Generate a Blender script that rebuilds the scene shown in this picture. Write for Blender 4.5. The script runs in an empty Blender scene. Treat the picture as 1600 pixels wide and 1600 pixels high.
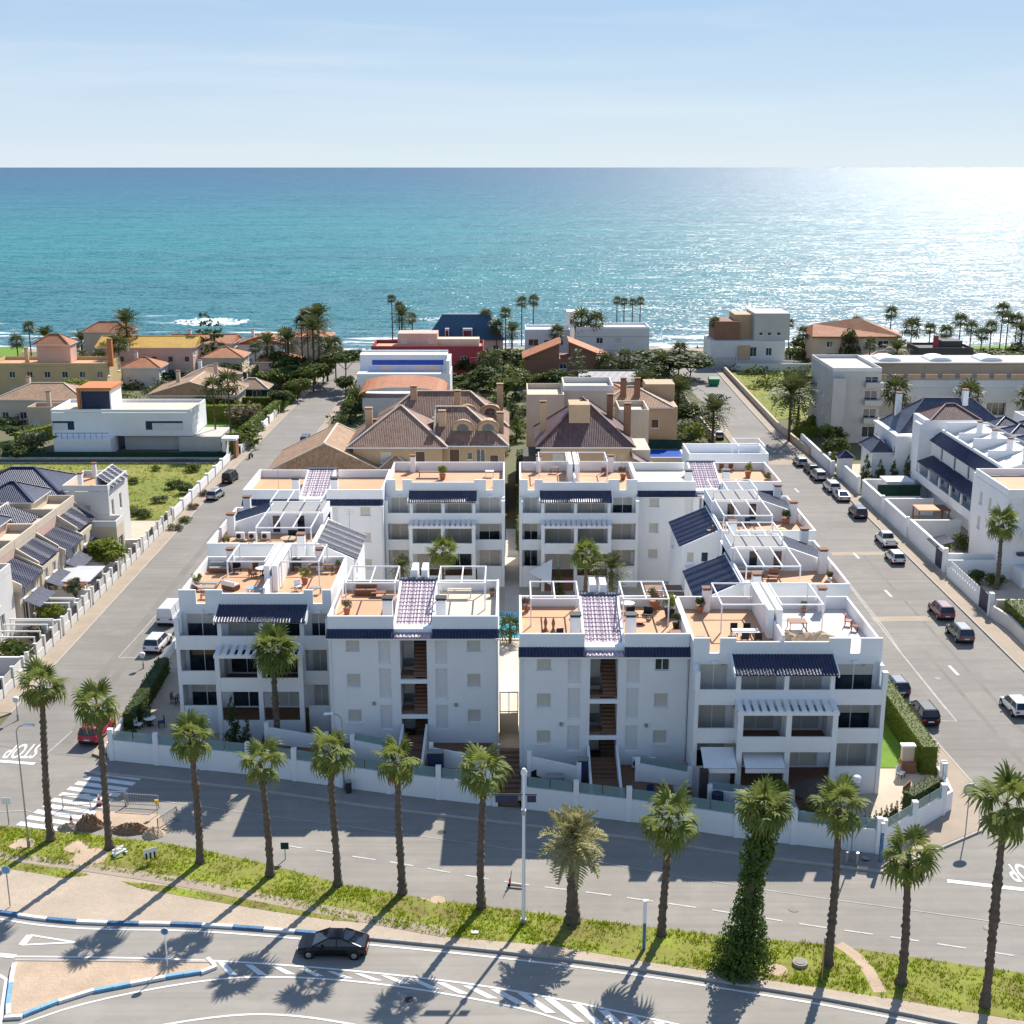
import bpy, math, random
import numpy as np
from mathutils import Vector
R = math.radians
rnd = random.Random(7)
S = bpy.context.scene
COL = S.collection

# ---------------------------------------------------------------- camera, sky, sun, exposure
CAM_H, FPX, PITCH = 46.0, 2000.0, math.atan(540 / 2000)
cam = bpy.data.cameras.new("camera")
cam.sensor_width = 36; cam.lens = 36 * FPX / 1600
cam.clip_start = 1; cam.clip_end = 200000
co = bpy.data.objects.new("camera", cam); COL.objects.link(co)
co.location = (0, 0, CAM_H); co.rotation_euler = (math.pi / 2 - PITCH, 0, 0)
S.camera = co

SUN_AZ, SUN_EL = 24.0, 42.0
W = bpy.data.worlds.new("World"); S.world = W; W.use_nodes = True
def world():
 nt = W.node_tree; N = nt.nodes; L = nt.links; N.clear()
 out = N.new('ShaderNodeOutputWorld'); bg = N.new('ShaderNodeBackground'); L.new(bg.outputs[0], out.inputs[0])
 sky = N.new('ShaderNodeTexSky'); sky.sky_type = 'NISHITA'; sky.sun_disc = False
 sky.sun_elevation = R(SUN_EL); sky.sun_rotation = R(SUN_AZ)
 sky.altitude = 0; sky.air_density = 1.0; sky.dust_density = 0.05; sky.ozone_density = 3.0
 bg.inputs[1].default_value = 0.125
 # thin high cloud: white veil in streaks, thicker to the right (+X) as in the photograph
 tc = N.new('ShaderNodeTexCoord'); mp = N.new('ShaderNodeMapping'); L.new(tc.outputs['Generated'], mp.inputs[0])
 mp.inputs['Scale'].default_value = (2.2, 2.2, 22); mp.inputs['Rotation'].default_value = (0, R(-4), 0)
 no = N.new('ShaderNodeTexNoise'); no.inputs['Scale'].default_value = 1.6; no.inputs['Detail'].default_value = 7
 no.inputs['Roughness'].default_value = .52; no.inputs['Distortion'].default_value = .7
 L.new(mp.outputs[0], no.inputs['Vector'])
 mr = N.new('ShaderNodeMapRange'); mr.inputs[1].default_value = .46; mr.inputs[2].default_value = .74
 mr.inputs[3].default_value = 0.0; mr.inputs[4].default_value = .3; L.new(no.outputs[0], mr.inputs[0])
 mx = N.new('ShaderNodeMix'); mx.data_type = 'RGBA'; L.new(mr.outputs[0], mx.inputs[0])
 L.new(sky.outputs[0], mx.inputs[6]); mx.inputs[7].default_value = (4.6, 5.0, 5.5, 1)
 # low haze band, the same all round the horizon
 sp = N.new('ShaderNodeSeparateXYZ'); L.new(tc.outputs['Generated'], sp.inputs[0])
 hz = N.new('ShaderNodeMapRange'); hz.inputs[1].default_value = .11; hz.inputs[2].default_value = .42; hz.inputs[3].default_value = .93; hz.inputs[4].default_value = 0
 L.new(sp.outputs[2], hz.inputs[0])
 m2 = N.new('ShaderNodeMix'); m2.data_type = 'RGBA'; L.new(hz.outputs[0], m2.inputs[0]); L.new(mx.outputs[2], m2.inputs[6])
 gr = N.new('ShaderNodeMapRange'); gr.data_type = 'FLOAT_VECTOR'
 L.new(sp.outputs[2], gr.inputs[6]); gr.inputs[7].default_value = (0, 0, 0); gr.inputs[8].default_value = (.13, .13, .13)
 gr.inputs[9].default_value = (3.45, 4.1, 4.65); gr.inputs[10].default_value = (2.05, 2.98, 4.25)
 m3 = N.new('ShaderNodeMix'); m3.data_type = 'RGBA'; L.new(mr.outputs[0], m3.inputs[0]); L.new(gr.outputs[1], m3.inputs[6]); m3.inputs[7].default_value = (4.4, 4.8, 5.3, 1)
 L.new(m3.outputs[2], m2.inputs[7])
 L.new(m2.outputs[2], bg.inputs[0])
world()
sun = bpy.data.lights.new("sun", 'SUN'); sun.energy = 5.0; sun.angle = R(.53); sun.color = (1, .94, .85)
so = bpy.data.objects.new("sun", sun); COL.objects.link(so)
sd = Vector((math.sin(R(SUN_AZ)) * math.cos(R(SUN_EL)), math.cos(R(SUN_AZ)) * math.cos(R(SUN_EL)), math.sin(R(SUN_EL))))
so.rotation_euler = sd.to_track_quat('Z', 'Y').to_euler(); so.location = (30, 60, 90)
S.view_settings.view_transform = 'Standard'; S.view_settings.look = 'None'
S.view_settings.exposure = 0.6; S.view_settings.gamma = 1; S.view_settings.use_curve_mapping = False
S.render.engine = 'CYCLES'
S.cycles.max_bounces = 6; S.cycles.diffuse_bounces = 3; S.cycles.glossy_bounces = 3; S.cycles.transmission_bounces = 4
S.cycles.transparent_max_bounces = 6; S.cycles.caustics_reflective = False; S.cycles.caustics_refractive = False
S.cycles.sample_clamp_indirect = 6; S.cycles.sample_clamp_direct = 0

# ---------------------------------------------------------------- helpers
_c, _s = math.cos(PITCH), math.sin(PITCH)
def G(px, py, z=0.0):
 """Where the sight line through a point of the 1600 px photograph meets height z."""
 x = (px - 800) / FPX; u = (800 - py) / FPX
 d = (x, _c + u * _s, -_s + u * _c); t = (z - CAM_H) / d[2]
 return (d[0] * t, d[1] * t)
def XA(px, py, Y):
 u = (800 - py) / FPX
 return (px - 800) / FPX * Y / (_c + u * _s)
def ZA(py, Y):
 u = (800 - py) / FPX
 return CAM_H + (-_s + u * _c) * Y / (_c + u * _s)

class MB:
 def __init__(s): s.v = []; s.f = []; s.m = []
 def add(s, pts, faces, mi=0):
  n = len(s.v); s.v += [tuple(p) for p in pts]; s.f += [tuple(n + i for i in f) for f in faces]; s.m += [mi] * len(faces); return s
 def quad(s, a, b, c, d, mi=0): return s.add([a, b, c, d], [(0, 1, 2, 3)], mi)
 def tri(s, a, b, c, mi=0): return s.add([a, b, c], [(0, 1, 2)], mi)
 def box(s, x0, x1, y0, y1, z0, z1, mi=0):
  return s.add([(x0, y0, z0), (x1, y0, z0), (x1, y1, z0), (x0, y1, z0), (x0, y0, z1), (x1, y0, z1), (x1, y1, z1), (x0, y1, z1)],
                     [(0, 3, 2, 1), (4, 5, 6, 7), (0, 1, 5, 4), (1, 2, 6, 5), (2, 3, 7, 6), (3, 0, 4, 7)], mi)
 def beam(s, p, q, w, h, mi=0):
  p = Vector(p); q = Vector(q); d = (q - p).normalized(); up = Vector((0, 0, 1))
  if abs(d.z) > .95: up = Vector((1, 0, 0))
  a = d.cross(up).normalized() * (w / 2); b = a.cross(d).normalized() * (h / 2)
  P = [p - a - b, p + a - b, p + a + b, p - a + b, q - a - b, q + a - b, q + a + b, q - a + b]
  return s.add(P, [(0, 1, 2, 3), (7, 6, 5, 4), (0, 4, 5, 1), (1, 5, 6, 2), (2, 6, 7, 3), (3, 7, 4, 0)], mi)
 def prism(s, poly, z0, z1, mi=0, bottom=False):
  n = len(poly)
  a = sum(poly[i][0] * poly[(i + 1) % n][1] - poly[(i + 1) % n][0] * poly[i][1] for i in range(n))
  if a < 0: poly = poly[::-1]
  pts = [(x, y, z0) for x, y in poly] + [(x, y, z1) for x, y in poly]
  fs = [tuple(range(n, 2 * n))] + [(i, (i + 1) % n, n + (i + 1) % n, n + i) for i in range(n)]
  if bottom: fs.append(tuple(range(n - 1, -1, -1)))
  return s.add(pts, fs, mi)
 def sheet(s, poly, z, mi=0):
  n = len(poly)
  a = sum(poly[i][0] * poly[(i + 1) % n][1] - poly[(i + 1) % n][0] * poly[i][1] for i in range(n))
  if a < 0: poly = poly[::-1]
  return s.add([(x, y, z) for x, y in poly], [tuple(range(n))], mi)
 def cyl(s, p, q, r0, r1=None, n=8, mi=0, caps=True):
  r1 = r0 if r1 is None else r1
  p = Vector(p); q = Vector(q); d = (q - p).normalized(); up = Vector((0, 0, 1)) if abs(d.z) < .9 else Vector((1, 0, 0))
  a = d.cross(up).normalized(); b = a.cross(d)
  pts = []
  for k in range(n):
   t = 2 * math.pi * k / n; o = a * math.cos(t) + b * math.sin(t); pts.append(p + o * r0)
  for k in range(n):
   t = 2 * math.pi * k / n; o = a * math.cos(t) + b * math.sin(t); pts.append(q + o * r1)
  fs = [(k, n + k, n + (k + 1) % n, (k + 1) % n) for k in range(n)]
  if caps: fs += [tuple(range(n)), tuple(range(2 * n - 1, n - 1, -1))]
  return s.add(pts, fs, mi)
 def lathe(s, prof, c=(0, 0, 0), n=10, mi=0):
  pts = []; fs = []
  for r, z in prof:
   for k in range(n):
    t = 2 * math.pi * k / n; pts.append((c[0] + r * math.cos(t), c[1] + r * math.sin(t), c[2] + z))
  for i in range(len(prof) - 1):
   for k in range(n):
    k2 = (k + 1) % n; fs.append((i * n + k, i * n + k2, (i + 1) * n + k2, (i + 1) * n + k))
  fs.append(tuple(range(n - 1, -1, -1))); fs.append(tuple(range((len(prof) - 1) * n, len(prof) * n)))
  return s.add(pts, fs, mi)
 def mesh(s, name, mats, off=(0, 0, 0), smooth=False):
  me = bpy.data.meshes.new(name)
  if any(off): V = [(x - off[0], y - off[1], z - off[2]) for x, y, z in s.v]
  else: V = s.v
  me.from_pydata(V, [], s.f)
  mats = mats if isinstance(mats, (list, tuple)) else [mats]
  for m in mats: me.materials.append(m)
  if len(mats) > 1: me.polygons.foreach_set('material_index', s.m)
  if smooth: me.polygons.foreach_set('use_smooth', [True] * len(me.polygons))
  auto_uv(me); me.update()
  return me
 def build(s, name, mats, parent=None, smooth=False, world=True, **k):
  off = tuple(wloc(parent)) if (parent is not None and world) else (0, 0, 0)
  return link(name, s.mesh(name, mats, off, smooth), parent, **k)
def auto_uv(me):
 """uv in metres: u level along the face, v up its slope"""
 uv = me.uv_layers.new(name='uv'); nl = len(me.loops)
 if nl == 0: return
 co_ = np.empty(len(me.vertices) * 3); me.vertices.foreach_get('co', co_); co_ = co_.reshape(-1, 3)
 vi = np.empty(nl, dtype=np.int32); me.loops.foreach_get('vertex_index', vi)
 no = np.empty(len(me.polygons) * 3); me.polygons.foreach_get('normal', no); no = no.reshape(-1, 3)
 lt = np.empty(len(me.polygons), dtype=np.int32); me.polygons.foreach_get('loop_total', lt)
 n = np.repeat(no, lt, axis=0); p = co_[vi]
 t = np.stack([-n[:, 1], n[:, 0], np.zeros(len(n))], 1); l = np.linalg.norm(t, axis=1)
 flat = l < 1e-3; t[flat] = (1, 0, 0); l[flat] = 1; t /= l[:, None]
 b = np.cross(n, t)
 uv.data.foreach_set('uv', np.stack([(p * t).sum(1), (p * b).sum(1)], 1).astype(np.float32).ravel())
def wloc(o):
 v = Vector((0, 0, 0))
 while o is not None: v = v + o.location; o = o.parent
 return v
def link(name, data, parent=None, loc=None, rot=None, scale=None, kind=None, label=None):
 o = bpy.data.objects.new(name, data); COL.objects.link(o)
 if parent is not None: o.parent = parent
 if loc is not None: o.location = loc
 if rot is not None: o.rotation_euler = rot
 if scale is not None: o.scale = scale
 if kind: o['kind'] = kind
 if label: o['label'] = label
 return o
def thing(name, label, cat, loc=(0, 0, 0), rz=0, group=None, scale=None):
 o = link(name, None, None, loc, (0, 0, rz), scale); o.empty_display_size = .2
 return tag(o, label, cat, group)
def tag(o, label, cat, group=None):
 o['label'] = label; o['category'] = cat
 if group: o['group'] = group
 return o
def kids(o): return [c for c in o.children]
def copy_tree(o, loc=None, rz=None, label=None, scale=None, parent=None):
 c = o.copy(); COL.objects.link(c)
 if parent is not None: c.parent = parent
 if loc is not None: c.location = loc
 if rz is not None: c.rotation_euler = (0, 0, rz)
 if scale is not None: c.scale = (scale,) * 3 if not isinstance(scale, tuple) else scale
 if label: c['label'] = label
 for ch in kids(o): copy_tree(ch, parent=c)
 return c
def struct(name, mb, mats, smooth=False, parent=None, kind='structure'):
 o = mb.build(name, mats, parent, smooth)
 if parent is None: o['kind'] = kind
 return o

# ---------------------------------------------------------------- materials
def _nodes(name):
 m = bpy.data.materials.new(name); m.use_nodes = True; nt = m.node_tree
 return m, nt, nt.nodes, nt.links, nt.nodes['Principled BSDF']
def _noise(N, L, vec, scale, detail=4, rough=.6):
 n = N.new('ShaderNodeTexNoise'); n.inputs['Scale'].default_value = scale; n.inputs['Detail'].default_value = detail
 n.inputs['Roughness'].default_value = rough; L.new(vec, n.inputs['Vector']); return n.outputs[0]
def _mix(N, L, fac, a, b, mode='MIX'):
 m = N.new('ShaderNodeMix'); m.data_type = 'RGBA'; m.blend_type = mode
 for i, x in ((0, fac), (6, a), (7, b)):
  if isinstance(x, bpy.types.NodeSocket): L.new(x, m.inputs[i])
  else: m.inputs[i].default_value = x if i == 0 else tuple(x)[:3] + (1,)
 return m.outputs[2]
def _range(N, L, v, a, b, c=0, d=1):
 m = N.new('ShaderNodeMapRange'); L.new(v, m.inputs[0])
 for i, x in zip((1, 2, 3, 4), (a, b, c, d)): m.inputs[i].default_value = x
 return m.outputs[0]
def _math(N, L, op, a, b=None):
 m = N.new('ShaderNodeMath'); m.operation = op
 for i, x in ((0, a), (1, b)):
  if x is None: continue
  if isinstance(x, bpy.types.NodeSocket): L.new(x, m.inputs[i])
  else: m.inputs[i].default_value = x
 return m.outputs[0]
def _bump(N, L, h, strength, dist, bsdf, prev=None):
 b = N.new('ShaderNodeBump'); b.inputs['Strength'].default_value = strength; b.inputs['Distance'].default_value = dist
 L.new(h, b.inputs['Height'])
 if prev is not None: L.new(prev, b.inputs['Normal'])
 L.new(b.outputs[0], bsdf.inputs['Normal']); return b.outputs[0]
def sc(c, k): return tuple(min(1, x * k) for x in c[:3])
def mat(name, col, rough=.8, var=.14, scale=.6, bump=.0, bscale=25, bdist=.02, spec=.3, metal=0, streak=0, col2=None, fine=3.0, coat=0, track=None):
 m, nt, N, L, B = _nodes(name)
 geo = N.new('ShaderNodeNewGeometry').outputs['Position']
 n1 = _noise(N, L, geo, scale); n2 = _noise(N, L, geo, scale * 9, 3)
 base = _mix(N, L, _range(N, L, n1, .3, .7), sc(col, 1 - var), col2 or sc(col, 1 + var))
 base = _mix(N, L, _range(N, L, n2, .35, .65, 0, var * fine * .6), base, sc(col, .72))
 if streak:
  mp = N.new('ShaderNodeMapping'); mp.inputs['Scale'].default_value = (2.2, 2.2, .12); L.new(geo, mp.inputs[0])
  n3 = _noise(N, L, mp.outputs[0], 1.6, 5)
  base = _mix(N, L, _range(N, L, n3, .52, .78, 0, streak), base, sc(col, .62))
 if track is not None:       # worn wheel paths and drag marks along the road, stains across it
  mp = N.new('ShaderNodeMapping'); mp.inputs['Rotation'].default_value = (0, 0, R(track)); mp.inputs['Scale'].default_value = (.035, 1.1, 1); L.new(geo, mp.inputs[0])
  base = _mix(N, L, _range(N, L, _noise(N, L, mp.outputs[0], 1.0, 5, .65), .42, .72, 0, .55), base, sc(col, .66))
  base = _mix(N, L, _range(N, L, _noise(N, L, geo, .9, 6, .7), .60, .74, 0, .5), base, sc(col, .6))
  base = _mix(N, L, _range(N, L, _noise(N, L, geo, .28, 4, .6), .55, .75, 0, .5), base, sc(col, 1.22))
 L.new(base, B.inputs['Base Color']); B.inputs['Roughness'].default_value = rough
 B.inputs['Specular IOR Level'].default_value = spec; B.inputs['Metallic'].default_value = metal
 if coat: B.inputs['Coat Weight'].default_value = coat; B.inputs['Coat Roughness'].default_value = .06
 if bump: _bump(N, L, _noise(N, L, geo, bscale, 4), bump, bdist, B)
 return m
def tile_mat(name, col, col2, rough=.45, spec=.5, pu=.24, pv=.38, bump=.9, wear=None):
 m, nt, N, L, B = _nodes(name)
 uv = N.new('ShaderNodeUVMap').outputs[0]
 sp = N.new('ShaderNodeSeparateXYZ'); L.new(uv, sp.inputs[0])
 fu = _math(N, L, 'FLOOR', _math(N, L, 'DIVIDE', sp.outputs[0], pu)); fv = _math(N, L, 'FLOOR', _math(N, L, 'DIVIDE', sp.outputs[1], pv))
 cb = N.new('ShaderNodeCombineXYZ'); L.new(fu, cb.inputs[0]); L.new(fv, cb.inputs[1])
 wn = N.new('ShaderNodeTexWhiteNoise'); wn.noise_dimensions = '3D'; L.new(cb.outputs[0], wn.inputs[0])
 geo = N.new('ShaderNodeNewGeometry').outputs['Position']
 base = _mix(N, L, wn.outputs[0], col, col2)
 base = _mix(N, L, _range(N, L, _noise(N, L, geo, .5), .4, .75, 0, .5), base, wear or sc(col2, .7))
 L.new(base, B.inputs['Base Color']); B.inputs['Roughness'].default_value = rough; B.inputs['Specular IOR Level'].default_value = spec
 su = _math(N, L, 'ABSOLUTE', _math(N, L, 'SINE', _math(N, L, 'MULTIPLY', sp.outputs[0], math.pi / pu)))
 fr = _math(N, L, 'FRACT', _math(N, L, 'DIVIDE', sp.outputs[1], pv))
 h = _math(N, L, 'ADD', su, _math(N, L, 'MULTIPLY', fr, -.35))
 _bump(N, L, h, bump, .06, B)
 return m
def leaf_mat(name, c1, c2, rough=.55, trans=.25, spec=.12):
 m, nt, N, L, B = _nodes(name)
 geo = N.new('ShaderNodeNewGeometry')
 oi = N.new('ShaderNodeObjectInfo')
 n1 = _noise(N, L, geo.outputs['Position'], 1.3, 3)
 r = _math(N, L, 'ADD', _math(N, L, 'MULTIPLY', geo.outputs['Random Per Island'], .55), _math(N, L, 'MULTIPLY', n1, .55))
 base = _mix(N, L, r, c1, c2)
 base = _mix(N, L, _range(N, L, oi.outputs['Random'], 0, 1, 0, .3), base, sc(c1, .8))
 L.new(base, B.inputs['Base Color']); B.inputs['Roughness'].default_value = rough; B.inputs['Specular IOR Level'].default_value = spec
 tb = N.new('ShaderNodeBsdfTranslucent'); L.new(_mix(N, L, .5, base, c2), tb.inputs[0])
 ms = N.new('ShaderNodeMixShader'); ms.inputs[0].default_value = trans
 L.new(B.outputs[0], ms.inputs[1]); L.new(tb.outputs[0], ms.inputs[2])
 L.new(ms.outputs[0], N['Material Output'].inputs[0])
 return m
def glass_mat(name, col, rough=.08):
 m, nt, N, L, B = _nodes(name)
 geo = N.new('ShaderNodeNewGeometry').outputs['Position']
 n = _noise(N, L, geo, .9, 2)
 L.new(_mix(N, L, _range(N, L, n, .35, .65), sc(col, .5), sc(col, 1.6)), B.inputs['Base Color'])
 B.inputs['Roughness'].default_value = rough; B.inputs['Specular IOR Level'].default_value = .7
 return m
def clear_glass(name, tint, alpha):
 m, nt, N, L, B = _nodes(name)
 B.inputs['Base Color'].default_value = tuple(tint) + (1,); B.inputs['Roughness'].default_value = .1
 B.inputs['Alpha'].default_value = alpha; B.inputs['Specular IOR Level'].default_value = .6
 return m
def shutter_mat(name, col):
 m, nt, N, L, B = _nodes(name)
 uv = N.new('ShaderNodeUVMap').outputs[0]; sp = N.new('ShaderNodeSeparateXYZ'); L.new(uv, sp.inputs[0])
 L.new(_mix(N, L, _range(N, L, _noise(N, L, uv, 3), .3, .7), sc(col, .9), col), B.inputs['Base Color']); B.inputs['Roughness'].default_value = .6
 h = _math(N, L, 'ABSOLUTE', _math(N, L, 'SINE', _math(N, L, 'MULTIPLY', sp.outputs[1], math.pi / .09)))
 _bump(N, L, h, .6, .015, B); return m

M = {}
def mk(key, *a, **k): M[key] = mat(key, *a, **k)
mk('white_stucco', (.80, .80, .79), .85, .03, .4, .12, 18, streak=.10, fine=1.6)
mk('white_trim', (.82, .82, .81), .7, .03, .8, fine=1.5)
mk('offwhite_stucco', (.68, .66, .62), .85, .05, .4, .12, 18, streak=.2)
mk('cream_stucco', (.62, .52, .40), .85, .06, .4, .1, 18, streak=.22)
mk('beige_stucco', (.55, .44, .33), .85, .07, .4, .1, 18, streak=.22)
mk('sand_stucco', (.52, .36, .22), .85, .07, .4, .1, 18, streak=.2)
mk('pink_stucco', (.62, .42, .34), .85, .07, .4, .1, 18, streak=.2)
mk('yellow_stucco', (.60, .44, .22), .85, .07, .4, .1, 18, streak=.2)
mk('red_stucco', (.36, .06, .07), .85, .09, .4, .1, 18, streak=.25)
mk('brown_stucco', (.26, .13, .08), .85, .09, .4, .1, 18, streak=.2)
mk('orange_stucco', (.55, .19, .07), .8, .07, .4)
mk('grey_stucco', (.50, .48, .44), .85, .07, .5, .2, 12, streak=.25)
mk('dark_stucco', (.08, .075, .07), .8, .1, .5)
mk('terracotta_floor', (.58, .325, .185), .75, .10, .35, .1, 8, fine=2.2)
mk('pale_floor', (.62, .53, .42), .75, .07, .35, .1, 8)
mk('white_floor', (.68, .60, .54), .75, .06, .35)
mk('brown_floor', (.20, .105, .065), .75, .12, .8)
mk('wood', (.20, .09, .045), .6, .2, 2.0)
mk('light_wood', (.45, .28, .15), .6, .15, 2.0)
mk('asphalt', (.245, .226, .20), .9, .13, .12, .25, 40, .01, fine=2.4, track=-90)
mk('asphalt_front', (.285, .262, .228), .9, .13, .12, .25, 40, .01, fine=2.4, track=14)
mk('asphalt_new', (.31, .285, .247), .9, .09, .10, .25, 40, .01, fine=2.4, track=8)
mk('asphalt_patch', (.21, .195, .17), .92, .12, .3, .25, 40, .01)
mk('pavement', (.36, .29, .22), .88, .10, .4, .15, 12)
mk('pavement_grey', (.27, .25, .225), .88, .12, .4, .15, 12)
mk('courtyard_paving', (.52, .43, .33), .85, .08, .4)
mk('kerb_stone', (.42, .38, .33), .85, .1, 1.0)
mk('road_paint', (.74, .73, .70), .7, .08, 1.2, fine=3.2)
mk('faded_paint', (.56, .54, .50), .8, .25, 1.5, fine=4)
mk('worn_paint', (.42, .40, .37), .8, .22, 1.2, fine=4)
mk('blue_paint', (.08, .19, .34), .7, .3, 1.6, fine=3)
mk('light_blue_paint', (.20, .42, .60), .7, .25, 1.6)
mk('gravel', (.46, .375, .285), .95, .12, .25, .8, 9, .05, fine=4)
mk('sandy_soil', (.50, .375, .265), .95, .14, .5, .7, 6, .06, fine=3.5)
mk('dirt', (.27, .165, .095), .95, .2, .5, .9, 4, .15)
mk('verge_soil', (.25, .20, .07), .95, .25, .35, .6, 8, .06, col2=(.28, .36, .03))
mk('lot_grass', (.20, .25, .035), .95, .3, .10, .7, 3, .1, col2=(.31, .28, .07), fine=4)
mk('scrub_ground', (.19, .165, .10), .95, .25, .08, .5, 2, .1, col2=(.12, .14, .05))
mk('lawn', (.13, .235, .02), .9, .12, 1.0, .6, 20, .03)
mk('beach', (.36, .29, .21), .95, .15, .08, .5, 1, .2)
mk('rock', (.17, .14, .115), .95, .25, .4, .8, 1.2, .4)
mk('trunk_bark', (.145, .112, .085), .95, .34, 2.6, .9, 12, .06, fine=4)
mk('tree_bark', (.13, .09, .06), .95, .2, 2.0, .6, 10, .05)
mk('metal_grey', (.34, .35, .36), .45, .06, 1, metal=.6)
mk('metal_white', (.78, .78, .78), .45, .03, 1, spec=.4)
mk('metal_dark', (.03, .03, .035), .5, .1, 1)
mk('navy_metal', (.025, .035, .075), .5, .1, 1)
mk('green_plastic', (.02, .22, .09), .5, .08, 1)
mk('yellow_plastic', (.75, .45, .03), .5, .05, 1)
mk('blue_plastic', (.03, .10, .42), .5, .06, 1)
mk('red_plastic', (.52, .03, .035), .5, .06, 1)
mk('black_plastic', (.015, .015, .017), .6, .1, 1)
mk('grey_fabric', (.32, .31, .30), .9, .08, 2)
mk('beige_fabric', (.48, .36, .24), .9, .08, 2)
mk('white_fabric', (.78, .77, .75), .9, .04, 2)
mk('navy_fabric', (.03, .05, .12), .9, .08, 2)
mk('clay', (.40, .16, .08), .8, .1, 3)
mk('straw', (.09, .075, .065), .95, .3, 3, .9, 20, .08)
mk('green_netting', (.012, .045, .032), .9, .25, 1.2)
mk('rubber', (.012, .012, .012), .9, .1, 3)
mk('alloy', (.45, .45, .46), .35, .05, 3, metal=.8)
mk('lamp_red', (.45, .02, .02), .3, .05, 3)
mk('lamp_clear', (.7, .7, .72), .2, .05, 3, spec=.6)
mk('skin', (.5, .3, .2), .7, .05, 3)
M['navy_tile'] = tile_mat('navy_tile', (.010, .014, .048), (.028, .036, .088), .36, .55, wear=(.045, .05, .09))
M['slate_tile'] = tile_mat('slate_tile', (.045, .055, .09), (.09, .10, .14), .42, .5)
M['mansard_blue'] = tile_mat('mansard_blue', (.03, .085, .15), (.05, .12, .19), .5, .4)
M['glint_tile'] = tile_mat('glint_tile', (.56, .46, .50), (.40, .29, .35), .36, .6, wear=(.62, .54, .58))  # pale rose colour paints in the sun's glint on glazed blue tiles
M['brown_tile'] = tile_mat('brown_tile', (.20, .105, .07), (.31, .18, .125), .7, .3, wear=(.36, .25, .19))
M['dark_tile'] = tile_mat('dark_tile', (.10, .045, .04), (.16, .085, .075), .5, .4, wear=(.20, .13, .12))
M['sand_tile'] = tile_mat('sand_tile', (.46, .30, .19), (.34, .20, .12), .75, .3)
M['terracotta_tile'] = tile_mat('terracotta_tile', (.46, .17, .07), (.36, .12, .05), .7, .3, wear=(.50, .27, .15))
M['ochre_tile'] = tile_mat('ochre_tile', (.60, .36, .05), (.50, .28, .04), .7, .3)
M['blue_mosaic'] = tile_mat('blue_mosaic', (.008, .06, .36), (.012, .10, .46), .3, .3, .3, .3, .2, wear=(.01, .08, .40))
M['light_mosaic'] = tile_mat('light_mosaic', (.32, .42, .68), (.66, .46, .26), .4, .5, 1.1, .9, .1, wear=(.35, .44, .70))
M['window_glass'] = glass_mat('window_glass', (.025, .032, .042))
M['car_glass'] = glass_mat('car_glass', (.012, .016, .024), .04)
M['balustrade_glass'] = clear_glass('balustrade_glass', (.24, .36, .37), .62)
M['shutter_cream'] = shutter_mat('shutter_cream', (.58, .54, .47))
M['shutter_white'] = shutter_mat('shutter_white', (.72, .71, .69))
M['shutter_brown'] = shutter_mat('shutter_brown', (.12, .06, .04))
M['palm_leaf'] = leaf_mat('palm_leaf', (.075, .115, .020), (.27, .30, .075), .55, .36, .15)
M['palm_leaf_gold'] = leaf_mat('palm_leaf_gold', (.22, .22, .08), (.52, .47, .24), .6, .28, .12)
M['palm_leaf_dry'] = leaf_mat('palm_leaf_dry', (.16, .11, .05), (.34, .23, .11), .7, .2)
M['palm_far'] = leaf_mat('palm_far', (.055, .075, .024), (.15, .165, .055), .5, .22)
M['leaf_dark'] = leaf_mat('leaf_dark', (.040, .060, .018), (.11, .145, .038), .55, .34)
M['leaf_mid'] = leaf_mat('leaf_mid', (.065, .095, .020), (.17, .205, .045), .55, .36)
M['leaf_light'] = leaf_mat('leaf_light', (.12, .17, .022), (.28, .31, .05), .55, .3)
M['leaf_olive'] = leaf_mat('leaf_olive', (.10, .12, .055), (.21, .23, .12), .6, .2)
M['leaf_ivy'] = leaf_mat('leaf_ivy', (.040, .080, .016), (.13, .19, .040), .5, .22)
M['leaf_hedge'] = leaf_mat('leaf_hedge', (.055, .090, .016), (.17, .21, .03), .55, .22)
M['leaf_autumn'] = leaf_mat('leaf_autumn', (.13, .10, .05), (.24, .19, .10), .6, .2)
M['grass_blade'] = leaf_mat('grass_blade', (.16, .26, .012), (.40, .45, .03), .6, .4)
M['lot_blade'] = leaf_mat('lot_blade', (.17, .20, .02), (.38, .35, .05), .6, .35)
M['flower'] = leaf_mat('flower', (.35, .14, .04), (.6, .4, .1), .6, .2)
def paint(name, c, metal=.0, coat=.8): M[name] = mat(name, c, .32, .02, 1, spec=.5 if coat > .5 else .25, metal=metal, coat=coat, fine=.5)
paint('paint_white', (.72, .72, .72)); paint('paint_silver', (.40, .41, .42), .5); paint('paint_black', (.004, .004, .005), 0, .25)
paint('paint_grey', (.11, .115, .12), .4); paint('paint_red', (.42, .02, .03)); paint('paint_navy', (.02, .03, .06)); paint('paint_maroon', (.16, .03, .04))
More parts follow.
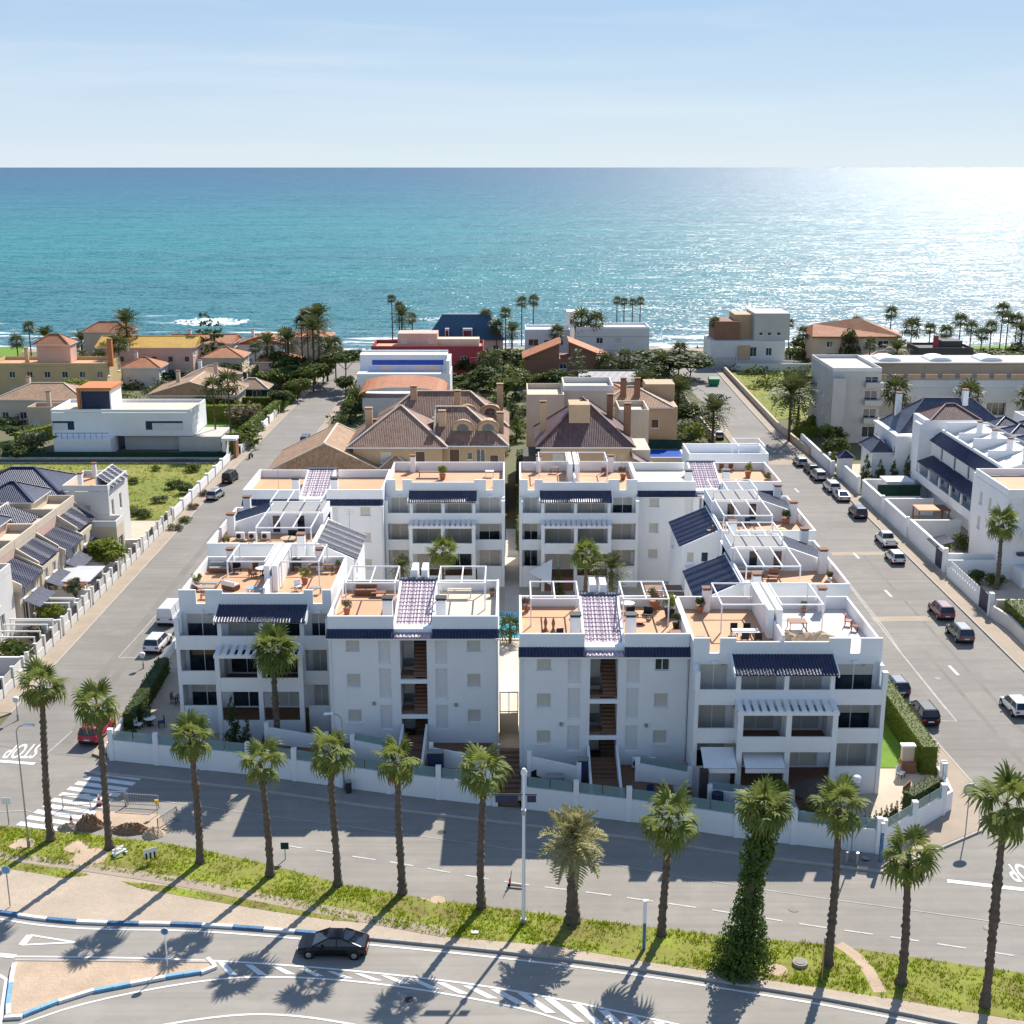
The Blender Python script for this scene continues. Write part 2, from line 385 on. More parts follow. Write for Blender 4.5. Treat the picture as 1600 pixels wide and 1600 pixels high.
# ---------------------------------------------------------------- ground, roads, markings, sea
def arc(poly, step):
 """points every `step` metres along a polyline, with directions"""
 out = []; carry = 0
 for (x0, y0), (x1, y1) in zip(poly, poly[1:]):
  l = math.hypot(x1 - x0, y1 - y0); t = carry
  while t < l:
   out.append((x0 + (x1 - x0) * t / l, y0 + (y1 - y0) * t / l, (x1 - x0) / l, (y1 - y0) / l)); t += step
  carry = t - l
 return out
def smooth(poly, n=3):
 for _ in range(n):
  q = [poly[0]]
  for a, b in zip(poly, poly[1:]):
   q += [(a[0] * .75 + b[0] * .25, a[1] * .75 + b[1] * .25), (a[0] * .25 + b[0] * .75, a[1] * .25 + b[1] * .75)]
  poly = q + [poly[-1]]
 return poly
def offset(poly, d):
 """polyline moved d metres to its left"""
 out = []
 for i, p in enumerate(poly):
  a = poly[max(0, i - 1)]; b = poly[min(len(poly) - 1, i + 1)]
  dx, dy = b[0] - a[0], b[1] - a[1]; l = math.hypot(dx, dy) or 1
  out.append((p[0] - dy / l * d, p[1] + dx / l * d))
 return out
def strip(mb, poly, w, z0, z1=None, mi=0):
 a = offset(poly, w / 2); b = offset(poly, -w / 2)
 for i in range(len(poly) - 1):
  if z1 is None: mb.quad((*b[i], z0), (*b[i + 1], z0), (*a[i + 1], z0), (*a[i], z0), mi)
  else: mb.prism([b[i], b[i + 1], a[i + 1], a[i]], z0, z1, mi)
 return mb
PX = lambda l, z=0: [G(x, y, z) for x, y in l]
def inside(poly, x, y):
 c = False; n = len(poly)
 for i in range(n):
  x0, y0 = poly[i]; x1, y1 = poly[(i + 1) % n]
  if (y0 > y) != (y1 > y) and x < (x1 - x0) * (y - y0) / (y1 - y0) + x0: c = not c
 return c

# terrain: flat coastal plain, ragged edge, slope down to the sea bed
def terrain():
 mb = MB(); xs = list(range(-900, 901, 15)); rows = []
 r = random.Random(3)
 edge = {x: 338 + 5 * math.sin(x * .021) + 4 * math.sin(x * .057 + 1) + r.uniform(-2.5, 2.5) for x in xs}
 for k, (dy, z) in enumerate(((None, -.06), (-10, -.06), (0, -.5), (6, -2.2), (16, -4.5), (60, -9))):
  rows.append([(x, -60 if dy is None else edge[x] + dy + (r.uniform(-2, 2) if k > 2 else 0), z + (r.uniform(-.4, .3) if k in (2, 3) else 0)) for x in xs])
 n = len(xs)
 for i in range(len(rows) - 1):
  for j in range(n - 1):
   mb.quad(rows[i][j], rows[i][j + 1], rows[i + 1][j + 1], rows[i + 1][j], 0 if i == 0 else 1)
 struct('ground', mb, [M['scrub_ground'], M['beach']])
 mb = MB()
 for k in range(420):
  x = r.uniform(-190, 190); y = 338 + 5 * math.sin(x * .021) + 4 * math.sin(x * .057 + 1) + r.uniform(-3, 16); s = r.uniform(.4, 1.6)
  z = -1.2 if y < 342 else -3.4
  pts = [(x + s * r.uniform(-1, 1) * 1.4, y + s * r.uniform(-1, 1), z + s * r.uniform(-.3, .7)) for _ in range(5)]
  mb.add(pts, [(0, 1, 2), (0, 2, 3), (0, 3, 4), (1, 2, 4), (2, 3, 4), (0, 1, 4)])
 mb.build('shore_rocks', M['rock'], kind='stuff')
terrain()

SEA_K = (.5, 1.5, 2.4)
def sea():
 m, nt, N, L, B = _nodes('sea_water')
 geo = N.new('ShaderNodeNewGeometry').outputs['Position']
 sp = N.new('ShaderNodeSeparateXYZ'); L.new(geo, sp.inputs[0])
 v = _math(N, L, 'DIVIDE', 338.0, sp.outputs[1])
 cr = N.new('ShaderNodeValToRGB'); L.new(v, cr.inputs[0]); e = cr.color_ramp.elements
 e[0].position = .0; e[0].color = (.010, .060, .135, 1); e[1].position = 1; e[1].color = (.055, .150, .165, 1)
 for p, c in ((.10, (.001, .105, .165, 1)), (.30, (.0, .185, .185, 1)), (.55, (.0, .185, .175, 1)), (.78, (.004, .15, .15, 1))):
  k = e.new(p); k.color = c
 mpb = N.new('ShaderNodeMapping'); mpb.inputs['Scale'].default_value = (.0022, .009, 1); L.new(geo, mpb.inputs[0])
 patch = _noise(N, L, mpb.outputs[0], 1, 5)
 col = _mix(N, L, _range(N, L, patch, .35, .7, 0, .55), cr.outputs[0], (.004, .055, .095))
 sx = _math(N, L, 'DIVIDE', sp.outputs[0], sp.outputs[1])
 col = _mix(N, L, _range(N, L, sx, -.08, .42, 0, .85), col, (.028, .085, .115))   # greener shallows on the left; rightward grey paints in reflected sun and sky
 # foam of the breakers near the shore and small whitecaps farther out
 mf = N.new('ShaderNodeMapping'); mf.inputs['Scale'].default_value = (.020, .085, 1); L.new(geo, mf.inputs[0])
 f1 = _noise(N, L, mf.outputs[0], 1, 8, .68)
 shore = _range(N, L, v, .68, 1.0, .0, .27)
 foam = _range(N, L, _math(N, L, 'ADD', f1, shore), .70, .78)
 mw = N.new('ShaderNodeMapping'); mw.inputs['Scale'].default_value = (.20, .42, 1); L.new(geo, mw.inputs[0])
 f2 = _noise(N, L, mw.outputs[0], 1, 6, .7)
 caps = _math(N, L, 'MULTIPLY', _range(N, L, f2, .62, .80, 0, .34), _range(N, L, v, .05, .5))
 fac = _math(N, L, 'MAXIMUM', foam, caps)
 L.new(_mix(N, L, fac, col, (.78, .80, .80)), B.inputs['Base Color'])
 L.new(_range(N, L, fac, 0, 1, .30, .85), B.inputs['Roughness'])
 B.inputs['IOR'].default_value = 1.33; B.inputs['Specular IOR Level'].default_value = .30
 # wave slopes straight from vector noise, so that the far water keeps its chop
 def slope(sx, sy, rot, k, det=3):
  mp = N.new('ShaderNodeMapping'); mp.inputs['Scale'].default_value = (sx, sy, 1); mp.inputs['Rotation'].default_value = (0, 0, R(rot)); L.new(geo, mp.inputs[0])
  n = N.new('ShaderNodeTexNoise'); n.inputs['Scale'].default_value = 1; n.inputs['Detail'].default_value = det; n.inputs['Roughness'].default_value = .6; L.new(mp.outputs[0], n.inputs['Vector'])
  v1 = N.new('ShaderNodeVectorMath'); v1.operation = 'SUBTRACT'; L.new(n.outputs['Color'], v1.inputs[0]); v1.inputs[1].default_value = (.5, .5, .5)
  v2 = N.new('ShaderNodeVectorMath'); v2.operation = 'MULTIPLY'; L.new(v1.outputs[0], v2.inputs[0]); v2.inputs[1].default_value = (k * .85, k, 0); return v2.outputs[0]
 acc = None
 for args in ((.018, .060, 8, SEA_K[0], 3), (.11, .36, -9, SEA_K[1], 4), (.7, 1.6, 16, SEA_K[2], 2)):
  o = slope(*args)
  if acc is None: acc = o
  else:
   ad = N.new('ShaderNodeVectorMath'); L.new(acc, ad.inputs[0]); L.new(o, ad.inputs[1]); acc = ad.outputs[0]
 ad = N.new('ShaderNodeVectorMath'); L.new(acc, ad.inputs[0]); ad.inputs[1].default_value = (0, 0, 1)
 nz = N.new('ShaderNodeVectorMath'); nz.operation = 'NORMALIZE'; L.new(ad.outputs[0], nz.inputs[0]); L.new(nz.outputs[0], B.inputs['Normal'])
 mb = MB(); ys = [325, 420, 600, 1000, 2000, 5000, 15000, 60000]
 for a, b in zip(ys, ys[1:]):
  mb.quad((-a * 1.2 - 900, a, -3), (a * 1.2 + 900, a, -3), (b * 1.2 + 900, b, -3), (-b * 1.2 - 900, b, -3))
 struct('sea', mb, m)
 # the broken crests just off the shore
 r = random.Random(5)
 for px, py, wid, dep in ((330, 503, 24, 20), (690, 499, 15, 6), (8, 550, 12, 9), (380, 541, 14, 4), (1150, 548, 18, 4), (1440, 548, 30, 4), (575, 556, 10, 4)):
  cx, cy = G(px, py, -3); mb = MB(); nx, ny = 44, 16; P = []
  for j in range(ny + 1):
   for i in range(nx + 1):
    u = i / nx * 2 - 1; w = j / ny * 2 - 1; e = max(0, 1 - u * u - .8 * w * w + r.uniform(-.75, .35))
    P.append((cx + u * wid / 2 * (1 + .15 * r.uniform(-1, 1)), cy + w * dep / 2 + r.uniform(-.4, .4), -3.16 + .62 * e ** .6 * (.6 + .4 * math.sin(u * 9 + w * 7)) + r.uniform(0, .25) * (e > 0)))
  mb.add(P, [(j * (nx + 1) + i, j * (nx + 1) + i + 1, (j + 1) * (nx + 1) + i + 1, (j + 1) * (nx + 1) + i) for j in range(ny) for i in range(nx)])
  o = mb.build('breaking_wave', M['foam'], smooth=True); o['kind'] = 'structure'
mk('foam', (.42, .60, .62), .9, .1, .22, col2=(.84, .86, .86), fine=0)
sea()

# --- sheets: asphalt and lots
GRASS_TOP = PX([(-420, 1225), (0, 1290), (110, 1299), (260, 1317), (400, 1345), (540, 1382), (640, 1399), (800, 1421), (1000, 1446), (1120, 1460), (1300, 1476), (1400, 1491), (1600, 1520), (2050, 1590)])
GRASS_BOT = PX([(-420, 1275), (0, 1338), (150, 1357), (340, 1388), (500, 1425), (700, 1463), (860, 1476), (1000, 1500), (1200, 1530), (1400, 1560), (1500, 1578), (1600, 1594), (2050, 1660)])
KERB_LINE = smooth(PX([(-420, 1405), (-100, 1418), (0, 1425), (60, 1436), (150, 1443), (300, 1444), (460, 1456), (600, 1468), (800, 1488), (1000, 1513), (1200, 1545), (1300, 1561), (1500, 1600), (1900, 1690)]), 2)
def roads():
 mb = MB(); top = [(-110, 114), (-33, 94.2), (2, 86.0), (26, 80), (33, 85), (34, 88), (60, 82), (110, 70)]
 mb.sheet(top + GRASS_TOP[::-1], -.03); struct('front_road', mb, M['asphalt_front'])
 mb = MB(); mb.sheet([(-43.6, 97), (-34.0, 94.3), (-34.0, 128), (-35, 200), (-35.5, 303), (-42.3, 303), (-43.8, 200)], -.022)
 mb.sheet([(-42.3, 303), (-20, 303), (-20, 309), (-75, 309), (-75, 303)], -.024)
 struct('left_street', mb, M['asphalt'])
 mb = MB(); mb.sheet([(33.2, 84.5), (60, 78), (50, 90), (48.3, 104), (48.3, 180), (46.2, 222), (46.5, 250), (47.5, 300), (36, 300), (39.5, 240), (38.6, 200), (34.6, 140), (34.5, 90)], -.022)
 mb.sheet([(20, 300), (120, 300), (120, 306), (20, 306)], -.024)
 struct('right_street', mb, M['asphalt'])
 low = MB(); low.sheet(KERB_LINE + [(60, 20), (-70, 20)], -.03); struct('roundabout_road', low, M['asphalt_new'])
 mb = MB(); mb.sheet(GRASS_TOP + KERB_LINE[::-1], -.045); struct('verge_ground', mb, M['gravel'])
 # patches of newer and older surfacing
 mb = MB()
 for pts in ([(560, 1330), (700, 1345), (690, 1358), (555, 1345)], [(1545, 1458), (1600, 1466), (1640, 1500), (1600, 1492), (1550, 1483)]):
  mb.sheet(PX(pts), -.026)
 struct('road_patch', mb, M['pavement_grey'])
 mb = MB(); mb.sheet([(39.3, 150), (48.2, 150.4), (48.2, 151.9), (39.4, 151.4)], -.017); mb.sheet([(37.9, 126.4), (46.5, 126.8), (46.5, 128.3), (37.9, 127.9)], -.017)
 mb.sheet([(35, 199.5), (47, 199.5), (46, 207), (37, 207)], -.017)
 struct('speed_table', mb, M['pavement'])
 # tyre-darkened strips and trench repairs along the streets
 mb = MB(); mb.sheet([(-38.9, 108), (-37.9, 108), (-38.2, 170), (-39.0, 170)], -.018); mb.sheet([(-37.2, 97), (-36.4, 97), (-36.8, 122), (-37.5, 122)], -.018)
 mb.sheet([(43.0, 92), (43.4, 92), (43.2, 150), (42.9, 150)], -.018); mb.sheet([(40.6, 88), (41.0, 88), (40.8, 118), (40.4, 118)], -.018)
 struct('trench_repair', mb, M['asphalt_patch'])
roads()

# --- pavements with kerbs
def pavements():
 mb = MB()
 wl = [(-33.2, 94.0), (-32, 93.8), (-20, 91.2), (-9.7, 88.2), (.7, 85.7), (9.3, 83.6), (17.1, 81.2), (25.6, 79.2)]
 ko = offset(wl, -2.1)
 mb.prism(wl + ko[::-1], -.05, .10)
 struct('front_pavement', mb, M['pavement_grey'])
 k = MB(); strip(k, offset(wl, -2.2), .18, -.05, .12); strip(k, [(25.4, 77.2), (33.6, 82.6), (35.6, 88.5), (34.9, 100)], .18, -.05, .12); struct('front_kerb', k, M['kerb_stone'])
 mb = MB(); mb.prism([(25.6, 79.2), (25.2, 77.3), (33.5, 82.7), (35.5, 88.5), (34.8, 100), (33.6, 100), (33.3, 88.4), (32.2, 85.4)], -.05, .10); struct('corner_pavement', mb, M['pavement'])
 mb = MB(); mb.prism([(33.5, 100.02), (34.8, 100.02), (34.5, 145), (38.5, 200), (39.3, 240), (38, 240), (37.3, 200), (33.2, 145)], -.05, .10); struct('right_inner_pavement', mb, M['pavement'])
 mb = MB(); mb.prism([(48.4, 104), (50.2, 104), (50.0, 180), (48, 222), (48.2, 250), (49.0, 298), (47.6, 298), (46.7, 250), (46.4, 222), (48.4, 180)], -.05, .10); struct('right_outer_pavement', mb, M['pavement'])
 k = MB(); strip(k, [(48.32, 104), (48.32, 180), (46.32, 222), (46.62, 250), (47.52, 298)], .16, -.05, .12); struct('right_kerb', k, M['kerb_stone'])
 mb = MB(); mb.prism([(-43.7, 103), (-43.7, 200), (-42.4, 300), (-44.2, 300), (-45.4, 200), (-45.4, 103)], -.05, .10); struct('left_outer_pavement', mb, M['pavement'])
 k = MB(); strip(k, [(-43.62, 103), (-43.72, 200), (-42.42, 300)], .16, -.05, .12); struct('left_kerb', k, M['kerb_stone'])
 mb = MB(); mb.prism([(-47, 98.6), (-43.7, 102.9), (-45.5, 102.9), (-90, 113), (-90, 111)], -.05, .10); struct('left_corner_pavement', mb, M['pavement'])
 mb = MB(); mb.prism([(-34.0, 95), (-32.4, 94), (-33.1, 128), (-33.5, 200), (-34, 302), (-35.4, 302), (-34.9, 200), (-33.9, 128)], -.05, .10); struct('left_inner_pavement', mb, M['pavement'])
pavements()

# --- painted markings: each stripe is a piece of its road
def markings():
 d = Vector((.966, -.258)); n = Vector((-.258, -.966))
 zr = link('pedestrian_crossing', None); zr['kind'] = 'structure'
 a = Vector(G(193, 1203)); st = MB(); hw = d * 2.2; hh = n * .28
 st.quad(*[(*(p), 0) for p in (-hw + hh, hw + hh, hw - hh, -hw - hh)]); me = st.mesh('crossing_stripe', M['road_paint'])
 e = Vector(G(70, 1292))
 for k in range(11):
  p = a.lerp(e, k / 10); link('crossing_stripe', me, zr, (p.x, p.y, -.012))
 # STOP, read by drivers coming towards the camera
 def stop(cx, cy, w, h, z):
  cu = bpy.data.curves.new('stop_marking', 'FONT'); cu.body = 'STOP'; cu.align_x = 'CENTER'; cu.align_y = 'CENTER'; cu.offset = .012
  tmp = bpy.data.objects.new('stop_marking', cu); COL.objects.link(tmp)
  dg = bpy.context.evaluated_depsgraph_get(); me = bpy.data.meshes.new_from_object(tmp.evaluated_get(dg))
  bpy.data.objects.remove(tmp); me.name = 'stop_marking'
  xs = [v.co.x for v in me.vertices]; ys = [v.co.y for v in me.vertices]
  for v in me.vertices: v.co.x *= w / (max(xs) - min(xs)); v.co.y *= h / (max(ys) - min(ys))
  me.materials.clear(); me.materials.append(M['road_paint'])
  o = link('stop_marking', me, None, (cx, cy, z), (0, 0, math.pi)); o['kind'] = 'structure'
 x, y = G(37, 1172); stop(x, y, 2.6, 2.7, -.012)
 x, y = G(1575, 1362); stop(x + 1.35, y, 2.7, 2.3, -.012)
 mb = MB(); strip(mb, PX([(-40, 1186), (54, 1193)]), .42, -.013); strip(mb, PX([(1480, 1376), (1640, 1394)]), .42, -.013); struct('stop_line', mb, M['road_paint'])
 mb = MB(); strip(mb, PX([(62, 1187), (113, 1142)]), .13, -.013); strip(mb, PX([(0, 1268), (40, 1266), (80, 1276)]), .12, -.013)
 strip(mb, PX([(185, 1027), (222, 1027)]), .14, -.014); strip(mb, PX([(185, 1027), (245, 960)]), .1, -.014); struct('lane_line', mb, M['worn_paint'])
 # centre line and edge dashes of the front road
 mb = MB(); strip(mb, smooth(PX([(150, 1237), (520, 1288), (870, 1335), (1200, 1392), (1400, 1418), (1640, 1452)]), 2), .10, -.013); struct('centre_line', mb, M['worn_paint'])
 dash = link('edge_dashes', None); dash['kind'] = 'structure'
 line = smooth(PX([(455, 1322), (540, 1336), (640, 1351), (740, 1370), (830, 1383), (930, 1395), (1050, 1412), (1150, 1427), (1275, 1447), (1375, 1461), (1470, 1475), (1560, 1489), (1650, 1503)]), 1)
 dm = MB().quad((-.85, -.07, 0), (.85, -.07, 0), (.85, .07, 0), (-.85, .07, 0)).mesh('lane_dash', M['faded_paint'])
 for x, y, dx, dy in arc(line, 2.75): link('lane_dash', dm, dash, (x, y, -.012), (0, 0, math.atan2(dy, dx)))
 # dashes and arrows worn into the right street
 dash = link('street_dashes', None); dash['kind'] = 'structure'
 dm = MB().quad((-.16, -1.2, 0), (.16, -1.2, 0), (.16, 1.2, 0), (-.16, 1.2, 0)).mesh('lane_dash', M['faded_paint'])
 for px, py in ((1490, 1047), (1388, 927), (1338, 868), (1245, 766)):
  x, y = G(px, py); link('lane_dash', dm, dash, (x, y, -.012), (0, 0, .03))
 for px, py in ((215, 1107),):
  x, y = G(px, py); link('lane_dash', dm, dash, (x, y, -.012), (0, 0, -.5))
 mb = MB(); strip(mb, [(38.2, 101.5), (38.1, 120), (38.4, 140)], .14, -.013); strip(mb, [(35.6, 101.6), (38.2, 101.5)], .14, -.013)
 strip(mb, PX([(1300, 876), (1385, 985), (1408, 1020), (1478, 1108)]), .12, -.012); struct('parking_line', mb, M['worn_paint'])
 # lower road
 edge = offset(KERB_LINE, -.62)
 mb = MB(); strip(mb, edge, .16, -.013); struct('edge_line', mb, M['road_paint'])
 L1 = smooth(PX([(-60, 1497), (24, 1493), (340, 1499), (600, 1520), (800, 1545), (1060, 1600), (1300, 1655)]), 2)
 L2 = smooth(PX([(20, 1604), (140, 1563), (330, 1528), (450, 1525), (600, 1536), (800, 1570), (900, 1600), (1010, 1640)]), 2)
 mb = MB(); strip(mb, L1, .15, -.013); strip(mb, L2, .15, -.013)
 strip(mb, smooth(PX([(190, 1612), (350, 1585), (450, 1584), (560, 1601), (640, 1620)]), 2), .16, -.013)
 strip(mb, PX([(-30, 1506), (10, 1530), (0, 1600)]), .22, -.0125); struct('lane_edge_line', mb, M['road_paint'])
 ch = link('hatched_area', None); ch['kind'] = 'structure'
 for k in range(22):
  tx = 340 + 42.5 * k; ty = np.interp(tx, [340, 600, 800, 1060, 1300], [1503, 1524, 1549, 1604, 1659])
  bx = tx + 18 + min(34, k * 2.4); by = np.interp(bx, [340, 450, 600, 800, 900, 1010, 1300], [1524, 1522, 1533, 1566, 1597, 1637, 1740])
  if ty > 1640: break
  a = G(tx, ty); b = G(tx + 12 + k * .25, ty + .8); c = G(bx + 14 + k * .25, by); dd = G(bx, by)
  mb = MB(); mb.sheet([a, b, c, dd], -.012); mb.build('hatch_stripe', M['road_paint'], ch)
 mb = MB(); A, Bp, Cp = G(118, 1472), G(34, 1476), G(47, 1460.5)
 strip(mb, [A, Bp], .16, -.0128); strip(mb, [A, Cp], .16, -.0124); strip(mb, [Bp, Cp], .45, -.012); struct('yield_triangle', mb, M['road_paint'])
 mb = MB(); strip(mb, PX([(-20, 1478), (-4, 1482)]), .35, -.012); strip(mb, PX([(-20, 1490), (24, 1494)]), .4, -.011); struct('give_way_line', mb, M['road_paint'])
markings()

# --- kerb stones painted in turns, traffic island
def kerbs():
 root = link('painted_kerb', None); root['kind'] = 'structure'
 pts = arc(KERB_LINE, 1.0)
 st = MB().box(-.49, .49, -.13, .13, -.05, .13).mesh('kerb_stone', M['blue_paint']); sw = MB().box(-.49, .49, -.13, .13, -.05, .13).mesh('kerb_stone', M['kerb_stone'])
 swh = MB().box(-.49, .49, -.13, .13, -.05, .13).mesh('kerb_stone', M['road_paint'])
 for k, (x, y, dx, dy) in enumerate(pts):
  if x < -48 or x > 36: continue
  blue = x < -12
  link('kerb_stone', (st if (k // 2) % 2 else swh) if blue else sw, root, (x, y, 0), (0, 0, math.atan2(dy, dx)))
 isl = PX([(24, 1502), (330, 1505), (337, 1512), (322, 1518), (270, 1526), (212, 1537), (140, 1551), (80, 1570), (30, 1590), (13, 1591), (13, 1570), (19, 1525)])
 mb = MB(); mb.prism(isl, -.05, .10); struct('traffic_island', mb, M['sandy_soil'])
 root = link('island_kerb', None); root['kind'] = 'structure'
 lb = MB().box(-.49, .49, -.12, .12, -.05, .15).mesh('kerb_stone', M['light_blue_paint'])
 lw = MB().box(-.49, .49, -.12, .12, -.05, .15).mesh('kerb_stone', M['road_paint'])
 ring = isl[1:] + [isl[0]]
 for k, (x, y, dx, dy) in enumerate(arc(ring, 1.0)):
  link('kerb_stone', lb if (k // 2) % 2 else lw, root, (x, y, .002), (0, 0, math.atan2(dy, dx)))
 mb = MB(); strip(mb, [isl[0], isl[1]], .2, -.05, .13); mb.build('kerb_edge', M['kerb_stone'], root)
kerbs()

# --- grass verge: soil sheet, blades as stuff
def tufts(name, poly, dens, h, matn, seed=1, blades=4, avoid=()):
 r = np.random.RandomState(seed); P = np.array(poly); x0, y0 = P.min(0); x1, y1 = P.max(0)
 n = int((x1 - x0) * (y1 - y0) * dens); X = r.uniform(x0, x1, n); Y = r.uniform(y0, y1, n)
 keep = np.zeros(n, bool); m = len(poly)
 for i in range(m):
  ax, ay = poly[i]; bx, by = poly[(i + 1) % m]
  cond = (ay > Y) != (by > Y)
  with np.errstate(divide='ignore', invalid='ignore'): xx = (bx - ax) * (Y - ay) / (by - ay if by != ay else 1e-9) + ax
  keep ^= cond & (X < xx)
 den = .5 + .5 * np.sin(X * .9 + 2 * np.sin(Y * .7)) * np.sin(Y * 1.3 + np.sin(X * .5) * 2)
 pat = np.sin(X * .31 + 1.3 * np.sin(Y * .9)) * np.sin(Y * .8 + 1.7 * np.sin(X * .23 + 1)); keep &= r.uniform(0, 1, n) < (.2 + .8 * den) * np.clip(1.15 + 1.1 * pat, .12, 1)
 for ax, ay, ar in avoid: keep &= (X - ax) ** 2 + (Y - ay) ** 2 > (ar * (1 + .35 * np.sin(X * 5 + Y * 4))) ** 2
 X, Y, den = X[keep], Y[keep], den[keep]; n = len(X)
 X = np.repeat(X, blades); Y = np.repeat(Y, blades); den = np.repeat(den, blades); n = len(X)
 a = r.uniform(0, 2 * np.pi, n); w = h * r.uniform(.35, .75, n); hh = h * r.uniform(.4, 1.2, n) * (.6 + .8 * den); le = hh * r.uniform(.2, 1.1, n)
 bx = X + r.normal(0, h * .5, n); by = Y + r.normal(0, h * .5, n); ca, sa = np.cos(a), np.sin(a)
 V = np.empty((n, 3, 3)); V[:, 0] = np.stack([bx - ca * w / 2, by - sa * w / 2, np.full(n, -.05)], 1); V[:, 1] = np.stack([bx + ca * w / 2, by + sa * w / 2, np.full(n, -.05)], 1)
 V[:, 2] = np.stack([bx - sa * le, by + ca * le, hh], 1)
 o = link(name, tri_mesh(name, V, M[matn])); o['kind'] = 'stuff'; return o
def tri_mesh(name, V, m):
 n, k = V.shape[:2]; me = bpy.data.meshes.new(name); me.vertices.add(n * k); me.vertices.foreach_set('co', V.astype(np.float32).ravel())
 me.loops.add(n * k); me.loops.foreach_set('vertex_index', np.arange(n * k, dtype=np.int32)); me.polygons.add(n)
 me.polygons.foreach_set('loop_start', np.arange(0, n * k, k, dtype=np.int32)); me.polygons.foreach_set('loop_total', np.full(n, k, dtype=np.int32))
 me.update(calc_edges=True); me.materials.append(m); return me
def verge():
 poly = GRASS_TOP + GRASS_BOT[::-1]
 mb = MB(); mb.sheet(poly, -.035); struct('grass_verge', mb, M['verge_soil'])
 clip = [p for p in GRASS_TOP if -60 < p[0] < 45] + [p for p in GRASS_BOT if -60 < p[0] < 45][::-1]
 wp = smooth(PX([(1310, 1474), (1335, 1490), (1352, 1508), (1362, 1524), (1375, 1550)]), 2); bare = [(x, y, .5) for x, y, _, _ in arc(wp, .4)] + [(*G(672, 1398), .55), (*G(684, 1405), .4), (*G(140, 1338), 1.0), (*G(120, 1322), .7), (*G(1215, 1515), .5), (*G(35, 1318), .7)]
 tufts('verge_grass', clip, 46, .125, 'grass_blade', 4, avoid=bare)
 s2 = PX([(0, 1342), (60, 1352), (110, 1358), (140, 1366), (100, 1371), (50, 1362), (0, 1355)])
 s3 = PX([(190, 1376), (260, 1383), (360, 1400), (470, 1420), (580, 1437), (600, 1442), (520, 1437), (420, 1422), (300, 1402), (215, 1386)])
 mb = MB(); mb.sheet(s2, -.034); mb.sheet(s3, -.034); struct('grass_strip', mb, M['verge_soil'])
 tufts('strip_grass', s2, 40, .09, 'grass_blade', 5); tufts('strip_grass', s3, 40, .09, 'grass_blade', 6)
 # footpath worn across the verge, and bare patches
 mb = MB(); strip(mb, wp, .75, -.026)
 for iz, (cx, cy, r_) in enumerate(bare[-6:]): mb.sheet([(cx + r_ * 1.2 * math.cos(k * .52) * (1 + .15 * math.sin(k * 3)), cy + r_ * 1.2 * math.sin(k * .52)) for k in range(12)], -.032 + .0022 * iz)
 struct('worn_path', mb, M['sandy_soil'])
 # pale concrete path between the two grass strips
 mb = MB(); strip(mb, smooth(PX([(-60, 1322), (0, 1336), (120, 1352), (250, 1371), (400, 1400), (520, 1424), (640, 1446), (700, 1457)]), 2), 1.0, -.028); struct('verge_path', mb, M['pavement'])
verge()
# --- lots
def lots():
 mb = MB(); mb.sheet([(-46.6, 166.5), (-46.0, 207), (-110, 207), (-110, 166.5)], -.03); struct('vacant_lot', mb, M['lot_grass'])
 tufts('lot_weeds', [(-46.8, 167), (-46.2, 204), (-82, 204), (-82, 167)], 3.4, .22, 'lot_blade', 8, 4)
 mb = MB(); mb.sheet([(-105, 112), (-45.6, 103.5), (-45.6, 166), (-105, 166)], -.04); struct('townhouse_yard', mb, M['courtyard_paving'])
 mb = MB(); mb.sheet(PX([(1128, 580), (1300, 578), (1300, 652), (1205, 655), (1180, 640)]), -.03); struct('green_field', mb, M['lot_grass'])
 tufts('field_weeds', PX([(1132, 582), (1296, 580), (1296, 650), (1207, 653), (1184, 638)]), 2, .16, 'lot_blade', 9, 4)
 mb = MB(); mb.sheet([(50.0, 100), (110, 90), (110, 200), (50, 200)], -.04); struct('right_yards', mb, M['courtyard_paving'])
 mb = MB(); mb.sheet([(-33.2, 94.4), (0, 86.4), (25.5, 79.8), (32.0, 85.6), (33.1, 90), (33.2, 148), (-33.2, 148)], .5); struct('courtyard', mb, M['courtyard_paving'])
 mb = MB(); mb.sheet(PX([(1500, 540), (1600, 540), (1640, 572), (1490, 566)]), -.03); mb.sheet(PX([(295, 655), (420, 655), (400, 690), (296, 690)]), -.03)
 mb.sheet(PX([(-20, 543), (40, 540), (30, 556), (-20, 558)]), -.03); struct('sea_front_lawn', mb, M['lawn'])
lots()
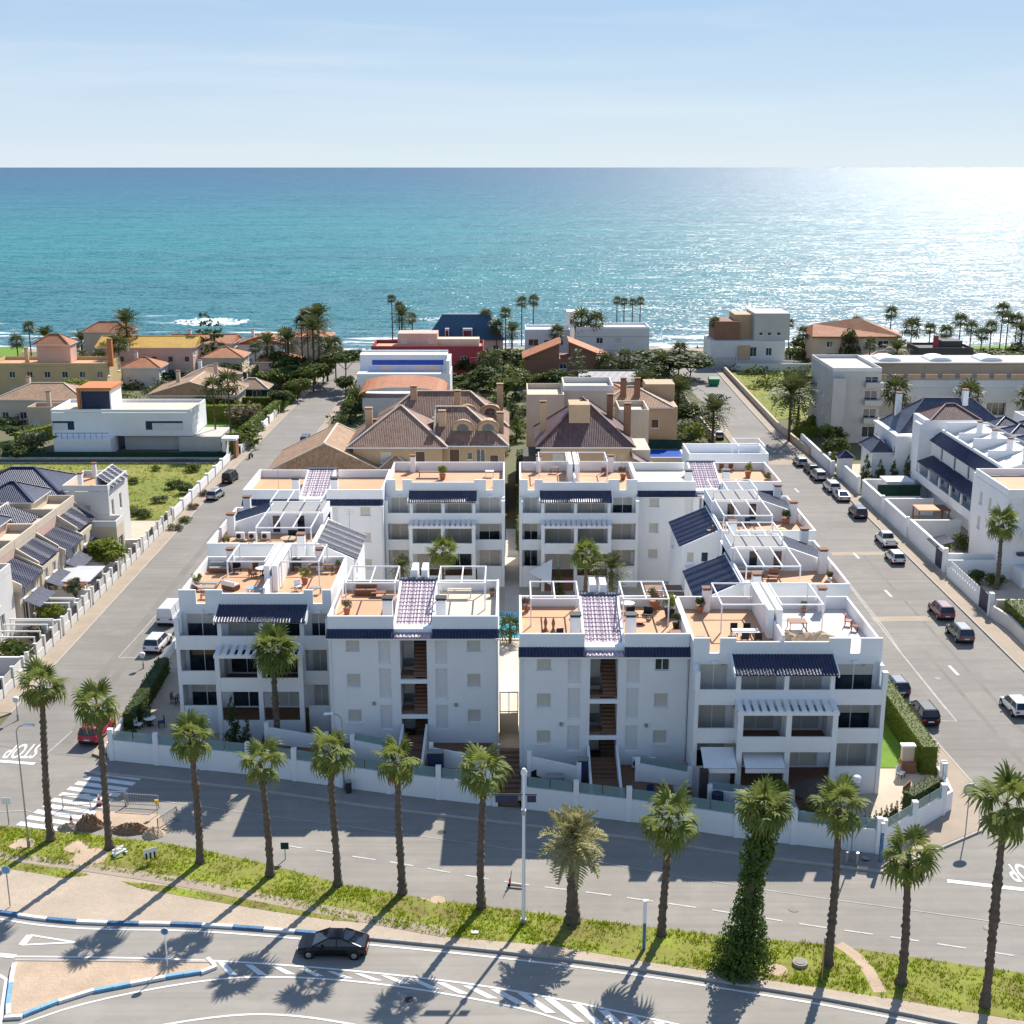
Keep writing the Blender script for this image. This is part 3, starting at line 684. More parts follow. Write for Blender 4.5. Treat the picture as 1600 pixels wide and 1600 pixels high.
# ---------------------------------------------------------------- walls with openings, windows, roofs
def wall(mb, p0, p1, z0, z1, holes=(), d=.18, mi=0):
 """wall face from p0 to p1 (seen from outside, left to right) with openings (u, z, w, h) and their reveals"""
 dx, dy = p1[0] - p0[0], p1[1] - p0[1]; l = math.hypot(dx, dy); dx /= l; dy /= l; nx, ny = -dy, dx   # inward
 P = lambda u, z, k=0: (p0[0] + dx * u + nx * k, p0[1] + dy * u + ny * k, z)
 us = sorted({0, l} | {round(h[0], 3) for h in holes} | {round(h[0] + h[2], 3) for h in holes})
 zs = sorted({z0, z1} | {round(h[1], 3) for h in holes} | {round(h[1] + h[3], 3) for h in holes})
 us = [u for u in us if 0 <= u <= l]; zs = [z for z in zs if z0 <= z <= z1]
 for a, b in zip(us, us[1:]):
  for c, e in zip(zs, zs[1:]):
   mu, mz = (a + b) / 2, (c + e) / 2
   if any(h[0] < mu < h[0] + h[2] and h[1] < mz < h[1] + h[3] for h in holes): continue
   mb.quad(P(a, c), P(b, c), P(b, e), P(a, e), mi)
 for h in holes:
  a, b, c, e = h[0], h[0] + h[2], h[1], h[1] + h[3]
  mb.quad(P(a, c), P(a, e), P(a, e, d), P(a, c, d), mi); mb.quad(P(b, e), P(b, c), P(b, c, d), P(b, e, d), mi)
  mb.quad(P(a, e), P(b, e), P(b, e, d), P(a, e, d), mi); mb.quad(P(b, c), P(a, c), P(a, c, d), P(b, c, d), mi)
WC = {}
def win_mesh(w, h, kind, fm):
 k = (round(w, 2), round(h, 2), kind, fm)
 if k in WC: return WC[k]
 t = .06 if w > .8 else .045
 f = MB()
 f.box(-w / 2, w / 2, -.05, .05, 0, t); f.box(-w / 2, w / 2, -.05, .05, h - t, h)
 f.box(-w / 2, -w / 2 + t, -.05, .05, t, h - t); f.box(w / 2 - t, w / 2, -.05, .05, t, h - t)
 if kind in ('glass', 'half', 'shut2') and w > .9:
  n = max(1, round(w / 1.2) - 1) if w > 2 else 1
  for i in range(n):
   x = -w / 2 + w * (i + 1) / (n + 1); f.box(x - t / 2, x + t / 2, -.04, .05, t, h - t)
 if kind != 'door' and h < 1.8: f.box(-w / 2 - .08, w / 2 + .08, -.26, -.05, -.05, .03)
 fr = f.mesh('window' if kind != 'door' else 'door', M[fm])
 subs = []
 g = lambda a, b, y=.0: MB().quad((-w / 2 + t, y, a), (w / 2 - t, y, a), (w / 2 - t, y, b), (-w / 2 + t, y, b))
 if kind in ('shut', 'shut2'): subs = [('shutter', g(t, h - t, .0).mesh('shutter', M['shutter_cream']))]
 elif kind == 'louvre': subs = [('shutter', g(t, h - t, .0).mesh('shutter', M['shutter_white']))]
 elif kind == 'bshut': subs = [('shutter', g(t, h - t, .0).mesh('shutter', M['shutter_brown']))]
 elif kind == 'half': subs = [('shutter', g(h * .6, h - t, -.02).mesh('shutter', M['shutter_cream'])), ('pane', g(t, h * .6, .02).mesh('pane', M['window_glass']))]
 elif kind == 'door': subs = [('pane', g(t, h - t, .0).mesh('pane', M['wood']))]
 else: subs = [('pane', g(t, h - t, .02).mesh('pane', M['window_glass']))]
 WC[k] = (fr, subs); return WC[k]
def window(T, x, y, z, w, h, rz=0, kind='glass', fm='white_trim'):
 fr, subs = win_mesh(w, h, kind, fm); o0 = wloc(T)
 o = link(fr.name.split('.')[0], fr, T, (x - o0.x, y - o0.y, z - o0.z), (0, 0, rz))
 for n, me in subs: link(n, me, o)
 return o
def block(T, x0, x1, y0, y1, z0, z1, m, f=(), r=(), b=(), l=(), top=True, name='wall', d=.18, roofm=None, fm='white_trim', raw=False):
 """box of walls with windows; openings (u, z, w, h, kind), u from the left of that side as seen from outside"""
 mb = MB(); sides = (((x0, y0), (x1, y0), f, 0), ((x1, y0), (x1, y1), r, math.pi / 2), ((x1, y1), (x0, y1), b, math.pi), ((x0, y1), (x0, y0), l, -math.pi / 2))
 for p0, p1, H, rz in sides:
  wall(mb, p0, p1, z0, z1, H, d)
  dx, dy = p1[0] - p0[0], p1[1] - p0[1]; L_ = math.hypot(dx, dy); dx /= L_; dy /= L_
  for h in H:
   if len(h) > 4 and h[4] and h[4] != 'open':
    u = h[0] + h[2] / 2; window(T, p0[0] + dx * u - dy * (d - .05), p0[1] + dy * u + dx * (d - .05), h[1], h[2], h[3], rz, h[4], fm)
 if top: mb.quad((x0, y0, z1), (x1, y0, z1), (x1, y1, z1), (x0, y1, z1))
 return mb if raw else mb.build(name, m, T)
def parapet(T, x0, x1, y0, y1, z0, z1, m='white_trim', t=.18, sides='frbl', name='parapet', gap=None):
 if 'f' in sides: MB().box(x0, x1, y0, y0 + t, z0, z1).build(name, M[m], T)
 if 'b' in sides: MB().box(x0, x1, y1 - t, y1, z0, z1).build(name, M[m], T)
 if 'l' in sides: MB().box(x0, x0 + t, y0 + t, y1 - t, z0, z1).build(name, M[m], T)
 if 'r' in sides: MB().box(x1 - t, x1, y0 + t, y1 - t, z0, z1).build(name, M[m], T)
def tiles(T, a, b, c, d, m='navy_tile', pitch=.24, name='roof_tiles', rib=.055, rows=1):
 """barrel-tiled slope: a,b the low edge (left, right from outside), c,d the high edge (right, left)"""
 a, b, c, d = map(Vector, (a, b, c, d)); n = max(2, int((b - a).length / pitch)); mb = MB()
 nr = (b - a).cross(d - a).normalized()
 for i in range(n):
  L0, H0 = a.lerp(b, i / n), d.lerp(c, i / n); L1, H1 = a.lerp(b, (i + 1) / n), d.lerp(c, (i + 1) / n)
  q = [(L0, H0, 0), (L0.lerp(L1, .28), H0.lerp(H1, .28), rib), (L0.lerp(L1, .62), H0.lerp(H1, .62), rib), (L0.lerp(L1, .85), H0.lerp(H1, .85), 0), (L1, H1, 0)]
  for (l0, h0, r0), (l1, h1, r1) in zip(q, q[1:]):
   for j in range(rows):
    e = .05 if rows > 1 else 0; A_, B_, C_, D_ = l0.lerp(h0, j / rows), l1.lerp(h1, j / rows), l1.lerp(h1, (j + 1) / rows), l0.lerp(h0, (j + 1) / rows)
    mb.quad(A_ + nr * (r0 + e), B_ + nr * (r1 + e), C_ + nr * r1, D_ + nr * r0)
    if rows > 1: mb.quad(A_ + nr * r0, B_ + nr * r1, B_ + nr * (r1 + e), A_ + nr * (r0 + e))
  mb.add([q[0][0], q[1][0] + nr * rib, q[2][0] + nr * rib, q[3][0]], [(0, 3, 2, 1)])
 dn = -nr * .08
 mb.quad(a + dn, d + dn, c + dn, b + dn); mb.quad(a, a + dn, b + dn, b); mb.quad(a, d, d + dn, a + dn); mb.quad(b, b + dn, c + dn, c)
 return mb.build(name, M[m], T, kind='stuff')
def hip(T, x0, x1, y0, y1, z, rise, m, over=.4, name='roof', ends=(1, 1), axis=None, eave='white_trim'):
 x0 -= over; x1 += over; y0 -= over; y1 += over; w, d = x1 - x0, y1 - y0; mb = MB()
 ax = axis or ('x' if w >= d else 'y')
 if ax == 'x':
  yc = (y0 + y1) / 2; e = d / 2; A, B = (x0 + e * ends[0], yc, z + rise), (x1 - e * ends[1], yc, z + rise)
  mb.quad((x0, y0, z), (x1, y0, z), B, A); mb.quad((x1, y1, z), (x0, y1, z), A, B)
  mb.tri((x1, y0, z), (x1, y1, z), B); mb.tri((x0, y1, z), (x0, y0, z), A)
 else:
  xc = (x0 + x1) / 2; e = w / 2; A, B = (xc, y0 + e * ends[0], z + rise), (xc, y1 - e * ends[1], z + rise)
  mb.quad((x1, y0, z), (x1, y1, z), B, A); mb.quad((x0, y1, z), (x0, y0, z), A, B)
  mb.tri((x0, y0, z), (x1, y0, z), A); mb.tri((x1, y1, z), (x0, y1, z), B)
 o = mb.build(name, M[m], T)
 e = MB(); e.box(x0 + .02, x1 - .02, y0 + .02, y1 - .02, z - .16, z - .004); e.build('eaves', M[eave], T)
 r = MB()
 cs = [(x0, y0, z), (x1, y0, z), (x1, y1, z), (x0, y1, z)]
 near = (A, B, B, A) if ax == 'x' else (A, A, B, B)
 for c, t in zip(cs, near): r.beam((c[0], c[1], c[2] + .03), (t[0], t[1], t[2] + .03), .24, .13)
 r.beam((A[0], A[1], A[2] + .04), (B[0], B[1], B[2] + .04), .26, .14)
 r.build('ridge_tiles', M['pale_floor' if m in ('brown_tile', 'sand_tile') else m], T)
 return o
def chimney(T, x, y, z0, z1, w=.6, m='white_stucco', cap='brown_stucco', n='chimney'):
 mb = MB(); mb.box(x - w / 2, x + w / 2, y - w / 2, y + w / 2, z0, z1); o = mb.build(n, M[m], T)
 c = MB(); c.box(x - w / 2 - .06, x + w / 2 + .06, y - w / 2 - .06, y + w / 2 + .06, z1 + .12, z1 + .22)
 for sx in (-1, 1):
  for sy in (-1, 1): c.box(x + sx * (w / 2 - .08) - .06, x + sx * (w / 2 - .08) + .06, y + sy * (w / 2 - .08) - .06, y + sy * (w / 2 - .08) + .06, z1, z1 + .12)
 cc = MB(); cc.v = [(a - x, b - y, cz) for a, b, cz in c.v]; cc.f = c.f; cc.m = c.m
 lo = wloc(T); cc.v = [(a, b, cz - lo.z) for a, b, cz in cc.v]
 link('chimney_cap', cc.mesh('chimney_cap', M[cap]), o, (x - lo.x, y - lo.y, 0))
 return o
def pergola(T, x0, x1, y0, y1, z0, z1, rafters=0, t=.10, name='pergola_frame', mid=0):
 mb = MB()
 for x in (x0, x1):
  for y in (y0, y1): mb.box(x - t / 2, x + t / 2, y - t / 2, y + t / 2, z0, z1 - t)
 mb.box(x0 - t / 2, x1 + t / 2, y0 - t / 2, y0 + t / 2, z1 - t, z1); mb.box(x0 - t / 2, x1 + t / 2, y1 - t / 2, y1 + t / 2, z1 - t, z1)
 mb.box(x0 - t / 2, x0 + t / 2, y0 + t / 2, y1 - t / 2, z1 - t, z1); mb.box(x1 - t / 2, x1 + t / 2, y0 + t / 2, y1 - t / 2, z1 - t, z1)
 for k in range(mid):
  x = x0 + (x1 - x0) * (k + 1) / (mid + 1); mb.box(x - t / 2, x + t / 2, y0 + t / 2, y1 - t / 2, z1 - t, z1 - .01)
 o = mb.build(name, M['metal_white'], T)
 if rafters:
  lo = wloc(T); rm = MB().box(-.05, .05, y0 - .15, y1 + .15, 0, .1); rm.v = [(a, b - lo.y, c) for a, b, c in rm.v]; me = rm.mesh('rafter', M['metal_white'])
  for k in range(rafters):
   x = x0 + (x1 - x0) * (k + .5) / rafters; link('rafter', me, T, (x - lo.x, 0, z1 + .005 - lo.z))
 return o

# ---------------------------------------------------------------- the white apartment complex
ZF = (2.05, 5.10, 8.15, 11.10); ZP = 12.15; ZO = 12.45; Z0 = .45
def bay_kind(r, floor):
 return r.choice(['shut2'] * 6 + ['half', 'half', 'glass'])
def terrace_unit(T, bx, yp, depth, seed, floor='terracotta_floor', floor2=None, pw=1, open_left=True):
 r = random.Random(seed); x0, x1 = bx[0], bx[4]; yb, yl = yp - 1.7, yp - 3.2
 holes = []
 for k in range(4):
  a, b = bx[k] + .35, bx[k + 1] - .35
  for i in range(3):
   kd = bay_kind(r, i); w = b - a - (.0 if k in (1, 2) else .3); holes.append((a - x0 + (.15 if k in (0, 3) else 0), ZF[i] + .02, w, 2.25, kd))
 block(T, x0, x1, yp, yp + depth, Z0, ZF[3], M['white_stucco'], f=holes)
 # roof floor in two halves
 xm = bx[2]
 MB().box(x0, xm, yp, yp + depth, ZF[3] + .004, ZF[3] + .05).build('roof_terrace', M[floor], T)
 MB().box(xm + .002, x1, yp, yp + depth, ZF[3] + .004, ZF[3] + .05).build('roof_terrace', M[floor2 or floor], T)
 # slabs and balcony parapets
 for k in range(4):
  a, b = bx[k], bx[k + 1]; mid = k in (1, 2)
  for i in (1, 2):
   y = yl if (mid and i == 1) else yb; z = ZF[i]
   MB().box(a + .003, b - .003, y + .16, yp - .003, z - .22, z).build('balcony_floor', M['brown_floor'], T)
   MB().box(a, b, y, y + .15, z - .27, z + .92).build('balcony_parapet', M['white_stucco'], T)
  # ground floor front
  if not mid: MB().box(a + .3, b - .3, yb + .02, yb + .14, Z0, ZF[0] + .9).build('garden_parapet', M['white_stucco'], T)
  elif r.random() < .7: MB().box(a + .2, b - .2, yl + .04, yl + .14, Z0, ZF[0] + .25).build('garden_parapet', M['white_stucco'], T)
  MB().box(a, b, (yl if mid else yb) + .15, yp - .003, Z0, ZF[0]).build('terrace_base', M['brown_floor'], T)
 # outer side walls, stepped
 for x, s in ((x0, 1), (x1, -1)):
  a, b = (x - .02, x + .28) if s > 0 else (x - .28, x + .02)
  mb = MB(); mb.box(a, b, yb - .03, yp, Z0, ZF[2] + .95); mb.box(a, b, yb + .9, yp, ZF[2] + .95, ZF[3] - .5); mb.build('side_wall', M['white_stucco'], T)
  MB().box(a - .04, b + .04, yb - .07, yb + .35, ZF[2] + .953, ZF[2] + 2.3).build('corner_pillar', M['white_trim'], T)
 # columns of the middle bays
 for x in bx[1:4]:
  MB().box(x - .17, x + .17, yb - .02, yb + .28, ZF[1], ZF[3] - .92).build('column', M['white_stucco'], T)
  MB().box(x - .19, x + .19, yl - .02, yl + .30, Z0, ZF[2] - .42).build('column', M['white_stucco'], T)
  MB().box(x - .12, x + .12, yl + .3, yp - .01, ZF[1] + .01, ZF[1] + 2.3).build('party_screen', M['white_stucco'], T)
 MB().box(bx[1] - .25, bx[3] + .25, yb - .05, yb + .22, ZF[3] - .92, ZF[3] - .68).build('beam', M['white_trim'], T)
 MB().box(bx[1] - .25, bx[3] + .25, yl - .05, yl + .22, ZF[2] - .42, ZF[2] - .16).build('beam', M['white_trim'], T)
 tiles(T, (bx[1] - .3, yb - .38, ZF[3] - .72), (bx[3] + .3, yb - .38, ZF[3] - .72), (bx[3] + .3, yp - .004, ZF[3] + .08), (bx[1] - .3, yp - .004, ZF[3] + .08))
 for x in (bx[1] - .36, bx[3] + .36):    # cheek walls of the tiled porch
  MB().add([(x - .05, yb - .3, ZF[3] - .95), (x + .05, yb - .3, ZF[3] - .95), (x + .05, yp, ZF[3] - .95), (x - .05, yp, ZF[3] - .95), (x - .05, yb - .3, ZF[3] - .6), (x + .05, yb - .3, ZF[3] - .6), (x + .05, yp, ZF[3] + .25), (x - .05, yp, ZF[3] + .25)],
                 [(0, 3, 2, 1), (4, 5, 6, 7), (0, 1, 5, 4), (1, 2, 6, 5), (2, 3, 7, 6), (3, 0, 4, 7)]).build('cheek_wall', M['white_trim'], T)
 # pergola slats over the first-floor balcony
 lo = wloc(T); sw = .36; sm = MB(); sm.add([(-sw / 2, yl - .02, 0), (sw / 2, yl - .02, 0), (sw / 2, yb - .01, .24), (-sw / 2, yb - .01, .24), (-sw / 2, yl - .02, .1), (sw / 2, yl - .02, .1), (sw / 2, yb - .01, .34), (-sw / 2, yb - .01, .34)],
                                              [(0, 3, 2, 1), (4, 5, 6, 7), (0, 1, 5, 4), (1, 2, 6, 5), (2, 3, 7, 6), (3, 0, 4, 7)])
 sm.v = [(a, b - lo.y, c) for a, b, c in sm.v]; me = sm.mesh('pergola_slat', M['white_trim'])
 n = int((bx[3] - bx[1]) / .56)
 for k in range(n + 1): link('pergola_slat', me, T, (bx[1] + (bx[3] - bx[1]) * k / n - lo.x, 0, ZF[2] - .155 - lo.z))
 # roof parapets
 t = .18
 MB().box(bx[1], bx[3], yp, yp + t, ZF[3] + .06, ZP).build('parapet', M['white_trim'], T)
 for k in (0, 3):
  a, b = bx[k], bx[k + 1]; c = (a + b) / 2
  for p, q in ((a, c - .38), (c + .38, b)): MB().box(p, q, yp - .012, yp + t, ZF[3] - .02, ZO).build('parapet', M['white_trim'], T)
  MB().box(c - .375, c + .375, yp - .01, yp + t, ZF[3] - .02, ZF[3] + .16).build('drain_sill', M['white_trim'], T)
  MB().box(c - .2, c + .2, yp - .28, yp - .012, ZF[3] - .55, ZF[3] - .38).build('drain_spout', M['white_trim'], T)
  MB().box(c + .55, c + .8, yp - .1, yp - .012, ZF[3] - .8, ZF[3] - .7).build('wall_lamp', M['metal_grey'], T)
 for x, y in ((x0, x0 + t), (x1 - t, x1)): MB().box(x, y, yp + t, yp + depth - t, ZF[3] + .06, ZP).build('parapet', M['white_trim'], T)
 MB().box(x0, x1, yp + depth - t, yp + depth, ZF[3] + .06, ZP + .05).build('parapet', M['white_trim'], T)
 # twin party walls between the two roof terraces, with frames on both sides
 if pw:
  for s in (-1, 1):
   x = xm + s * .33
   MB().box(x - .22, x + .22, yp + 3.4, yp + depth - .2, ZF[3] + .05, ZF[3] + 2.35).build('party_wall', M['white_trim'], T)
  MB().box(xm - .09, xm + .09, yp + .2, yp + 3.4, ZF[3] + .05, ZF[3] + 1.5).build('party_wall', M['white_trim'], T)
  pergola(T, xm - 3.9, xm - .7, yp + 4.6, yp + depth - .5, ZF[3] + .05, ZF[3] + 2.4, mid=0)
  pergola(T, xm + .7, xm + 3.9, yp + 4.6, yp + depth - .5, ZF[3] + .05, ZF[3] + 2.4, mid=0)
 for x in (bx[0] + 2.3, bx[4] - 2.3)[:1 + pw]: chimney(T, x, yp + depth - .7, ZF[3] + .05, ZF[3] + 1.9, .6)
def stair_unit(T, x0, x1, yf, depth, seed, floors=('terracotta_floor', 'pale_floor'), wk=None, wx=(1.9, 1.9), frames=True):
 r = random.Random(seed); xm = (x0 + x1) / 2 + .25 * (1 if x0 > 0 else -1) * 0
 wk = wk or {}; f = []
 for s in (0, 1):
  for i, z in enumerate((3.15, 6.2, 9.2)):
   w = 1.12; u = wx[0] - w / 2 if s == 0 else (x1 - x0) - wx[1] - w / 2
   f.append((u, z, w, 1.15, wk.get((s, i), 'shut')))
  u = xm - x0 - 2.75 if s == 0 else xm - x0 + 1.7
  for z, h in ((2.55, 2.15), (5.2, 2.6), (8.2, 2.25)): f.append((u, z, 1.0, h, 'louvre'))
 sw = 1.05; st = [(xm - x0 - sw, .6, 2 * sw, 2.95, 'open'), (xm - x0 - sw, 3.85, 2 * sw, 2.65, 'open'), (xm - x0 - sw, 6.85, 2 * sw, 3.6, 'open')]
 for o in f: pass
 # louvres sit almost flush; windows deeper
 block(T, x0, x1, yf, yf + depth, Z0, ZF[3], M['white_stucco'], f=f + st, d=.2)
 sw_ = MB(); sw_.quad((xm - sw, yf + .14, .6), (xm - sw, yf + 4.2, .6), (xm - sw, yf + 4.2, 10.45), (xm - sw, yf + .14, 10.45))
 sw_.quad((xm + sw, yf + 4.2, .6), (xm + sw, yf + .14, .6), (xm + sw, yf + .14, 10.45), (xm + sw, yf + 4.2, 10.45)); sw_.quad((xm - sw, yf + 4.2, .6), (xm + sw, yf + 4.2, .6), (xm + sw, yf + 4.2, 10.45), (xm - sw, yf + 4.2, 10.45))
 sw_.quad((xm - sw, yf + .14, 10.45), (xm + sw, yf + .14, 10.45), (xm + sw, yf + 4.2, 10.45), (xm - sw, yf + 4.2, 10.45)); sw_.build('stairwell', M['white_stucco'], T)
 for z in (3.65, 6.65): MB().box(xm - sw - .06, xm + sw + .06, yf - .05, yf + .14, z - .12, z + .12).build('stair_lintel', M['white_trim'], T)
 for i, z in enumerate((2.0, 5.1, 8.15)):
  MB().box(xm - sw, xm + sw, yf + 2.9, yf + 4.19, z - .2, z).build('stair_landing', M['brown_floor'], T)
  MB().box(xm - sw + .06, xm - .12, yf + 2.3, yf + 2.6, z - .4, z + 1.9).build('lift_panel', M['grey_stucco'], T)
  n = 9
  for k in range(n):
   MB().box(xm - .05, xm + sw - .003, yf + .25 + .29 * k, yf + .25 + .29 * (k + 1) - .003, z - 1.0 + .2 * k, z - .8 + .2 * k + (.0)).build('stair_step', M['brown_floor'], T)
  if i: MB().box(xm - sw + .003, xm + sw - .003, yf + .15, yf + 1.3, z - 1.15, z - 1.003).build('stair_landing', M['brown_floor'], T)
 for x in (x0 + .16, x1 - .16): MB().cyl((x, yf - .07, Z0), (x, yf - .07, ZF[3] - .75), .05, n=6).build('downpipe', M['white_trim'], T)
 for x, z in ((xm - 3.2, 4.7), (xm + 3.3, 4.6)): MB().box(x - .12, x + .12, yf - .14, yf - .004, z, z + .26).build('wall_lamp', M['metal_grey'], T)
 # roof floors, parapets
 t = .18; a, b = xm - 1.5, xm + 1.5
 MB().box(x0, a, yf, yf + depth, ZF[3] + .004, ZF[3] + .05).build('roof_terrace', M[floors[0]], T)
 MB().box(b, x1, yf, yf + depth, ZF[3] + .004, ZF[3] + .05).build('roof_terrace', M[floors[1]], T)
 for p, q in ((x0, a), (b, x1)):
  MB().box(p, q, yf - .01, yf + t, ZF[3] - .1, ZP).build('parapet', M['white_trim'], T)
  MB().box(p, q, yf + depth - t, yf + depth, ZF[3] + .06, ZP - .1).build('parapet', M['white_trim'], T)
  tiles(T, (p - (.1 if p == x0 else 0), yf - .62, ZF[3] - .52), (q + (.1 if q == x1 else 0), yf - .62, ZF[3] - .52), (q + (.1 if q == x1 else 0), yf - .012, ZF[3] - .02), (p - (.1 if p == x0 else 0), yf - .012, ZF[3] - .02))
 MB().box(x0 - .08, x1 + .08, yf - .55, yf - .002, ZF[3] - .74, ZF[3] - .62).build('eaves', M['white_trim'], T)
 MB().box(x0, x0 + t, yf + t, yf + depth - t, ZF[3] + .06, ZP).build('parapet', M['white_trim'], T)
 MB().box(x1 - t, x1, yf + t, yf + depth - t, ZF[3] + .06, ZP).build('parapet', M['white_trim'], T)
 # tiled roof over the stairs, rising backwards
 L = min(7.4, depth - .8); zt = ZF[3] + 1.55; ys = yf - .64
 tiles(T, (a + .1, ys, ZF[3] - .5), (b - .1, ys, ZF[3] - .5), (b - .1, yf + L, zt), (a + .1, yf + L, zt), 'glint_tile', .3, rows=15)
 for x in (a, b):
  MB().add([(x - .1, yf, ZF[3] - .1), (x + .1, yf, ZF[3] - .1), (x + .1, yf + L, ZF[3] + .05), (x - .1, yf + L, ZF[3] + .05), (x - .1, yf, ZF[3] - .08), (x + .1, yf, ZF[3] - .08), (x + .1, yf + L, zt + .1), (x - .1, yf + L, zt + .1)],
                 [(0, 3, 2, 1), (4, 5, 6, 7), (0, 1, 5, 4), (1, 2, 6, 5), (2, 3, 7, 6), (3, 0, 4, 7)]).build('stair_roof_wall', M['white_trim'], T)
 MB().box(a - .15, b + .15, yf + L, yf + L + .3, ZF[3] + .05, zt + .05).build('stair_roof_wall', M['white_trim'], T)
 MB().box(a - .18, b + .18, yf + L - .12, yf + L + .36, zt + .06, zt + .16).build('ridge_tiles', M['navy_tile'], T)
 for s, x in ((-1, a - .62), (1, b + .62)): chimney(T, x, yf + 2.0, ZF[3] + .05, ZF[3] + 1.75, .78, cap='metal_dark')
 if frames:
  pergola(T, x0 + .9, a - .25, yf + 4.4, yf + depth - .5, ZF[3] + .05, ZF[3] + 2.35, mid=1)
  pergola(T, b + .25, x1 - 1.1, yf + 4.4, yf + depth - .5, ZF[3] + .05, ZF[3] + 2.35, mid=1)
  for s in (-1, 1): MB().box(xm + s * .42 - .26, xm + s * .42 + .26, yf + L + .5, yf + depth + .6, ZF[3] + .05, ZF[3] + 2.3).build('party_wall', M['white_trim'], T)

def complex_():
 g = 'white apartment blocks of the walled complex'
 A = thing('apartment_building', 'white apartment block at the front left of the complex with stepped-back balconies', 'apartment building', (-14.6, 98, 0), group=g)
 terrace_unit(A, [-27.4, -23.8, -20.4, -17.1, -14.85], 99.7, 10.2, 11)
 stair_unit(A, -14.4, -1.1, 94.2, 9.4, 12)
 B = thing('apartment_building', 'white apartment block at the front right of the complex with a white-floored roof', 'apartment building', (13.4, 92, 0), group=g)
 stair_unit(B, .58, 13.35, 90.3, 9.2, 13, ('terracotta_floor', 'terracotta_floor'), {(1, 2): 'glass'}, (1.85, 2.0))
 terrace_unit(B, [13.4, 16.55, 20.05, 23.4, 27.35], 88.6, 10.3, 24, 'terracotta_floor', 'white_floor')
 Cc = thing('apartment_building', 'white apartment block at the back left facing the courtyard', 'apartment building', (-14, 136, 0), group=g)
 stair_unit(Cc, -29.2, -14.05, 134.6, 10, 15, ('terracotta_floor', 'terracotta_floor'), frames=False)
 terrace_unit(Cc, [-14, -11.1, -7.6, -4.2, -.85], 138, 10, 36, pw=0)
 D = thing('apartment_building', 'white apartment block at the back right below the dark hipped villa', 'apartment building', (14, 138, 0), group=g)
 terrace_unit(D, [.85, 3.4, 7.0, 10.7, 13.95], 138, 10, 17)
 stair_unit(D, 14.0, 30.0, 138.4, 10, 18, ('pale_floor', 'terracotta_floor'), frames=False)
 return A, B, Cc, D
BLD = complex_()
def side_house(T, x0, x1, yf, depth, s, seed):
 """house between the front and back blocks; s=+1: inner tiled roof on its right"""
 r = random.Random(seed); z = ZF[3]; ym = yf + depth * .52
 xi = x1 - 3.6 if s > 0 else x0 + 3.6          # where the inner (courtyard) part begins
 a, b = (x0, xi) if s > 0 else (xi, x1)
 block(T, a, b, yf, yf + depth, Z0, z, M['white_stucco'], r=[(2, 5.8, 1.2, 1.3, 'shut'), (6, 5.8, 1.2, 1.3, 'glass'), (4, 8.6, 1.2, 1.3, 'half')], l=[(2, 5.8, 1.2, 1.3, 'shut'), (6, 5.8, 1.2, 1.3, 'glass')])
 MB().box(a, b, yf, yf + depth, z + .004, z + .05).build('roof_terrace', M['terracotta_floor'], T)
 t = .18
 MB().box(a, b, yf - .01, yf + t, z - .05, ZP).build('parapet', M['white_trim'], T)
 MB().box(a, a + t, yf + t, yf + depth - t, z + .06, ZP).build('parapet', M['white_trim'], T); MB().box(b - t, b, yf + t, yf + depth - t, z + .06, ZP).build('parapet', M['white_trim'], T)
 MB().box(a, b, yf + depth - t, yf + depth, z + .06, ZP).build('parapet', M['white_trim'], T)
 # raised rear wall with a sloping top towards the street
 xo, xn = (a, b) if s > 0 else (b, a); xk = xo + (xn - xo) * .42
 mb = MB(); P = [(xn, ym, z + .05), (xk, ym, z + .05), (xo + (xn - xo) * .06, ym, z + .05), (xo + (xn - xo) * .06, ym, z + 1.0), (xk, ym, z + 2.15), (xn, ym, z + 2.15)]
 if s > 0: P = P[::-1]
 Q = [(x, y + .25, zz) for x, y, zz in P]; n = len(P)
 mb.add(P + Q, [tuple(range(n)), tuple(range(2 * n - 1, n - 1, -1))] + [(i, n + i, n + (i + 1) % n, (i + 1) % n) for i in range(n)]); mb.build('gable_wall', M['white_stucco'], T)
 mb = MB(); e1, e2 = ((xo + (xn - xo) * .06, ym + .26, z + .95), (xk, ym + .26, z + 2.1))
 f1, f2 = (e1[0], yf + depth - 1.6, z + .95), (e2[0], yf + depth - 1.6, z + 2.1)
 if s > 0: tiles(T, f1, e1, e2, f2, 'slate_tile')
 else: tiles(T, e1, f1, f2, e2, 'slate_tile')
 MB().box(min(xk, xn), max(xk, xn), ym + .25, yf + depth - 1.4, z + .05, z + 2.1).build('roof_room', M['white_stucco'], T); MB().box(min(xk, xn) + .2, max(xk, xn) - .2, ym + .45, yf + depth - 1.6, z + 2.104, z + 2.14).build('roof_felt', M['grey_fabric'], T)
 for k in (.2, .62):
  x = xk + (xn - xk) * k + (.6 if s < 0 else -.6) * 0; window(T, x, ym - .03, z + .15, .8, 1.8, 0, 'glass')
 px0, px1 = min(xk, xn) + .3, max(xk, xn) - .3
 pergola(T, px0, px1, yf + .9, ym - .2, z + .05, z + 2.35, mid=2)
 pergola(T, px0 + .1, px1 - .1, ym + 1.2, yf + depth - .6, z + 2.12, z + 3.0, mid=2)
 chimney(T, xo + (xn - xo) * .1, ym - .6, z + .05, z + 2.1, .7); chimney(T, xo + (xn - xo) * .14, yf + depth - .9, z + .05, z + 2.3, .7); chimney(T, xn - (xn - xo) * .1, yf - .55, Z0, z + 2.0, .7)
 # inner part with the tiled single slope down to the courtyard
 c, d = (xi + .01, x1) if s > 0 else (x0, xi - .01)
 y0, y1 = yf + 1.2, yf + depth - 3.2; zl, zh = z - .9, z + .75
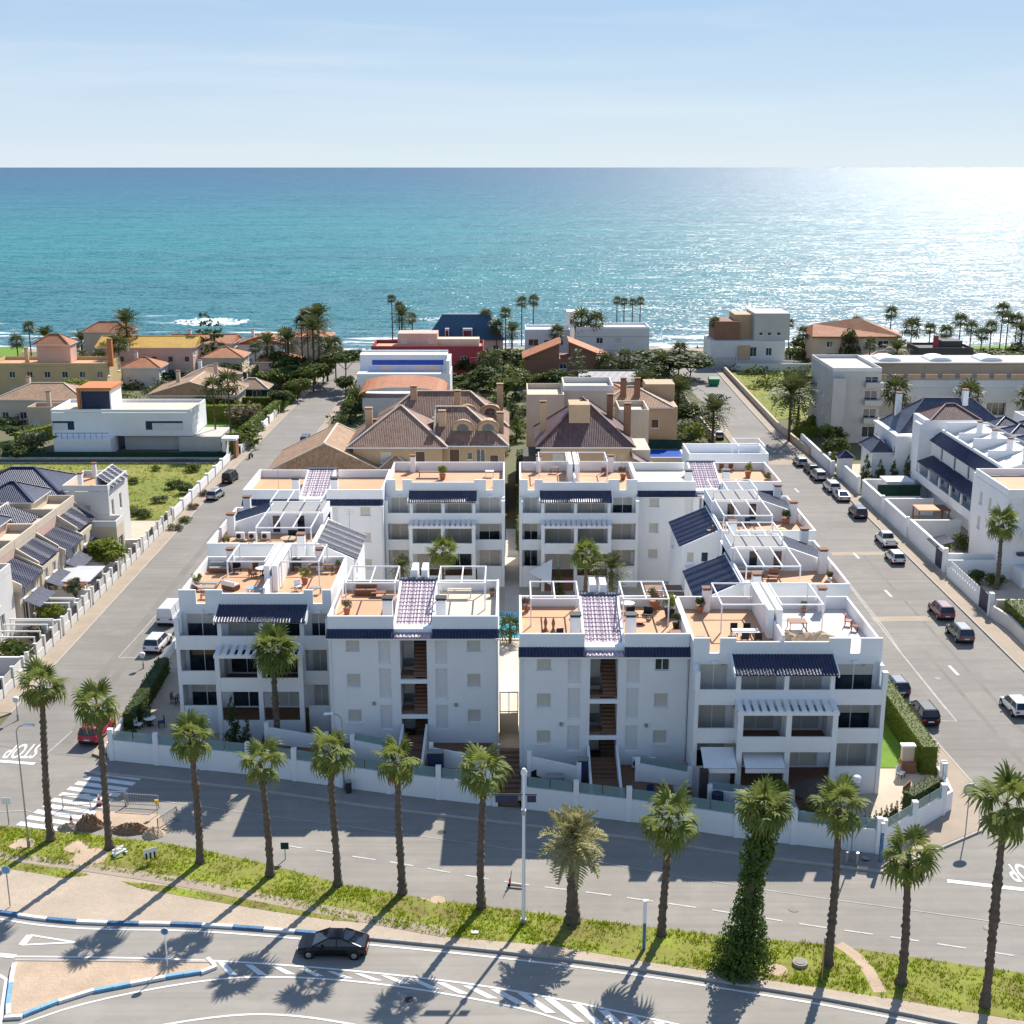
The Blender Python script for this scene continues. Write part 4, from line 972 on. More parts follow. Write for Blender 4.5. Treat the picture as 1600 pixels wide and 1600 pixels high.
 block(T, c, d, y0, y1, Z0, zl - .1, M['white_stucco'], f=[(.5, 8.6, .7, 1.0, 'shut'), (1.9, 8.6, .7, 1.0, 'glass')], r=[(1.5, 8, 1.2, 1.2, 'shut')], l=[(1.5, 8, 1.2, 1.2, 'shut')], top=True)
 hi, lo_ = (c, d) if s > 0 else (d, c)
 mb = MB()
 for y in (y0, y1 - .2):
  P = [(hi, y, zl - .1), (lo_, y, zl - .1), (lo_, y, zl + .02), (hi, y, zh)]; Q = [(x, yy + .2, zz) for x, yy, zz in P]
  mb.add(P + Q, [(0, 1, 2, 3), (7, 6, 5, 4), (3, 2, 6, 7), (0, 3, 7, 4), (1, 5, 6, 2)])
 mb.build('gable_wall', M['white_stucco'], T)
 o = .15
 if s > 0: tiles(T, (d + .3, y0 + .22, zl), (d + .3, y1 - .22, zl), (c, y1 - .22, zh), (c, y0 + .22, zh), 'slate_tile', .28)  # slate grey paints sun glare onto this slope of blue tiles
 else: tiles(T, (c - .3, y1 - .22, zl), (c - .3, y0 + .22, zl), (d, y0 + .22, zh), (d, y1 - .22, zh), 'navy_tile', .28)
 MB().box(hi - .12, hi + .12, y0 - .05, y1 + .05, zl, zh + .12).build('ridge_wall', M['white_trim'], T)
 MB().box(c + .3, d - .3, yf + .15, y0 - .01, 7.2, 8.3).build('balcony_parapet', M['white_stucco'], T)
 MB().box(c + .3, d - .3, yf + .3, y0 - .01, Z0, 7.15).build('lower_wall', M['white_stucco'], T)
def mids():
 g = 'white terrace houses between the front and back blocks'
 E_ = thing('terrace_house', 'white terrace house on the left side with a glare-grey tiled slope', 'house', (-22, 118, 0), group=g)
 side_house(E_, -28.4, -14.9, 114.2, 13, 1, 21)
 F_ = thing('terrace_house', 'white terrace house on the right side with a yellow ball chair on its roof', 'house', (23, 124, 0), group=g)
 side_house(F_, 16.6, 29.3, 118.5, 13.5, -1, 22)
 G_ = thing('terrace_house', 'white terrace house on the right side directly behind the front right block', 'house', (23, 108, 0), group=g)
 side_house(G_, 15.9, 28.4, 102.2, 13, -1, 23)
 # brown pergola porch in the courtyard
 P = thing('porch', 'brown canopy porch on white posts beside the inner tiled slopes', 'porch', (14.3, 117, .5))
 for x in (13.2, 16.2):
  for y in (115.4, 118.6): MB().box(x - .14, x + .14, y - .14, y + .14, .5, 6.4).build('post', M['white_trim'], P)
 MB().box(12.9, 16.5, 115.0, 118.9, 6.4, 6.52).build('canopy', M['wood'], P); MB().box(12.9, 16.5, 116.9, 117.0, 6.52, 6.6).build('canopy_beam', M['white_trim'], P)
 MB().box(13, 16.4, 115.2, 118.8, 2.9, 3.1).build('floor', M['brown_floor'], P); MB().box(13.2, 16.2, 115.26, 115.4, 3.1, 4.0).build('parapet', M['white_trim'], P); MB().box(13.34, 16.06, 118.3, 118.46, .5, 6.38).build('rear_wall', M['white_stucco'], P)
mids()

# ---------------------------------------------------------------- garden walls, steps, pool
def gardens():
 wl = [(-32, 93.85), (-20, 91.25), (-9.7, 88.3), (-1.25, 86.3)]; wr = [(.9, 85.85), (9.3, 83.75), (17.1, 81.3), (25.3, 79.45)]
 def front_wall(T, line, h=1.85, gate=()):
  P = arc(line, 3.9); P.append((*line[-1], 0, 0)); mb = MB(); strip(mb, line, .22, -.02, h); mb.build('wall', M['white_stucco'], T)
  for i, (x, y, dx, dy) in enumerate(P):
   MB().box(x - .2, x + .2, y - .2, y + .2, -.02, h + .95).build('pillar', M['white_trim'], T)
   if i < len(P) - 1:
    x2, y2 = P[i + 1][:2]
    for k in (0, 1):
     a = Vector((x, y, h + .42)).lerp(Vector((x2, y2, h + .42)), .07 + .44 * k); b = Vector((x, y, h + .42)).lerp(Vector((x2, y2, h + .42)), .49 + .44 * k)
     if (b - a).length > .5: MB().beam(a, b, .03, .82).build('glass_panel', M['balustrade_glass'], T)
  return T
 a = front_wall(thing('garden_wall', 'white street wall with glass panels in front of the left front block', 'wall', (-16, 90, 0), group='white street walls of the complex'), wl)
 b = front_wall(thing('garden_wall', 'white street wall with glass panels in front of the right front block', 'wall', (13, 82, 0), group='white street walls of the complex'), wr)
 front_wall(thing('garden_wall', 'white corner wall with glass rail below the hedge at the street corner', 'wall', (29, 82, 0), group='white street walls of the complex'), [(25.7, 79.7), (32.4, 85.7), (32.7, 88.6)], 1.6)
 T = thing('garden_wall', 'low white side wall along the left street beside the parked cars', 'wall', (-32.6, 105, 0)); mb = MB(); strip(mb, [(-32.4, 94.2), (-32.9, 112), (-33.1, 133), (-33.1, 148)], .2, 0, 1.4); mb.build('wall', M['white_stucco'], T)
 T = thing('garden_wall', 'low white side wall along the right street behind the clipped hedge', 'wall', (33, 115, 0)); mb = MB(); strip(mb, [(32.9, 89), (32.95, 112), (33.0, 133), (33.0, 148)], .2, 0, 1.2); mb.build('wall', M['white_stucco'], T)
 # raised terraces in front of the blocks
 def deck(pts, z, m): struct('garden_terrace', MB().prism(pts, .3, z), M[m])
 deck([(-14.3, 90.0), (-9.7, 88.7), (-1.5, 86.6), (-1.5, 94.1), (-14.3, 94.1)], 1.45, 'brown_floor')
 deck([(1.1, 86.1), (9.3, 84.0), (13.3, 82.8), (13.3, 90.2), (1.1, 90.2)], 1.45, 'brown_floor')
 deck([(13.4, 82.8), (17.1, 81.6), (23.8, 80.1), (23.8, 85.3), (13.4, 85.3)], 1.1, 'brown_floor')
 deck([(-20.2, 91.6), (-14.4, 90.0), (-14.4, 96.4), (-20.2, 96.4)], 1.35, 'brown_floor')
 deck([(-31.8, 94.2), (-24.6, 92.5), (-24.6, 96.4), (-27.6, 96.4), (-27.6, 112), (-32.7, 112)], .62, 'gravel')
 deck([(27.6, 91.2), (32.6, 91.2), (32.8, 112), (27.6, 112)], .72, 'lawn'); deck([(24.2, 80.6), (25.5, 79.9), (31.9, 85.9), (32.4, 91.1), (24.2, 91.1)], .7, 'courtyard_paving')
 # inner garden walls, each with its own stepped top
 def inner(label, pts, h0, h1, gl=False):
  T = thing('inner_wall', label, 'wall', (pts[0][0], pts[0][1], .5), group='inner garden walls')
  (x0, y0), (x1, y1) = pts; MB().add([(x0, y0 - .09, .4), (x1, y1 - .09, .4), (x1, y1 + .09, .4), (x0, y0 + .09, .4), (x0, y0 - .09, h0), (x1, y1 - .09, h1), (x1, y1 + .09, h1), (x0, y0 + .09, h0)],
   [(0, 3, 2, 1), (4, 5, 6, 7), (0, 1, 5, 4), (1, 2, 6, 5), (2, 3, 7, 6), (3, 0, 4, 7)]).build('wall', M['white_stucco'], T)
  for x, y, h in ((x0, y0, h0), (x1, y1, h1)): MB().box(x - .17, x + .17, y - .17, y + .17, .4, h + .4).build('pillar', M['white_trim'], T)
  if gl: MB().beam((x0 + .2, y0, h0 + .3), (x1 - .2, y1, h1 + .3), .03, .6).build('glass_panel', M['balustrade_glass'], T)
 inner('white inner wall with glass left of the front left stair', [(-12.4, 91.4), (-9.6, 90.7)], 3.0, 2.8, True)
 inner('white inner wall right of the front left stair, sloping top', [(-6.2, 90.0), (-1.5, 89.2)], 3.0, 2.5)
 inner('white inner wall left of the front right stair, with a dark handrail', [(1.3, 88.3), (5.0, 87.4)], 3.1, 2.7)
 inner('white inner wall with glass right of the front right stair', [(9.4, 87.6), (13.2, 86.7)], 2.9, 2.6, True)
 inner('white inner wall in front of the left block middle bays', [(-19.6, 94.2), (-14.7, 93.2)], 2.8, 2.4)
 inner('white inner wall with glass below the awning bay', [(14.3, 84.2), (17.8, 83.5)], 2.5, 2.4, True)
 inner('white inner wall beside the thatched parasol', [(20.0, 83.0), (20.4, 81.0)], 2.6, 2.0)
 # outside stairs up to the stairwells and to the courtyard
 def steps(label, x, w, y0, z0, y1, z1, n, side=True):
  T = thing('outdoor_stairs', label, 'stairs', (x, y0, z0), group='brown outdoor stairs')
  for k in range(n):
   MB().box(x - w / 2, x + w / 2, y0 + (y1 - y0) * k / n, y0 + (y1 - y0) * (k + 1) / n - .004, z0 - .3, z0 + (z1 - z0) * (k + 1) / n).build('step', M['brown_floor'], T)
  if side:
   for s in (-1, 1):
    xx = x + s * (w / 2 + .1)
    MB().add([(xx - .09, y0, .3), (xx + .09, y0, .3), (xx + .09, y1, .3), (xx - .09, y1, .3), (xx - .09, y0, z0 + 1.1), (xx + .09, y0, z0 + 1.1), (xx + .09, y1, z1 + 1.0), (xx - .09, y1, z1 + 1.0)],
                         [(0, 3, 2, 1), (4, 5, 6, 7), (0, 1, 5, 4), (1, 2, 6, 5), (2, 3, 7, 6), (3, 0, 4, 7)]).build('flank_wall', M['white_stucco'], T)
 steps('brown stairs up to the stairwell of the left front block', -7.75, 1.7, 88.4, 1.45, 94.1, 2.1, 5)
 steps('brown stairs up to the stairwell of the right front block', 6.95, 2.0, 84.9, .4, 90.2, 2.1, 12)
 steps('brown stairs through the gateway between the two front blocks', -.2, 1.55, 86.3, .1, 92.2, 1.9, 11, False)
 T = thing('garden_gate', 'brown metal gate at the top of the passage between the front blocks', 'gate', (-.2, 98, .5))
 MB().box(-1.04, .52, 97.9, 98.1, .5, 2.3).build('base', M['courtyard_paving'], T)
 fr = MB()
 for x in (-1.0, -.25, .48): fr.box(x - .04, x + .04, 97.96, 98.04, 2.3, 4.2)
 fr.box(-1, .48, 97.96, 98.04, 2.4, 2.48); fr.box(-1, .48, 97.97, 98.03, 4.1, 4.2); fr.build('frame', M['metal_grey'], T)
 bm = MB().box(-.012, .012, -.012, .012, 0, 1.6).mesh('bar', M['metal_grey'])
 for k in range(10): link('bar', bm, T, (-.75 + .145 * k, .0, 1.95))
 # pool and deck
 T = thing('swimming_pool', 'turquoise swimming pool in the courtyard glimpsed between the front blocks', 'pool', (-.5, 123, .5))
 MB().box(-5, 4, 119.5, 128, .503, .62).build('coping', M['white_floor'], T)
 m, nt, N, L, B = _nodes('pool_water'); B.inputs['Base Color'].default_value = (.05, .42, .52, 1); B.inputs['Roughness'].default_value = .05
 geo = N.new('ShaderNodeNewGeometry').outputs['Position']; _bump(N, L, _noise(N, L, geo, 3), .15, .1, B); M['pool_water'] = m
 MB().box(-4.6, 3.6, 119.9, 127.6, .55, .66).build('water', m, T)
 struct('pool_deck', MB().sheet([(-1.1, 98.2), (.6, 98.2), (.6, 118), (-1.1, 118)], .52), M['pale_floor'])
 struct('back_passage', MB().prism([(-.8, 128.5), (.8, 128.5), (.8, 160), (-.8, 160)], .5, .53), M['pale_floor'])
gardens()
# ---------------------------------------------------------------- plants
def frond_fan(seed, P=.85, Rr=.95, droop=.35, n=15, spread=118):
 r = random.Random(seed); mb = MB(); m = .035
 for a, b, ha, hb in ((0, P * .5, 0, .05), (P * .5, P, .05, .0)):
  mb.quad((a, -m, ha), (b, -m, hb), (b, m, hb), (a, m, ha))
 for k in range(n):
  t = R(-spread + 2 * spread * k / (n - 1)); L = Rr * (1 - .22 * abs(k / (n - 1) * 2 - 1)) * r.uniform(.88, 1.08); w = .078 * Rr / .95
  c, s = math.cos(t), math.sin(t); fold = -.10 * abs(s)
  def pt(d, o, z): return (P + c * d - s * o, s * d + c * o, z)
  z1 = fold * .4 + r.uniform(-.02, .02); z2 = fold - droop * .25; z3 = fold - droop * r.uniform(.7, 1.25)
  mb.quad(pt(0, -.01, 0), pt(L * .45, -w, z1), pt(L * .45, w, z1), pt(0, .01, 0))
  mb.quad(pt(L * .45, -w, z1), pt(L * .78, -w * .7, z2), pt(L * .78, w * .7, z2), pt(L * .45, w, z1))
  mb.tri(pt(L * .78, -w * .7, z2), pt(L * .98, 0, z3), pt(L * .78, w * .7, z2))
 return mb
def frond_feather(seed, L=2.2, arch=.9, n=17):
 r = random.Random(seed); mb = MB(); pts = []
 for i in range(n + 1):
  t = i / n; pts.append(Vector((L * (t - .12 * t * t), 0, L * (.42 * t - arch * t * t * .62))))
 for a, b in zip(pts, pts[1:]): mb.quad(a + Vector((0, -.02, 0)), b + Vector((0, -.02, 0)), b + Vector((0, .02, 0)), a + Vector((0, .02, 0)))
 for i in range(2, n + 1):
  for s in (-1, 1):
   p = pts[i]; l = L * .24 * math.sin(math.pi * (.12 + .82 * i / n)) * r.uniform(.85, 1.15) + .05; f = Vector((l * .65, s * l * .8, l * r.uniform(-.15, .38)))
   w = Vector((.035, -s * .02, 0)) * (L / 2.2); q = p + f * .55; e = p + f + Vector((0, 0, -l * .18))
   mb.quad(p - w, q - w * 1.3, q + w * 1.3, p + w); mb.tri(q - w * 1.3, e, q + w * 1.3)
 return mb
FAN = [frond_fan(i, droop=d).mesh('frond', M['palm_leaf']) for i, d in enumerate((.15, .32, .52, .75))]
FAN_DRY = [frond_fan(20 + i, droop=.7, Rr=.8).mesh('frond', M['palm_leaf_dry']) for i in range(2)]
FEA = [frond_feather(40 + i, arch=a).mesh('frond', M['palm_leaf_gold']) for i, a in enumerate((.8, 1.0, 1.2))]
def trunk_mesh(h, r0, r1, lean, seed, rings=None, n=10, name='trunk', stub=.06, bulge=()):
 r = random.Random(seed); rings = rings or int(h / .22); V = []; F = []
 for i in range(rings + 1):
  t = i / rings; rad = (r0 + (r1 - r0) * t) * (1 + .55 * math.exp(-t * h / .45)) + (stub if i % 2 else 0) * r.uniform(.3, 1.5)
  for b, a in bulge: rad += a * math.exp(-((t - b) / .04) ** 2)
  ox, oy = lean[0] * t ** 1.6, lean[1] * t ** 1.6
  ox += .05 * math.sin(t * 5 + seed)
  for k in range(n):
   q = 2 * math.pi * (k + .5 * (i % 2)) / n; rr = rad * (1 + r.uniform(-.12, .14)); V.append((ox + rr * math.cos(q), oy + rr * math.sin(q), t * h - .06))
 for i in range(rings):
  for k in range(n): F.append((i * n + k, i * n + (k + 1) % n, (i + 1) * n + (k + 1) % n, (i + 1) * n + k))
 mb = MB(); mb.add(V, F); mb.add([V[-n + k] for k in range(n)], [tuple(range(n))]); return mb
def fan_palm(x, y, h, seed, label, lean=(0, 0), nf=24, size=1.0, r0=.225, dry=3, group='palms along the verge', z=0, fr=None, bulge=()):
 T = thing('fan_palm' if fr is None else 'feather_palm', label, 'palm tree', (x, y, z), group=group); r = random.Random(seed)
 trunk_mesh(h, r0, r0 * .72, lean, seed, bulge=bulge).build('trunk', M['trunk_bark'], T, world=False)
 for k in range(nf):
  t = (k + .5) / nf; el = 86 - 128 * t ** .8 + r.uniform(-13, 13); az = k * 2.39996 + r.uniform(-.25, .25)
  me = (fr or FAN)[min(len(fr or FAN) - 1, int(t * 4 * (.75 if fr else 1)))]; s = size * r.uniform(.85, 1.12)
  link('frond', me, T, (lean[0], lean[1], h - .1 + .25 * (1 - t)), (r.uniform(-.3, .3), -R(el), az), (s, s, s))
 for k in range(dry):
  s = size * r.uniform(.7, .95); link('frond', FAN_DRY[k % 2], T, (lean[0], lean[1], h - .25), (r.uniform(-.4, .4), R(r.uniform(35, 62)), r.uniform(0, 6.28)), (s, s, s), label='dry brown frond')
 return T

def leaf_cloud(clumps, n, size, m, name='crown', seed=1, core=(), flat=.6, surf=.55):
 r = np.random.RandomState(seed); C = np.array([c[:3] for c in clumps], float); Q = np.array([c[3:6] for c in clumps], float)
 vol = Q.prod(1) ** .67; idx = r.choice(len(clumps), n, p=vol / vol.sum())
 d = r.normal(size=(n, 3)); d /= np.linalg.norm(d, axis=1)[:, None]; rad = np.where(r.uniform(size=n) < surf, r.uniform(.85, 1.06, n), r.uniform(.3, .9, n))
 P = C[idx] + d * Q[idx] * rad[:, None]
 nrm = d * .8 + r.normal(size=(n, 3)) * .55 + np.array([0, 0, .25]); nrm /= np.linalg.norm(nrm, axis=1)[:, None]
 a = np.cross(nrm, r.normal(size=(n, 3))); a /= np.linalg.norm(a, axis=1)[:, None]; b = np.cross(nrm, a)
 s = size * r.uniform(.6, 1.3, n)[:, None]; a = a * s; b = b * s * flat
 V = np.stack([P - a, P + b * .9, P + a, P - b], 1)
 return tri_mesh(name, V, m)
def crown_mesh(kind, seed, m):
 r = random.Random(seed); cl = []
 if kind == 'round':
  for _ in range(15):
   a, e = r.uniform(0, 6.28), r.uniform(-.4, 1.2); q = r.uniform(.45, .75); cl.append((q * math.cos(a) * math.cos(e), q * math.sin(a) * math.cos(e), q * math.sin(e) * .8, r.uniform(.26, .42), r.uniform(.26, .42), r.uniform(.2, .32)))
  cl.append((0, 0, 0, .55, .55, .45)); return leaf_cloud(cl, 2400, .085, m, seed=seed)
 if kind == 'cone':      # crown of height 2 around 0
  for i in range(13):
   t = i / 12; w = .62 * (1 - t) ** .8 + .06
   for k in range(3):
    a = r.uniform(0, 6.28); cl.append((w * .55 * math.cos(a), w * .55 * math.sin(a), -1 + 2 * t + r.uniform(-.06, .06), w * .5, w * .5, .11))
  return leaf_cloud(cl, 1500, .06, m, seed=seed)
 if kind == 'loose':     # araucaria-like tiers
  for i in range(8):
   t = i / 7; w = .75 * (1 - t * .75)
   for k in range(5):
    a = k * 1.257 + i * .5 + r.uniform(-.2, .2); cl.append((w * .6 * math.cos(a), w * .6 * math.sin(a), -1 + 2 * t + .08 * r.uniform(-1, 1), w * .38, w * .38, .06))
  return leaf_cloud(cl, 1300, .06, m, seed=seed)
 if kind == 'bush':
  for _ in range(9):
   a = r.uniform(0, 6.28); q = r.uniform(.2, .65); cl.append((q * math.cos(a), q * math.sin(a), r.uniform(-.3, .35), r.uniform(.3, .45), r.uniform(.3, .45), r.uniform(.28, .45)))
  return leaf_cloud(cl, 700, .10, m, seed=seed)
 if kind in ('fanpalm', 'datepalm'):
  V = []; F = []; mb = MB(); n = 24 if kind == 'fanpalm' else 44
  for k in range(n):
   t = (k + .5) / n; el = R(80 - 125 * t + r.uniform(-8, 8)); az = k * 2.4
   f = frond_fan(seed + k, droop=.3, n=9) if kind == 'fanpalm' else frond_feather(seed + k, L=2.3, n=9, arch=1.0)
   ce, se, ca, sa = math.cos(el), math.sin(el), math.cos(az), math.sin(az); s = r.uniform(.85, 1.1) * (1 if kind == 'fanpalm' else 1)
   P = []
   for px, py, pz in f.v:
    px, py, pz = px * s, py * s * (1.25 if kind == 'datepalm' else 1.1), pz * s; X, Z = px * ce - pz * se, px * se + pz * ce; P.append((X * ca - py * sa, X * sa + py * ca, Z))
   mb.add(P, f.f)
  return mb.mesh('crown', m)
CROWNS = {}
def crown(kind, m, var=0):
 k = (kind, m, var)
 if k not in CROWNS: CROWNS[k] = crown_mesh(kind, 100 + var * 7 + len(CROWNS), M[m])
 return CROWNS[k]
TRUNK_FAR = MB().cyl((0, 0, 0), (0, 0, 1), 1, .75, 7).mesh('trunk', M['tree_bark'])
def far_palm(x, y, h, label, kind='fanpalm', s=1.0, group='palms near the sea', z=0, lean=0, name=None):
 T = thing(name or ('fan_palm' if kind == 'fanpalm' else 'date_palm'), label, 'palm tree', (x, y, z), group=group)
 s = s * (1.3 if kind == 'fanpalm' else 1.15); t = .17 if kind == 'fanpalm' else .26
 link('trunk', TRUNK_FAR, T, (0, 0, -.1), (0, lean, 0), (t, t, h + .1)); o = link('crown', crown(kind, 'palm_far', rnd.randrange(2)), T, (math.sin(lean) * h, 0, h), (0, 0, rnd.uniform(0, 6)), (s, s, s)); return T
def tree(x, y, h, w, label, kind='round', m='leaf_mid', group=None, z=0, trunk=.35, th=None, cat='tree', name=None):
 T = thing(name or {'round': 'tree', 'cone': 'conifer', 'loose': 'conifer', 'bush': 'shrub'}[kind], label, cat, (x, y, z), group=group)
 th = h * .22 if th is None else th * .8
 if kind in ('cone', 'loose'): hz = (h - th * .3) / 2; cz = th * .3 + hz; sc_ = (w / 1.2, w / 1.2, hz)
 elif kind == 'bush': sc_ = (w / 1.7, w / 1.7, h * .72); cz = h * .42
 else: sc_ = (w / 1.85, w / 1.85, (h - th) * .60); cz = th + (h - th) * .48
 if kind != 'bush':
  tb = MB(); tb.cyl((0, 0, -.1), (.03 * h, .02 * h, max(th, .3) + (h - th) * .35), trunk * .5, trunk * .28, 7)
  if kind == 'round':
   for k in range(4):
    a = k * 1.6 + x; tb.cyl((.02 * h, .01 * h, th * .85), (math.cos(a) * w * .28, math.sin(a) * w * .28, th + (h - th) * .5), trunk * .26, trunk * .1, 5)
  tb.build('trunk', M['tree_bark'], T, world=False)
  link('crown', crown(kind, m, rnd.randrange(3)), T, (0, 0, cz), (0, 0, rnd.uniform(0, 6)), sc_)
 else:
  link('foliage', crown(kind, m, rnd.randrange(3)), T, (0, 0, cz), (0, 0, rnd.uniform(0, 6)), sc_)
  MB().cyl((0, 0, -.1), (0, 0, h * .4), .06, .03, 5).build('stem', M['tree_bark'], T, world=False)
 return T
def hedge(x0, y0, x1, y1, w, h, label, m='leaf_hedge', z=0, dens=26, s=.11, group='clipped hedges'):
 L_ = math.hypot(x1 - x0, y1 - y0); r = np.random.RandomState(int(abs(x0 * 7 + y0)) % 999); ang = math.atan2(y1 - y0, x1 - x0)
 n = int(min(9000, dens * (L_ * (w + 2 * h) + 2 * w * h))); k = 1.0
 # points on the skin of the box, in the hedge's own axes
 A = np.array([L_ * w, L_ * h, L_ * h, w * h, w * h]); side = r.choice(5, n, p=A / A.sum()); u = r.uniform(0, 1, n); v = r.uniform(0, 1, n)
 X = np.where(side < 3, u * L_, np.where(side == 3, 0, L_)); Yy = np.where(side == 0, v * w - w / 2, np.where(side == 1, -w / 2, np.where(side == 2, w / 2, u * w - w / 2))); Z = np.where(side == 0, h, v * h)
 P = np.stack([X, Yy, Z], 1) + r.normal(size=(n, 3)) * .055
 nr = np.zeros((n, 3)); nr[side == 0] = (0, 0, 1); nr[side == 1] = (0, -1, 0); nr[side == 2] = (0, 1, 0); nr[side == 3] = (-1, 0, 0); nr[side == 4] = (1, 0, 0)
 nr += r.normal(size=(n, 3)) * .6; nr /= np.linalg.norm(nr, axis=1)[:, None]
 a = np.cross(nr, r.normal(size=(n, 3))); a /= np.linalg.norm(a, axis=1)[:, None]; b = np.cross(nr, a); q = s * r.uniform(.6, 1.3, n)[:, None]
 V = np.stack([P - a * q, P + b * q * .6, P + a * q, P - b * q * .6], 1)
 o_ = .07; c = [(-0 + o_, -w / 2 + o_, -.05), (L_ - o_, -w / 2 + o_, -.05), (L_ - o_, w / 2 - o_, -.05), (o_, w / 2 - o_, -.05)]; t = [(x, y, h - o_) for x, y, _ in c]
 core = np.array([[t[0], t[1], t[2], t[3]]] + [[c[i], c[(i + 1) % 4], t[(i + 1) % 4], t[i]] for i in range(4)]); V = np.concatenate([V, core])
 o = link('hedge', tri_mesh('hedge', V, M[m]), None, (x0, y0, z), (0, 0, ang)); return tag(o, label, 'hedge', group)

def verge_palms():
 spec = [  # x pixel, base y, crown y, lean in pixels, label
  (80, 1312, 1072, -16, 'leftmost tall verge palm leaning left beside the street lamp, shaggy crown', 27, 1.12),
  (172, 1325, 1102, 0, 'second verge palm from the left, straight trunk beside the dug trench', 26, 1.05),
  (314, 1347, 1150, 2, 'verge palm in front of the glass corner wall, third from the left', 24, 1.0),
  (422, 1367, 1190, 6, 'fourth verge palm from the left with two low drooping side fronds', 22, 1.05),
  (527, 1382, 1178, -6, 'fifth verge palm from the left, stubbly trunk below the white lamp', 24, .95),
  (628, 1395, 1190, 8, 'sixth verge palm from the left, in front of the left stairs', 22, .98),
  (752, 1418, 1208, 4, 'seventh verge palm from the left, just left of the white mast', 26, 1.12),
  (1035, 1460, 1278, 4, 'verge palm with slim trunk just left of the ivy-covered palm', 24, 1.22),
  (1295, 1505, 1262, 6, 'verge palm with orange fruit stalks below the corner gate, right of the ivy', 26, 1.12),
  (1408, 1535, 1335, 12, 'shorter verge palm at the worn path, second from the right', 24, 1.05),
  (1538, 1570, 1255, 34, 'rightmost tallest verge palm leaning right with a peeling trunk', 25, 1.24)]
 for i, (px, pb, pc, ln, label, nf, s) in enumerate(spec):
  x, y = G(px, pb); h = ZA(pc, y) + .1; f = (y * _c + (CAM_H - h) * _s) / FPX
  # the picture's own perspective already spreads the tops; lean only what is left over
  X = XA(px + ln, pc, y) - x if abs(ln) > 8 else rnd.uniform(-.15, .15)
  fan_palm(x, y, h, 60 + i, label, (X, rnd.uniform(-.2, .2)), int(nf * .68), s * rnd.uniform(.96, 1.10), dry=(6, 3, 4, 2, 5, 3, 4, 3, 2, 4, 6)[i], bulge=((.45, .06), (.62, .07)) if i in (10, 2) else ())
 x, y = G(895, 1440); h = ZA(1318, y)
 fan_palm(x, y, h, 91, 'stout pale-gold feather palm with thick trunk, right of the white mast', (0, 0), 46, 1.12, .36, 0, fr=FEA)
 # the ivy-covered palm
 x, y = G(1160, 1512); h = ZA(1262, y)
 T = fan_palm(x, y, h, 95, 'palm wrapped in dense green ivy from the ground to its crown', (.75, 0), 24, 1.05, .3, 2)
 cl = []
 for k in range(26):
  t = k / 25; z = .4 + t * (h - .7); w = 1.95 - 1.05 * min(1, t / .36) ** .8 if t < .36 else .86 + .12 * math.sin(t * 9) + .1 * t
  for j in range(4):
   a = rnd.uniform(0, 6.28); cl.append((.75 * t ** 1.6 + math.cos(a) * w * .45, math.sin(a) * w * .45, z + rnd.uniform(-.2, .2), w * .62, w * .62, .42))
 link('ivy', leaf_cloud(cl, 14000, .10, M['leaf_ivy'], 'ivy', 3, flat=.75, surf=.85), T, kind='stuff')
verge_palms()
def courtyard_palms():
 for px, py, Y, h, s, label in ((692, 862, 126, 0, 1.1, 'bright green courtyard palm before the back left balconies'), (915, 868, 125, 0, 1.15, 'courtyard palm with drooping fronds before the back right balconies'), (432, 1012, 96.0, 0, 1.35, 'tall palm standing in front of the front left balconies')):
  x = XA(px, py, Y); z = ZA(py, Y)
  if label.startswith('tall'): fan_palm(x, 94.6, ZA(1015, 94.6) - .9, 71, label, (0, 0), 28, 1.3, .24, 3, group='palms inside the complex', z=.9)
  else: fan_palm(x, Y, z - .5, int(px), label, (0, 0), 22, s, .2, 0, group='palms inside the complex', z=.5)
 x = XA(955, 893, 112); far_palm(x, 112, ZA(893, 112) - .5, 'low feathery palm behind the right roof pergola', 'datepalm', .8, 'palms inside the complex', .5)
 x = XA(628, 886, 110); far_palm(x, 110, ZA(889, 110) - .5, 'low palm tuft behind the left roof pergola', 'datepalm', .55, 'palms inside the complex', .5)
 # palm in a gap pot by the pool
 x, y = G(797, 1003, .6); far_palm(x, y, 1.6, 'small fan palm at the pool end of the passage', 'fanpalm', .75, 'palms inside the complex', .55)
courtyard_palms()
